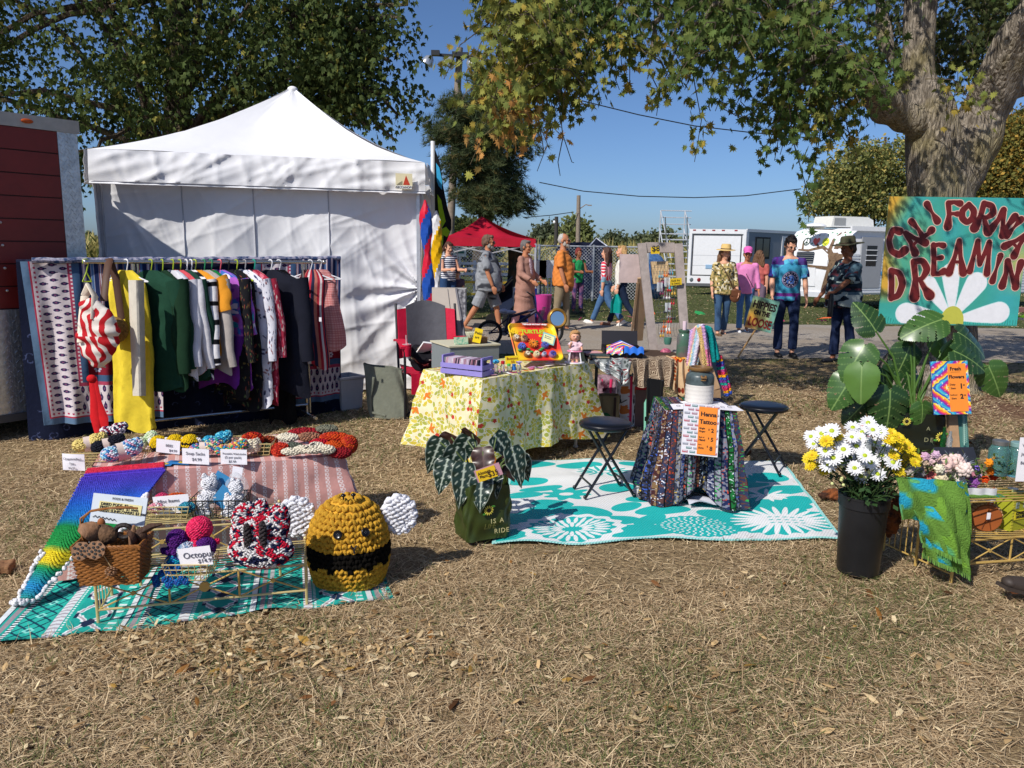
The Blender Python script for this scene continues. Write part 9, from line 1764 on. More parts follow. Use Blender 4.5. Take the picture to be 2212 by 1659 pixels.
#  GOLD SHELF AT RIGHT
GOLD=mat('cream_gold_metal','#c9a860',.38,metal=.25,var=.06,spec=.5)
g1,g2,g3=at(1908,1189),at(1977,1222),at(2054,1258);UZ,LZ=.4,.205
gs=TG('wire_shelf','gold wire folding shelf with a green towel over it at the right','shelf',g2);gx=V((1,.1,0)).normalized();gy=V((-.1,1,0))
for q in(g1,g2,g3):m=MB();m.tb([q,q+Z(UZ)],.0075,8);m.ell(q+Z(UZ),.01);PA('post',m,GOLD,gs)
for a,b in((g1,g2),(g2,g3)):
 for z in(.04,UZ-.03):m=MB();m.tb([a+Z(z),b+Z(z)],.0045,6);PA('side_rail',m,GOLD,gs)
 for k in rn(1,6):q=a.lerp(b,k/6);m=MB();m.tb([q+Z(.04),q+Z(UZ-.03)],.0028,6);PA('side_bar',m,GOLD,gs)
for k in rn(12):a=g1.lerp(g3,k/11)+Z(UZ);m=MB();m.tb([a,a+gx*(.62-.012*k)+V((0,.02,0))],.003,5);PA('shelf_slat',m,GOLD,gs)
lf0,lf1=ay(2088,1215,g2.y-.12),ay(2215,1183,g2.y-.05);lf0.z=lf1.z=.06
fr0,fr1=V((lf0.x,lf0.y,LZ-.02)),V((lf1.x+.15,lf1.y+.02,LZ-.02));bt0,bt1=V((lf0.x,lf0.y,.065)),V((lf1.x+.15,lf1.y+.02,.065))
for a,b in((fr0,fr1),(bt0,bt1)):m=MB();m.tb([a,b],.0065,8);PA('front_rail',m,GOLD,gs)
def lattice(a0,a1,b0,b1,n_,par,big=(1,)):
 for k in rn(n_):
  t0,t1=k/n_,(k+1)/n_;A0,A1,B0,B1=a0.lerp(a1,t0),a0.lerp(a1,t1),b0.lerp(b1,t0),b0.lerp(b1,t1);c=(A0+A1+B0+B1)/4
  for e in(A0,A1,B0,B1):m=MB();m.tb([c,e],.0035,6);PA('lattice_bar',m,GOLD,par)
  m=MB();m.tb([A1,B1],.005,6);PA('lattice_bar',m,GOLD,par);r_=.021 if k in big else .009;m=MB();n2=((a1-a0).cross(Z(1))).normalized();m.tb([c-n2*.006,c+n2*.006],r_,18);PA('rosette',m,GOLD,par)
lattice(fr0,fr1,bt0,bt1,2,gs)
for k in rn(11):a=fr0+V((0,.028*k,.02));m=MB();m.tb([a,V((fr1.x,a.y,a.z))],.003,5);PA('shelf_slat',m,GOLD,gs)
for k in rn(4):a=fr0.lerp(fr1,k/3)+Z(.018);m=MB();m.tb([a,a+V((0,.3,0))],.0045,6);PA('cross_bar',m,GOLD,gs)
p=Paint(.5,.5,300,'#5f8436');n1=VN(p.x,p.y,9,5);p.m(np.clip((n1-.52)*7,0,1),'#2a9ab8');p.m((VN(p.x,p.y,26,7)>.75),'#7aa83a',.6)
for cx_,cy_ in((.26,.27),(.1,.42),(.4,.1),(.42,.44)):
 for k in rn(6):a=k*1.05;rr_=np.hypot(p.x-cx_-.03*cos(a),p.y-cy_-.03*sin(a));p.m((rr_<.026)&(rr_>.02),'#1f7a96')
TOW=CL('rose_towel','#ffffff',image=p.img('rose_towel'),bmp=.9,bscale=120);tw=TG('towel','green and turquoise rose patterned towel with fringed edges over the gold shelf','towel',g2+Z(UZ))
def tw_layer(tl,tr_,br,bl_,y,dy=0,seed=0,fr_edge=True,su=.5,nn2=22):
 T0,T1,B1,B0=ay(*tl,y),ay(*tr_,y),ay(*br,y-.05+dy),ay(*bl_,y-.03+dy)
 f=lambda i,j:B0.lerp(B1,i).lerp(T0.lerp(T1,i),j)+V((0,-.022*sin(i*8+seed)*(1-j)-.012*sin(i*15+j*6+seed)-.02*sin(pi*j),0));m=MB();m.grid(f,nn2,18,su,.5,thick=.008);PA('towel_fold',m,TOW,tw)
 if fr_edge:m=MB();[m.tb([f(i/60,0),f(i/60,0)+V((.004*sin(i*5),-.006,-.022))],.0018,3,cap=False)for i in rn(61)];PA('fringe',m,FT('fringe_green','#7aa850'),tw,kind='stuff')
yt=g3.y+.02
tw_layer((1934,1030),(2088,1042),(2095,1245),(1985,1120),yt,.0,1);tw_layer((1934,1030),(2082,1040),(2080,1150),(1945,1118),yt-.03,.0,2,False);tw_layer((1972,1095),(2090,1090),(2092,1215),(1993,1172),yt-.055,0,3);tw_layer((1990,1120),(2075,1120),(2090,1240),(2000,1200),yt-.04,0,5)
m=MB();m.grid(lambda i,j:g1.lerp(g3,.05+.8*i)+V((.28*j,.02*j,UZ+.006+.004*sin(i*9))),14,8,.5,.5,thick=.006);PA('top_fold',m,TOW,tw)
y9=g2.y+.28;A_,B_,C_=ay(2030,967,y9+.05),ay(2116,967,y9+.05),ay(2034,1030,y9-.05);Mw=plane_M(C_,B_-A_,A_-C_);W_,H_=(B_-A_).length,(A_-C_).length
p=Paint(.3,.2,500,'#2a2d36');rs=np.random.RandomState(2)
for k in rn(90):a=rs.uniform(-1.2,1.2)+(pi if k%2 else 0);x0,y0=.15+rs.uniform(.02,.13)*cos(a),.09+rs.uniform(.01,.09)*sin(a);p.ell(x0,y0,.018,.0016,'#8a909c',a)
p.ell(.115,.11,.01,.0045,'#b8902c',-.3);p.ell(.185,.11,.01,.0045,'#b8902c',.3);p.ell(.15,.075,.012,.008,'#14161c')
m=MB();m.X=Mw;m.add([(0,0,0),(W_,0,0),(W_,H_,0),(0,H_,0),(0,0,-.012),(W_,0,-.012),(W_,H_,-.012),(0,H_,-.012)],BXG,[(0,0),(1,0),(1,1),(0,1)]*2);SO('wolf_picture','dark grey picture with two amber eyes behind the flower garland','picture',m,mat('wolf_print','#ffffff',.4,image=p.img('wolf_print')),smooth=0)
gl=TG('flower_garland','garland of cream, pink and purple artificial flowers along the gold shelf','garland',g2+V((.2,.1,UZ)));rg=random.Random(9)
FL_=[(1975,1008,.03,'#c8b8a8'),(1992,1000,.028,'#c8b09a'),(2012,995,.03,'#d8b8c0'),(1985,1022,.028,'#8a8488'),(2011,1030,.03,'#c86a6a'),(2034,1033,.026,'#d8c8a8'),(2045,1002,.045,'#dcbcb4'),(2066,996,.038,'#e0c4bc'),(2030,1012,.022,'#d8d0b8'),(2062,1022,.036,'#ddd0c4'),(2084,1014,.034,'#e0ccc4'),(2050,1038,.018,'#a04a60'),(2094,1030,.03,'#b8788a'),(2103,1042,.024,'#8a5098'),(2116,1032,.018,'#c8a0c8'),(2000,985,.02,'#c8a0b8'),(2022,982,.018,'#c8a8c0'),(2075,1040,.024,'#e0d8d0'),(2112,1012,.014,'#7a62b8'),(2138,1000,.02,'#e08820'),(2128,1035,.018,'#d84a1c'),(2146,1030,.018,'#c83a1c'),(2140,1018,.018,'#d8701c'),(2160,1008,.015,'#d8c050'),(2175,1016,.013,'#e0c860'),(2150,988,.014,'#e8a030'),(2168,1030,.013,'#c8b84a'),(1966,1018,.02,'#b0a49a')]
for u,v,r_,c in FL_:
 q=ay(u,v,g2.y+rg.uniform(-.1,.06));m=MB();nr=V((rg.uniform(-.5,.4),-.8,rg.uniform(.1,.7))).normalized();Mr=nr.to_track_quat('Z','Y').to_matrix()
 for l,(k_,rr_,zz_)in EN(((6,.8,-.25),(6,.58,.05),(4,.34,.3),(1,0,.42))):
  for k in rn(k_):a=k*6.283/k_+l*.5;m.ell(q+Mr@V((rr_*r_*cos(a),rr_*r_*sin(a),zz_*r_)),(r_*.44,r_*.36,r_*.34),8,6,M=Mr@MR(a,3,'Z'))
 PA('artificial_flower',m,CL('silk'+c,c,var=.2,scale=60),gl)
m=MB()
for _ in rn(330):q=ay(rg.uniform(1965,2185),0,g2.y+rg.uniform(-.1,.08));u_=rg.uniform(1965,2185);q=ay(u_,1012+12*sin(u_*.04)+rg.gauss(0,15),g2.y+rg.uniform(-.06,.08));d_=V((rg.uniform(-1,1),rg.uniform(-1,.3),rg.uniform(-.2,1))).normalized()*.035;s_=d_.cross(Z(1)).normalized()*.006;m.add([q,q+d_*.5+s_,q+d_,q+d_*.5-s_],[(0,1,2,3)])
PA('garland_leaves',m,mat('garland_leaf','#5a7434',.6,var=.4,scale=30),gl,smooth=0,kind='stuff')
m=MB();q0=ay(2100,1050,g2.y-.1);m.grid(lambda i,j:q0+V((-.04+.16*i,-.0-.004*sin(i*16),-.01-.06*j-.008*sin(i*9)*j)),18,6,thick=.003);SO('lace_ribbon','white lace ribbon hanging under the right part of the garland','ribbon',m,CL('lace_white','#c8c8cc'))
def mason(u,v,h_,r_,lab,lid):
 q=ay(u,v,g2.y+.02);t=TG('glass_jar',lab,'jar',q);gm=mat('aqua_glass','#8ec8c4',.06,trans=.82,var=.03);m=MB();m.lathe([(0,0),(r_*.92,0),(r_,.01),(r_,h_*.7),(r_*.82,h_*.8),(r_*.7,h_*.86),(r_*.7,h_*.92),(r_*.66,h_*.92),(r_*.66,h_*.85),(r_*.78,h_*.78),(r_*.94,h_*.68),(r_*.94,.012),(0,.008)],28);PA('glass',m,gm,t,w=0)
 m=MB();m.lathe([(r_*.74,h_*.86),(r_*.76,h_*.865),(r_*.76,h_*.97),(r_*.7,h_*.985),(0,h_*.985)],28);PA('lid',m,lid,t,w=0);return q
mason(2153,1024,.175,.048,'aqua glass preserving jar with a metal lid behind the garland',FT('zinc','#8a8a88',.35,metal=.7));mason(2192,1028,.175,.048,'aqua glass preserving jar with a grey lid at the right edge',FT('lid_teal','#7a9a98',.4))
q=ay(2120,1076,g2.y-.12)
q=ay(2124,1126,lf0.y+.1);wbg=TG('round_handbag','round tan leather and wicker handbag with a white tag on the lower gold shelf','handbag',V((q.x,q.y,LZ)));r_=.07;Mr=MT((q.x,q.y,LZ+r_+.002))@MR(pi/2,4,'X')@MR(-.2,4,'Y')
TAN=mat('tan_leather','#9a5428',.45);m=MB(Mr);m.lathe([(0,.044),(r_*.93,.044),(r_*.98,.04),(r_*.98,-.03),(0,-.03)],32);PA('bag_disc',m,TAN,wbg);m=MB(Mr);
for k in rn(26):a=k*2*pi/26;m.ell((r_*.98*cos(a),r_*.98*sin(a),.008),(.012,.01,.03),8,5)
PA('wicker_band',m,mat('pale_wicker','#c09468',.7,var=.3,scale=60),wbg);m=MB(Mr);m.tb([(-.02,-.055,.046),(-.006,0,.048),(.0,.06,.048),(.006,0,.048),(.02,-.055,.046)],.0025,5);PA('seam',m,FT('seam_brown','#6a3414'),wbg)
m=MB();c_=V((q.x,q.y-.03,LZ+2*r_));m.tb([c_+V((-.008,0,-.02)),c_+V((-.002,0,.06)),c_+V((.012,0,.085)),c_+V((.02,0,.05)),c_+V((.012,0,-.02))],.007,8,flat=.5);PA('handle',m,mat('orange_leather','#b0501c',.45),wbg);m=MB();m.box((q.x-.012,q.y-.055,LZ+r_*1.25),(.018,.002,.036));PA('tag',m,PAPER,wbg)
q0=ay(2176,1148,lf0.y+.14);tin=TG('tin_house','yellow green tin box printed like a house with windows on the gold shelf','tin box',V((q0.x,q0.y,LZ)));LIMT,LIMD=mat('tin_lime','#a8ac30',.35,metal=.1,var=.08),FT('tin_olive','#5a6a20',.4)
w_,d_,h_=.125,.1,.165;Mn=MT((q0.x,q0.y,LZ+.002))@MR(.42,4,'Z');m=MB(Mn);m.box((0,0,h_/2),(w_,d_,h_));PA('tin_body',m,LIMT,tin);m=MB(Mn);m.box((0,0,h_+.006),(w_+.006,d_+.006,.012));m.box((0,0,h_+.015),(w_*.9,d_*.85,.01));PA('tin_lid',m,mat('tin_lid','#8a9a38',.3,metal=.3),tin)
m=MB(Mn);m.lathe([(.02,h_+.02),(.024,h_+.035),(0,h_+.036)],16);PA('lid_knob',m,FT('zinc','#8a8a88'),tin)
for f_,ang in((0,0),(1,-pi/2)):
 Mf=Mn@MR(-ang,4,'Z');off=d_/2 if f_==0 else w_/2;ww=w_ if f_==0 else d_
 for x_,z_ in((-.028,.13),(.028,.13),(-.028,.035),(.028,.035),(.028,.082))[:5 if f_ else 2]:
  m=MB(Mf);m.box((x_,-off-.001,z_),(.022,.002,.03));wn_=PA('printed_window',m,FT('win_grey','#8a9498'),tin,smooth=0);m=MB(Mf);m.box((x_,-off-.0025,z_),(.002,.001,.03));m.box((x_,-off-.0025,z_),(.022,.001,.002));PA('glazing_bar',m,LIMD,wn_,smooth=0)
 m=MB();m.X=Mf
 for k in rn(11):m.box((-ww/2+.008,-off-.0012,.008+.015*k),(.014,.0016,.01));m.box((ww/2-.008,-off-.0012,.014+.015*k),(.01,.0016,.008))
 PA('quoins',m,FT('tin_yellow','#d0c840'),tin,smooth=0)
m=MB(Mn);m.box((0,-d_/2-.0015,.078),(.085,.002,.045));pl_=PA('name_plate',m,FT('tin_yellow2','#d8c82c'),tin,smooth=0)
Mx_=Mn@plane_M((0,-d_/2-.003,.08),(1,0,0),(0,0,1));text('tin_lettering','COOKIE\nHOUSE',.019,INK,Mx_@MT((0,.003,0)),pl_,align='CENTER',bold=.001)
m=MB();m.tb([ay(2092,1075,lf0.y+.2),ay(2100,1040,lf0.y+.2),ay(2108,1060,lf0.y+.2)],.004,5)
pr=CRD('price_card','tall white price paper with writing at the right edge of the picture',lf0.y+.02,(2203,945),(2260,945),(2193,1040),[('Vintage',.1,.8,1),('Jars $5',.1,.6,1),('Bags $8',.1,.4,1)],.02,ink=PEN)
p=Paint(.6,.9,300,'#0c0e1c');r1_=random.Random(4)
for k in rn(46):
 cx_,cy_=r1_.uniform(0,.6),r1_.uniform(0,.9);c=r1_.choice(['#b8b4c8','#c8b83a','#8a86b0','#5a7a3a']);[p.ell(cx_+.01*cos(q_*1.257),cy_+.01*sin(q_*1.257),.008,.006,c,q_*1.257)for q_ in rn(5)];p.line(cx_,cy_,cx_+.03,cy_-.05,.003,'#5a6a5a')
FLT=CL('flower_trousers','#ffffff',image=p.img('flower_trousers'),ims=(.6,.9));e=at(2246,1312)
PRS('person at the right edge in black flowered trousers and brown shoes',V((2.74,e.y+.02,0)),1.66,R(-84),CL('black_top','#14141c'),FLT,'#3a2a22','tan',1.,0,(24,-10),(2,6),((-14,6,6),(-8,6,6)),.8,.84,1.,fem=True,shoe='#3c332e',flare=1.1)
#  GOLD TIERS, BASKETS AND CROCHET
CGD=mat('cream_wire','#cfba80',.35,metal=.2,var=.05,spec=.5)
def tier(lab,a,b,depth,z0,z1,n_,big=(1,),feet=True,nsl=9):
 d_=(b-a).normalized();k_=V((-d_.y,d_.x,0));t=TG('wire_shelf',lab,'shelf',(a+b)/2);L_=(b-a).length;U=Z(1)
 for p_ in(a,b):
  for dd_ in(0,depth):q=p_+k_*dd_;m=MB();m.tb([q+U*(0 if feet else z0),q+U*(z1+.006)],.0065,8);m.ell(q+U*(z1+.008),.009,10,6);PA('post',m,CGD,t)
  for zz in(z0+.02,z1-.012):m=MB();m.tb([p_+U*zz,p_+k_*depth+U*zz],.0042,6);PA('side_rail',m,CGD,t)
  for i in rn(1,5):q=p_+k_*(depth*i/5);m=MB();m.tb([q+U*(z0+.02),q+U*(z1-.012)],.0026,5);PA('side_bar',m,CGD,t)
 A0,A1,B0,B1=a+U*(z1-.02),b+U*(z1-.02),a+U*(z0+.035),b+U*(z0+.035)
 for p_,q_ in((A0,A1),(B0,B1)):m=MB();m.tb([p_,q_],.0052,8);PA('front_rail',m,CGD,t)
 lattice(A0,A1,B0,B1,n_,t,big)
 for i in rn(nsl):y=depth*(i+.5)/nsl;m=MB();m.tb([a+k_*y+U*z1,b+k_*y+U*z1],.0027,5);PA('shelf_slat',m,CGD,t)
 return t,d_,k_
t1a,t1b=at(213,1350),at(663,1305);_,e1,e2=tier('cream wire folding shelf standing at the front of the crochet stall',t1a,t1b,.24,.03,.205,3)
t2a,t2b=t1a+e2*.33+e1*.1,t1b+e2*.33-e1*.12;tier('second cream wire shelf behind the front one with baskets on top',t2a,t2b,.2,.12,.295,3,(1,),True,8)
def T1(u,v):return at(u,v,.208)
def WB_(name,lab,base,w,d,h,mt,flare=1.15,rz=0,nx=7,nz=3,r=.0018,cat='basket'):
 t=TG(name,lab,cat,base,rz);
 for j in rn(nz+1):
  z=h*j/nz;s=1+(flare-1)*j/nz;m=MB();m.tb([(-w/2*s,-d/2*s,z),(w/2*s,-d/2*s,z),(w/2*s,d/2*s,z),(-w/2*s,d/2*s,z),(-w/2*s,-d/2*s,z)],r*(1.5 if j==nz else 1),5);PA('hoop',m,mt,t,w=0)
 m=MB()
 for i in rn(nx+1):
  x=-w/2+w*i/nx
  for s_ in(-1,1):m.tb([(x,s_*d/2,0),(x*flare,s_*d/2*flare,h)],r,4)
  m.tb([(x,-d/2,0),(x,d/2,0)],r,4)
 for i in rn(1,4):
  y=-d/2+d*i/4
  for s_ in(-1,1):m.tb([(s_*w/2,y,0),(s_*w/2*flare,y*flare,h)],r,4)
 PA('upright_wires',m,mt,t,kind='stuff',w=0);return t
BW=FT('black_wire','#2a2622',.4,metal=.3)
def multi(cols,f=5,seed=1):
 cs_=[AR(SR_(c))for c in cols]
 def g_(d):
  r_=np.random.RandomState(seed);idx=((d[:,2]*f+d[:,0]*f*.7+r_.rand(len(d))*1.1)//1).astype(int)%len(cs_);return AR([cs_[i]for i in idx])
 return g_
def TT(u,v,z=.49):return at(u,v,z)
WB_('wire_basket','shallow gold wire basket of bath sets at the left end of the low table',TT(240,985),.34,.2,.045,CGD,1.12,.15)
def BDL(lab,u,v,cols,rz,L_=.1,r_=.034,size=.0085,band=True,z=.5,tilt=.35,cat='crochet bundle',seed=1):
 c=TT(u,v,z);t=TG('crochet_bundle',lab,cat,c,rz);f=multi(cols,6,seed)if isinstance(cols,list)else cols
 sh=[((-L_*.42,0,.03),(L_*.36,r_,r_*.85),f),((L_*.3,0,.035+tilt*.03),(L_*.4,r_*1.15,r_),f),((L_*.55,.01,.045+tilt*.04),(L_*.22,r_*.9,r_*.7),f)]
 YP('yarn',sh,size,t,seed)
 if band:m=MB();m.tb([(-.028,0,.032),(.028,0,.036)],r_*1.13,20,cap=False,flat=.88);PA('paper_band',m,FT('band_cream','#d8c4b8',.6),t,w=0);[PA('print_line',MB().tb([(-.012+.009*k,-r_*.75,.05),(-.012+.009*k,-.004,.068)],.0012,4),PEN,t,w=0)for k in rn(3)]
 return t
BDL('pale yellow crochet bath set with a paper band, leftmost in the gold basket',196,972,'#e2cc7c',.5,seed=1);BDL('navy black crochet bath set with a paper band in the gold basket',236,976,'#1c1e2a',.6,seed=2);BDL('blue and white crochet bath set lying highest at the front of the gold basket',266,990,['#8ac0d8','#e4e6ec','#3a7ab8','#b8d8e4','#d8a8c0'],.7,.12,.04,z=.515,seed=3)
BDL('pale green crochet set at the right end of the gold basket',318,968,['#b8d0a0','#d8e0c0'],.8,.07,.034,band=False,seed=4);BDL('white, maroon and navy crochet ball set at the back of the gold basket',246,944,['#e8e4e8','#8a2a4a','#2a2a4a','#e8e4e8'],0,.09,.03,band=False,seed=5)
CRD('price_card','white card reading Chapstick Bath Sets at the left end of the low table',3.55,(143,981),(191,983),(136,1015),[('Chapstick/Bath',.08,.66,1),('Sets',.35,.38,1),('$6.99',.3,.1,1)],.0145,bend=.006)
WB_('wire_basket','dark wire basket of small yellow bees on the low table',TT(385,960),.22,.13,.05,BW,1.1,-.1)
def beeball(lab,u,v,r_,seed):
 c=TT(u,v,.5);f=lambda d:np.where(((d[:,2]>-.62)&(d[:,2]<-.28)|(d[:,2]>.0)&(d[:,2]<.25)if seed==3 else(d[:,2]>-.7)&(d[:,2]<-.3))[:,None],SR_('#1a1816'),SR_('#e0bc18'));t=TG('crochet_bee',lab,'soft toy',c);YP('body',[((0,0,r_),(r_,r_,r_),f)],.0068,t,seed)
 for s_ in(-1,1):YP('wing',[((s_*r_*.95,.0,r_*1.35),(r_*.34,r_*.16,r_*.3),'#e4e2e6')],.0065,t,seed)
 m=MB();[m.ell((s_*r_*.4,-r_*.93,r_*1.15),.004,6,5)for s_ in(-1,1)];PA('eye',m,FT('bead_black','#0c0c0e',.2),t,w=0)
beeball('small yellow crochet bee toy at the left of its basket',344,975,.04,1);beeball('small striped crochet bee toy in the middle of its basket',380,975,.043,2);beeball('small crochet bee toy with the white wing, rightmost in its basket',412,975,.043,3)
CRD('price_card','white card leaning in front of the small crochet bees',3.62,(327,948),(378,954),(337,976),[('BEES',.4,.5,1),('$4.99',.55,.15,1)],.017)
BDL('striped teal and pink soap sack lying left of the turquoise one',446,982,['#3aa08a','#d88aa0','#e8d8a0','#4a7ab8'],.3,.1,.03,seed=6);BDL('turquoise curly crochet soap sack on the low table',470,966,['#3aa8c8','#7ad0e0','#2a88b0'],.2,.09,.034,band=False,z=.51,seed=7);BDL('green and yellow striped soap sack behind its price card',500,985,['#4aa86a','#e8c060','#3a8ab8','#d86a6a'],.1,.1,.028,band=False,seed=8)
CRD('price_card','white card reading Soap Sacks $4.99 on the front of the low table',3.62,(400,969),(458,972),(394,1001),[('Soap Sacks',.14,.6,1),('$4.99',.36,.22,1)],.021)
CRD('price_card','white card reading Reusable Washcloths on the front of the low table',3.66,(484,971),(541,973),(477,1002),[('Reusable Washcloths',.08,.66,.8),('(2 per pack)',.16,.4,1),('$5.99',.3,.12,1)],.0165)
WB_('wire_basket','gold wire basket of rolled washcloths behind the washcloth card',TT(545,975),.2,.15,.06,CGD,1.15,.1)
for lab,u,v,z,sh,c,rz in(('brick red rolled washcloth, highest in the gold basket',545,950,.56,(.055,.038,.036),['#b0281c','#c8461c','#8a1c18'],.4),('brown and grey rolled washcloth at the left of the gold basket',515,960,.52,(.045,.034,.034),['#8a6458','#6a6a5e'],.9),('rust brown rolled washcloth at the back right of the gold basket',580,955,.53,(.045,.03,.03),['#7a3424','#a04a28'],.2),('moss green rolled washcloth low in the gold basket',572,970,.51,(.04,.03,.03),['#6a7454'],.2)):
 YN('rolled_washcloth',lab,'washcloth',TT(u,v,z),[((0,0,0),sh,multi(c,5,2))],.0085,3,rz=rz)
t=YN('crochet_headband','cream ribbed crochet headband standing open in front of the washcloths','headband',TT(540,972,.515),[((.04*cos(a),.026*sin(a),.028),(.014,.014,.032),'#e2d8c0')for a in[k*.6283 for k in rn(10)]],.0085,4)
for lab,u,v,z,shs,c,rz,sd in(('brick red crochet cloth roll at the front left of the right hand pile',606,972,.51,[((0,0,0),(.045,.035,.035))],['#b02a20','#c8402a'],.2,1),('dark grey green crochet cloth beside the red roll',634,968,.51,[((0,0,0),(.05,.035,.028))],['#5c6256'],.1,2),('cream flat crochet cloth on top of the left of the pile',622,945,.545,[((0,0,0),(.055,.035,.02))],['#e0d8c2'],-.05,3),('tan ribbed crochet roll behind the cream cloth',668,944,.545,[((0,0,0),(.06,.028,.022))],['#a8765c','#8a6450'],.1,4),('long dark red crochet roll at the back of the pile',660,934,.55,[((0,0,0),(.09,.028,.022))],['#96202a'],.12,5),('orange red crochet roll at the upper right of the pile',722,946,.55,[((0,0,0),(.075,.036,.028))],['#c8481c','#b0301c'],.05,6),('grey crochet cap on the top of the pile',706,926,.575,[((0,0,0),(.055,.035,.018))],['#6a6a5a','#7a7a68'],.05,7),('rust red crochet roll at the far right end of the pile',755,960,.53,[((0,0,0),(.04,.05,.045))],['#a82a20','#c04a20'],.1,8),('crimson crochet cloth in the middle of the pile',690,960,.53,[((0,0,0),(.05,.035,.026))],['#b01c2c'],.0,9),('burnt orange crochet cloth right of the crimson one',722,966,.525,[((0,0,0),(.05,.04,.03))],['#c24a18'],-.3,10),('wine red crochet cloth low at the front right corner of the table',735,978,.505,[((0,0,0),(.055,.035,.026))],['#8a1c24'],.1,11)):
 YN('crochet_roll',lab,'crochet cloth',TT(u,v,z),[(s_[0],s_[1],multi(c,6,sd))for s_ in shs],.0085,sd,rz=rz)
YN('crochet_mitten','cream crochet headband strip with two black buttons lying over the front of the pile','headband',TT(668,975,.52),[((-.09,-.01,0),(.045,.02,.016),'#ddd4be'),((-.03,0,.01),(.045,.024,.018),'#ddd4be'),((.03,.02,.022),(.035,.032,.018),'#e2dac6'),((.02,-.01,.012),(.05,.025,.018),'#ddd4be'),((.085,.0,.012),(.045,.022,.02),'#ddd4be')],.0085,12)
for k,(x,z)in EN(((-.004,.036),(.02,.05))):q=TT(668,975,.52);m=MB();m.ell(q+V((x,-.03+.02*k,z-.008)),(.014,.004,.004),10,6,M=MR(-.4,3,'Y'));SO('toggle_button',['lower','upper'][k]+' black toggle button on the cream crochet strip','button',m,INK)
for k,(u,v,a)in EN(((345,1004,.1),(388,1001,-.1))):
 q=TT(u,v,.486);t=TG('seed_packet',['left','right'][k]+' blue sunflower card lying on the front edge of the low table','card',q,a);m=MB();m.box((0,0,.003+.002*k),(.12,.055,.002));PA('card_sheet',m,FT('card_blue','#2a78b8'),t,w=0)
 for j in rn(9):a2=j*.698;m=MB();m.ell((.02+.016*cos(a2),.013*sin(a2),.0055+.002*k),(.01,.005,.0008),8,4,M=MR(a2,3,'Z'));PA('printed_petal',m,FT('print_gold','#d8b83a'),t,w=0)
 m=MB();m.ell((.02,0,.006+.002*k),(.009,.008,.0008),8,4);PA('printed_centre',m,FT('centre_brown','#4a3020'),t,w=0)
def T2(u,v):return at(u,v,.3)
WB_('wire_basket','oval gold wire basket of small crochet items on the rear wire shelf',T2(372,1112),.17,.11,.06,CGD,1.2,.05)
for lab,u,v,z,r_,c,sd in(('cream crochet ball on top of the mixed items basket',345,1072,.375,(.022,.022,.02),['#ddd8c0'],1),('raspberry pink crochet ball in the mixed items basket',352,1085,.355,(.032,.03,.028),['#c83a68'],2),('orange crochet cloth over the mixed items basket',385,1085,.365,(.045,.03,.018),['#d8601c','#c24a18'],3),('blue and teal crochet cloth at the right of the mixed items basket',405,1098,.345,(.035,.03,.022),['#2a6a90','#3a94a8'],4),('white and pink crochet strip at the left of the mixed items basket',340,1100,.345,(.035,.02,.022),['#e2dede','#d88a9a'],5)):
 YN('crochet_ball',lab,'crochet item',T2(u,v+18)+Z(z-.3),[((0,0,0),r_,multi(c,6,sd))],.007,sd)
CRD('price_card','creased white card reading Misc Items on the oval basket',3.44,(328,1074),(405,1067),(336,1112),[('Misc Items',.12,.62,1),('$1.99',.42,.2,1)],.024)
WB_('wire_basket','black wire grid basket of wrapped white crochet bunnies on the rear wire shelf',T2(478,1108),.21,.14,.085,BW,1.14,.08,8,2,.002)
def bunny(lab,u,v,z,r_,rz,seed):
 t=TG('crochet_bunny',lab,'soft toy',T2(u,v)+Z(z),rz);w_='#e2e2e6'
 YP('body',[((0,0,0),(r_*.9,r_*.8,r_*.95),w_),((0,0,r_*1.45),(r_*.85,r_*.75,r_*.78),w_)],.0072,t,seed)
 for s_ in(-1,1):YP('ear',[((s_*r_*.5,0,r_*2.25),(r_*.26,r_*.2,r_*.42),w_)],.006,t,seed);YP('paw',[((s_*r_*.85,-r_*.4,-.1*r_),(r_*.34,r_*.34,r_*.3),w_)],.006,t,seed)
 m=MB();[m.ell((s_*r_*.32,-r_*.72,r_*1.5),.0042,8,6)for s_ in(-1,1)];PA('eye',m,FT('bead_black','#0c0c0e',.2),t,w=0)
bunny('white crochet bunny sitting upright at the left of the black basket',455,1100,.07,.04,.2,1);bunny('white crochet bunny tipped at the right of the black basket',512,1102,.055,.038,-.5,2);bunny('white crochet bunny head low behind the black wires at the left',440,1110,.012,.03,.1,3);bunny('white smiling crochet bunny low behind the black wires at the right',500,1112,.014,.034,0,4)
for k,(tl,tr_,bl_,lab)in EN((((462,1012),(492,1030),(450,1050),'blue folded card behind the upright bunny'),((480,1045),(508,1066),(455,1080),'blue square card slanted between the two bunnies'))):CRD('gift_card',lab,3.56-.06*k,tl,tr_,bl_,[],.02,paper=FT('card_blue2','#3a86b8'))
FILM=mat('bag_film','#e8ecf0',.08,alpha=.22,var=.02,spec=.8)
for k,(u,v,s_)in EN(((456,1060,1),(512,1058,1))):q=ay(u,v,3.56);m=MB();m.ell(q,(.055,.045,.085),12,10);me=FU(m,'wrapping',FILM,.008,2,WRK(.006,60,k));tag(LK('wrapping',me),['left','right'][k]+' clear plastic wrapping round the bunnies in the black basket','wrapping')
CRD('price_card','white tag sticking out of the wrapping above the right hand bunny',3.6,(508,1008),(530,1012),(500,1030),[],.02)
WB_('wire_basket','small gold wire basket of crochet octopuses on the front wire shelf',T1(415,1240),.15,.12,.07,CGD,1.2,.05)
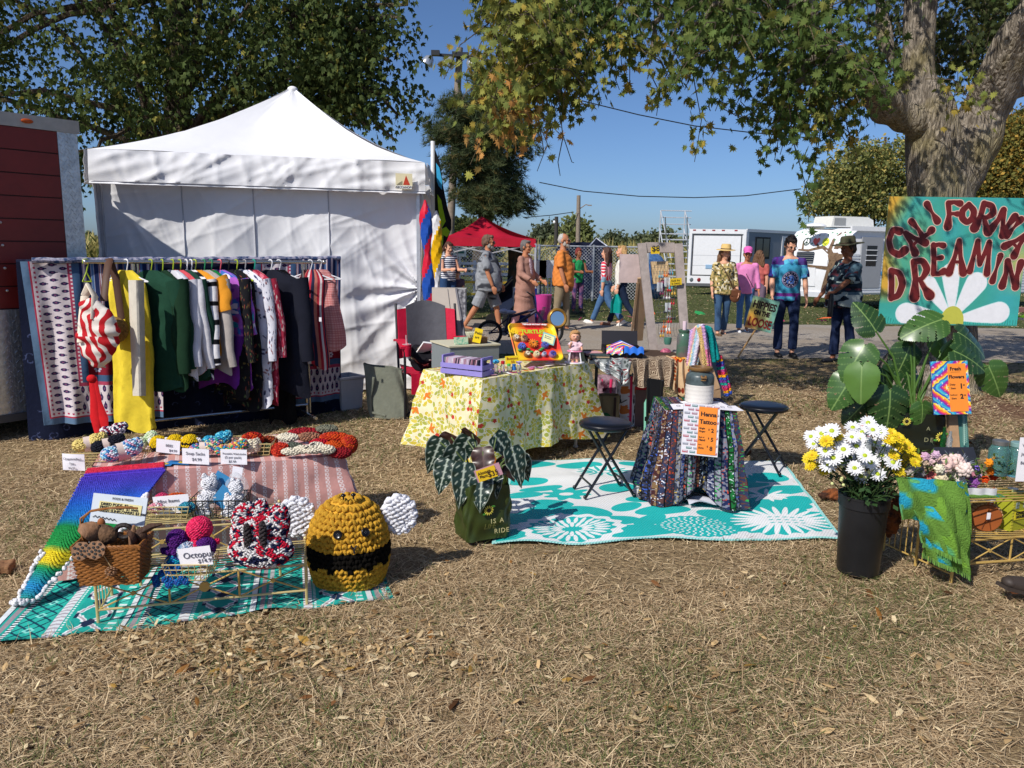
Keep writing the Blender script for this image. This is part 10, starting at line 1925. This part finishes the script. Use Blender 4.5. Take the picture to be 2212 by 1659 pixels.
def octo(lab,u,v,y,r_,c,seed,tent=True,nt_=7):
 q=ay(u,v,y);t=TG('crochet_octopus',lab,'soft toy',q);f=multi(c,6,seed);YP('head',[((0,0,0),(r_,r_,r_*.98),f)],.0068,t,seed,tilt=.2)
 if tent:
  for k in rn(nt_):
   a=-2.9+k*2.8/(nt_-1)+.0;sh=[((cos(a)*r_*(.6+.28*j),sin(a)*r_*(.6+.2*j),-r_*(.85+.12*j-.16*(j==3))),(r_*.22,r_*.22,r_*.2),f)for j in rn(4)];YP('tentacle',sh,.006,t,seed+k)
 m=MB();[m.ell((s_*r_*.45,-r_*.88,.0),.0052,8,6)for s_ in(-1,1)];PA('eye',m,FT('bead_black','#0c0c0e',.2),t,w=0)
y1_=T1(415,1230).y
octo('bright pink crochet octopus sitting on top of the others',431,1142,y1_+.04,.05,['#e02a5c','#e83c68'],1);octo('dark purple crochet octopus left of the pink one',383,1165,y1_,.04,['#4a1c68','#5a2478'],2);octo('purple crochet octopus lying under the pink one at right',444,1182,y1_,.04,['#4a1c68','#5a2478'],3,False);octo('grey blue speckled crochet octopus behind the octopus card',405,1192,y1_-.02,.04,['#9ab0c8','#c8ccd8','#6a8ab0'],4,False)
t=TG('crochet_octopus','blue crochet octopus at the bottom with tentacles curling out of the basket','soft toy',ay(372,1215,y1_-.05));f=multi(['#1a6ab0','#1a9ab8','#2a4a90'],5,3);YP('head',[((0,.02,-.01),(.036,.036,.036),f)],.007,t,3)
for k,pts in EN((((0,0,-.02),(-.03,-.03,-.035),(-.055,-.035,-.055),(-.05,-.04,-.075)),((.01,-.03,-.03),(.02,-.05,-.055),(.045,-.055,-.06)),((-.01,-.03,-.02),(-.005,-.055,-.05),(.01,-.06,-.07)),((.03,-.02,-.02),(.06,-.05,-.045),(.075,-.05,-.06)))):YP('tentacle',[(p_,.013,f)for p_ in pts],.006,t,k)
CRD('price_card','white card reading Octopus $14.99 on the octopus basket',T1(415,1235).y-.085,(387,1186),(457,1178),(391,1227),[('Octopus',.14,.46,1.2),('$14.99',.56,.16,.8)],.03,bold=.0001)
def rwb(d):
 n1=AR([mnoise.noise(V(p_)*3.2)for p_ in d]);n2=AR([mnoise.noise(V(p_)*3.6+V((9,3,1)))for p_ in d]);c=np.tile(SR_('#d8d4d4'),(len(d),1));c[n1>.16]=SR_('#c01c38');c[n2>.22]=SR_('#1c2040');return c
sbq=T1(562,1225);sb=TG('string_bag','white, red and navy chunky crochet bag slumped on the front wire shelf','bag',sbq);sc_=1/1670*sbq.y*1.03
YP('bag_body',[((0,.02,.07),(.135,.075,.075),rwb),((-.01,.03,.14),(.115,.06,.09),rwb),((-.075,.03,.19),(.04,.04,.075),rwb),((.075,.03,.19),(.045,.04,.075),rwb),((0,.04,.2),(.035,.035,.085),rwb),((.085,.02,.245),(.03,.026,.026),rwb),((-.04,.03,.255),(.03,.02,.018),rwb)],.0088,sb,5,squash=(1.35,.6,.75),tilt=1.1)
for k,(x,z)in EN(((-.035,.15),(.03,.16))):YP('bag_opening',[((x,-.038,z),(.012,.01,.055),'#3a3436')],.009,sb,k)
wq=at(250,1250,.21);wq.z=.21;WK=mat('wicker','#8f5a26',.55,var=.35,scale=60,spec=.4);wk=TG('wicker_basket','rectangular brown wicker basket filled with dried pods on the front wire shelf','basket',wq,.12);bw,bd2,bh=.25,.15,.155
def ringp(s,n=60,w=bw,d=bd2):
 P_=[];per=2*(w+d)
 for i in rn(n+1):
  q=(i/n*per)%per
  if q<w:P_.append((q-w/2,-d/2))
  elif q<w+d:P_.append((w/2,q-w-d/2))
  elif q<2*w+d:P_.append((w/2-(q-w-d),d/2))
  else:P_.append((-w/2,d/2-(q-2*w-d)))
 return[(x*s,y*s)for x,y in P_]
for j in rn(19):
 z=.006+bh*j/18;s=.86+.14*(j/18)**.8;R_=ringp(s,96);m=MB();m.tb([(x*(1+.022*cos(i*pi/2+j*pi)),y*(1+.035*cos(i*pi/2+j*pi)),z+.002*sin(i*.7+j))for i,(x,y)in EN(R_)],.0048,6,cap=False);PA('woven_strand',m,WK,wk,w=0)
for i in rn(0,96,4):R0,R1_=ringp(.85,96)[i],ringp(.99,96)[i];m=MB();m.tb([(R0[0],R0[1],0),(R1_[0],R1_[1],bh)],.0034,5);PA('stake',m,WK,wk,w=0)
m=MB()
for k in rn(3):m.tb([(x*(1+.02*sin(i*1.1+k*2.1)),y*(1+.03*sin(i*1.1+k*2.1)),bh+.006+.006*cos(i*1.1+k*2.1))for i,(x,y)in EN(ringp(1.01,96))],.005,6,cap=False)
PA('rim_braid',m,WK,wk,w=0)
m=MB();[m.tb([(-.118+.006*sin(j+k*2),.02+.006*cos(j+k*2),bh*.9+.022*j)if j<6 else(-.118+.03*(j-5),.03+.006*cos(j+k*2),bh*.9+.13+.02*sin((j-5)*.35))for j in rn(13)],.0042,6)for k in rn(2)];PA('handle',m,WK,wk,w=0)
Mwk=MATW[wk.name]
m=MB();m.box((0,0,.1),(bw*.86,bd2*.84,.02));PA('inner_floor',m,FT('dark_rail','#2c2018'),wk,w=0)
def pod_thing(lab,fn,matl,cat='dried pod',name='dried_pod',fz_=None):
 m=MB(Mwk);fn(m);return SO(name,lab,cat,m,matl)
DP=[mat('pod_brown','#4a3020',.7,var=.4,scale=40,bmp=.6),mat('pod_tan','#8a6446',.7,var=.35,scale=40,bmp=.6),mat('pod_dark','#241812',.6,var=.4,scale=50,bmp=.6)]
def curl(c,r_,ang,w=.03,tw=.5,n_=10):
 def f(m):Q=MR(ang,4,'Y')@MR(tw,4,'X');m.grid(lambda i,j:V(c)+Q@V((r_*cos(pi*1.1*i)*(1-.3*abs(j-.5)*2),(j-.5)*w*2*sin(pi*(.1+.8*i)),r_*sin(pi*1.1*i))),14,8,thick=.004)
 return f
pod_thing('large tan curled pod standing at the left of the wicker basket',curl((-.085,-.01,.2),.045,.9,.035,.8),DP[1]);pod_thing('striped brown shell fungus in the middle of the wicker basket',lambda m:[m.ell((-.03,-.005,.19),(.055-.008*k,.03,.042-.006*k),14,8,M=MR(.2,3,'Y'))for k in rn(1)],mat('fungus','#7a5a3e',.8,two='#4a3424',scale=28,bmp=.8));pod_thing('dark round pod ring right of the shell fungus',lambda m:m.tb([(.045+.032*cos(a),.0,.2+.026*sin(a))for a in[i*.45 for i in rn(15)]],.01,8),DP[2])
pod_thing('twisted grey brown pod leaning right in the wicker basket',curl((.06,-.03,.175),.04,2.3,.025,.3),DP[0]);pod_thing('upright split brown pod near the right rim of the wicker basket',lambda m:m.tb([(.075,-.01,.14),(.08,-.01,.19),(.086,0,.225)],[.012,.016,.005],8,flat=.6),DP[1]);pod_thing('broad dark bark pod at the right end of the wicker basket',lambda m:m.ell((.105,.0,.175),(.03,.02,.03)),DP[0]);pod_thing('horn shaped pod sticking out past the right rim',lambda m:m.tb([(.1,0,.19),(.15,.01,.215),(.19,.01,.222)],[.018,.014,.003],8),DP[0]);pod_thing('small orange brown pod at the back left of the basket',lambda m:m.ell((-.05,.03,.225),(.016,.012,.022)),mat('pod_orange','#9a5a2c',.7,var=.3))
def lotus(c,r_,lab,rz):
 t=TG('lotus_pod',lab,'seed pod',Mwk@V(c));m=MB();m.X=Mwk@MT(c)@MR(1.15,4,'X')@MR(rz,4,'Z');m.lathe([(0,-r_*.9),(r_*.4,-r_*.7),(r_*.95,0),(r_,.004),(0,.006)],18,wob=lambda a,z:1+.05*sin(a*7));PA('pod_cup',m,DP[1],t);Mh_=m.X
 for k in rn(13):rr_=0 if k==0 else(r_*.38 if k<6 else r_*.74);a=k*1.257 if k<6 else k*.8976;m=MB();m.X=Mh_;m.tb([(rr_*cos(a),rr_*sin(a),.002),(rr_*cos(a),rr_*sin(a),.0085)],r_*.14,8);PA('seed_hole',m,FT('hole_dark','#120c08'),t)
lotus((-.085,-.085,.155),.036,'dark lotus pod with round holes, left of the two on the basket front',0);lotus((-.03,-.088,.158),.036,'dark lotus pod with round holes, right of the two on the basket front',1)
pc=TG('pine_cone','little pine cone hanging on a cord at the front of the wicker basket','pine cone',Mwk@V((.02,-.085,.07)));m=MB();m.X=Mwk
for k in rn(34):a=k*2.4;z=-.018+.036*k/34;r_=.017*sin(pi*(k+2)/38)+.003;m.ell((.02+r_*cos(a),-.09+r_*sin(a)*.8,.07+z),(.006,.005,.0028),6,4)
PA('scales',m,DP[1],pc,kind='stuff');m=MB(Mwk);m.tb([(.02,-.085,.085),(-.005,-.08,.13),(-.012,-.078,.15)],.0018,5);PA('cord',m,FT('cord_tan','#b09468'),pc)
t,Mb,W_,H_=CRD('pod_sign','grey white booklet sign reading Dried Pods, Fresh Daisies, Fresh Sunflowers behind the wicker basket',wq.y+.13,(204,1065),(321,1077),(193,1126),[('PODS & FRESH',.36,.84,.6)],.022,paper=FT('booklet_grey','#c8d0d8'),ink=INK,th=.008,yb=wq.y+.1)
m=MB(Mb);m.box((W_*.53,H_*.56,.0025),(W_*.78,H_*.36,.001),M=MR(-.02,3,'Z'));lb=PA('label_strip',m,FT('label_cream','#d8cc90'),t,smooth=0)
for k,(s,x)in EN((('DRIED PODS  $2 ea',.17),('FRESH DAISIES  $1 stem',.16),('FRESH SUNFLOWERS $2 stem',.15))):text('lettering',s,.0155,INK,Mb@MT((W_*x,H_*(.62-.115*k),.004)),lb,bold=.0003)
m=MB();m.X=Mb
for k in rn(12):m.box((W_*(.08+.035*k),H_*(.2-.006*k),.003),(.014,.0022,.001),M=MR(.6*(-1)**k,3,'Z'))
PA('twig_drawing',m,INK,t)
bq_=at(738,1283);bee=TG('crochet_bee','large chunky mustard and black crochet bee with white wings on the grass','soft toy',V((bq_.x,bq_.y+.17,.0)),.12)
BR_,BH_=.182,.405;ycol,bcol=AR(SR_('#d8a438')),AR(SR_('#14110e'));rs=np.random.RandomState(77)
def prof_(t):return BR_*(.84+.16*sin(min(1,t/.34)*pi/2)if t<.34 else max(.004,1-((t-.34)/.66)**2.5)**.56)
P_l,N_l,C_l,rows=[],[],[],17
for j in rn(rows):
 t_=(j+.5)/rows;r_=prof_(t_)*1.;z=BH_*t_*1.;n_=max(5,int(2*pi*r_/.0285));r2=prof_(min(.999,t_+.05));sl=(r_-r2)/(BH_*.05)
 for i in rn(n_):
  a=2*pi*(i+.5*(j%2))/n_;c=bcol if(.27<t_+.022*sin(a*12)<.47)else ycol
  for s_ in(-1,1):P_l.append((r_*cos(a+s_*.007/r_*.9),r_*sin(a+s_*.007/r_*.9),z));N_l.append((cos(a),sin(a),max(-.3,min(3,sl)),s_));C_l.append(c)
P_=AR(P_l)+rs.normal(size=(len(P_l),3))*.0016;N_=AR(N_l);M_b=frames(N_[:,:3].copy(),rs,.18);ang=N_[:,3]*.62;c_,s__=np.cos(ang)[:,None],np.sin(ang)[:,None]
xx,yy_=M_b[:,:,0].copy(),M_b[:,:,1].copy();M_b[:,:,0]=xx*c_+yy_*s__;M_b[:,:,1]=-xx*s__+yy_*c_;M_b*=AR((.62,1.22,.85))[None,None,:]
TB=MB();TB.ell((0,0,0),1,7,4);co,fa,cl=scatter(TB.v,TB.f,M_b,P_,.0166*(.9+.2*rs.rand(len(P_))),AR(C_l)*(.86+.28*rs.rand(len(P_),1)));LK('yarn_body',npmesh('yarn_body',co,fa,mat('chenille','#ffffff',.95,attr=True,var=.16,scale=160,bmp=.9,bscale=380,spec=.1),cl,True),bee)
m=MB();m.col=tuple(ycol);m.lathe([(0,.01)]+[(prof_(k/24)*.955,BH_*k/24)for k in rn(25)],40,wob=None);[None]
for i,p_ in EN(m.v):m.c[i]=tuple(bcol)if .27<p_[2]/BH_<.47 else tuple(ycol*1 if isinstance(ycol,np.ndarray)else ycol)
PA('stuffing',m,YARN,bee,w=0)
BTN=FT('button_black','#0e0e12',.25)
for a in(-1.74,-1.05):
 r_=prof_(.68)+.016;c=V((r_*cos(a),r_*sin(a),BH_*.7));Q=V((cos(a),sin(a),.35)).to_track_quat('Z','Y').to_matrix().to_4x4();m=MB();m.X=MT(c)@Q;m.lathe([(0,.0),(.019,.0),(.0205,.004),(.017,.007),(.013,.0045),(0,.0045)],20);e_=PA('button_eye',m,BTN,bee,w=0);m=MB();m.X=MT(c)@Q;[m.ell((.005*cos(q),.005*sin(q),.005),.0018,6,4)for q in(0,1.57,3.14,4.71)];PA('button_hole',m,FT('hole_grey','#55555c'),e_,w=0)
m=MB();fp=lambda a,t_:V(((prof_(t_)+.024)*cos(a),(prof_(t_)+.024)*sin(a),BH_*t_));m.tb([fp(-1.43,.585),fp(-1.36,.545),fp(-1.30,.585)],.0042,6);m.tb([fp(-1.36,.545),fp(-1.36,.5)],.0042,6);PA('stitched_mouth',m,INK,bee,w=0)
for a in(-1.75,-1.1):c=V((.07*cos(a),.07*sin(a),BH_+.005));m=MB();m.tb([c,c+Z(.018)],.004,6);m.ell(c+Z(.02),(.012,.01,.008));PA('antenna',m,BTN,bee,w=0)
for s_,cx_ in((-1,-.235),(1,.235)):
 sh=[((cx_+s_*(-.01+.0*k),.03,.3),(.066,.026,.078),'#dcdce2')]+[((cx_+.062*cos(a),.03,.3+.075*sin(a)),(.02,.02,.02),'#e4e4ea')for a in[k*.57 for k in rn(11)]];YP('wing',sh,.0135,bee,5,squash=(1.3,.8,.8))
q=at(8,1235);m=MB();m.box(q+V((-.03,0,.02)),(.13,.09,.04),rz=.3);me=FU(m,'wood_chunk',mat('chunk_wood','#8a6444',.9,var=.3,scale=20,bmp=.8),.006,1,WRK(.004,60,3));tag(LK('wood_chunk',me),'broken brown wood chunk lying on the grass at the left edge','wood')
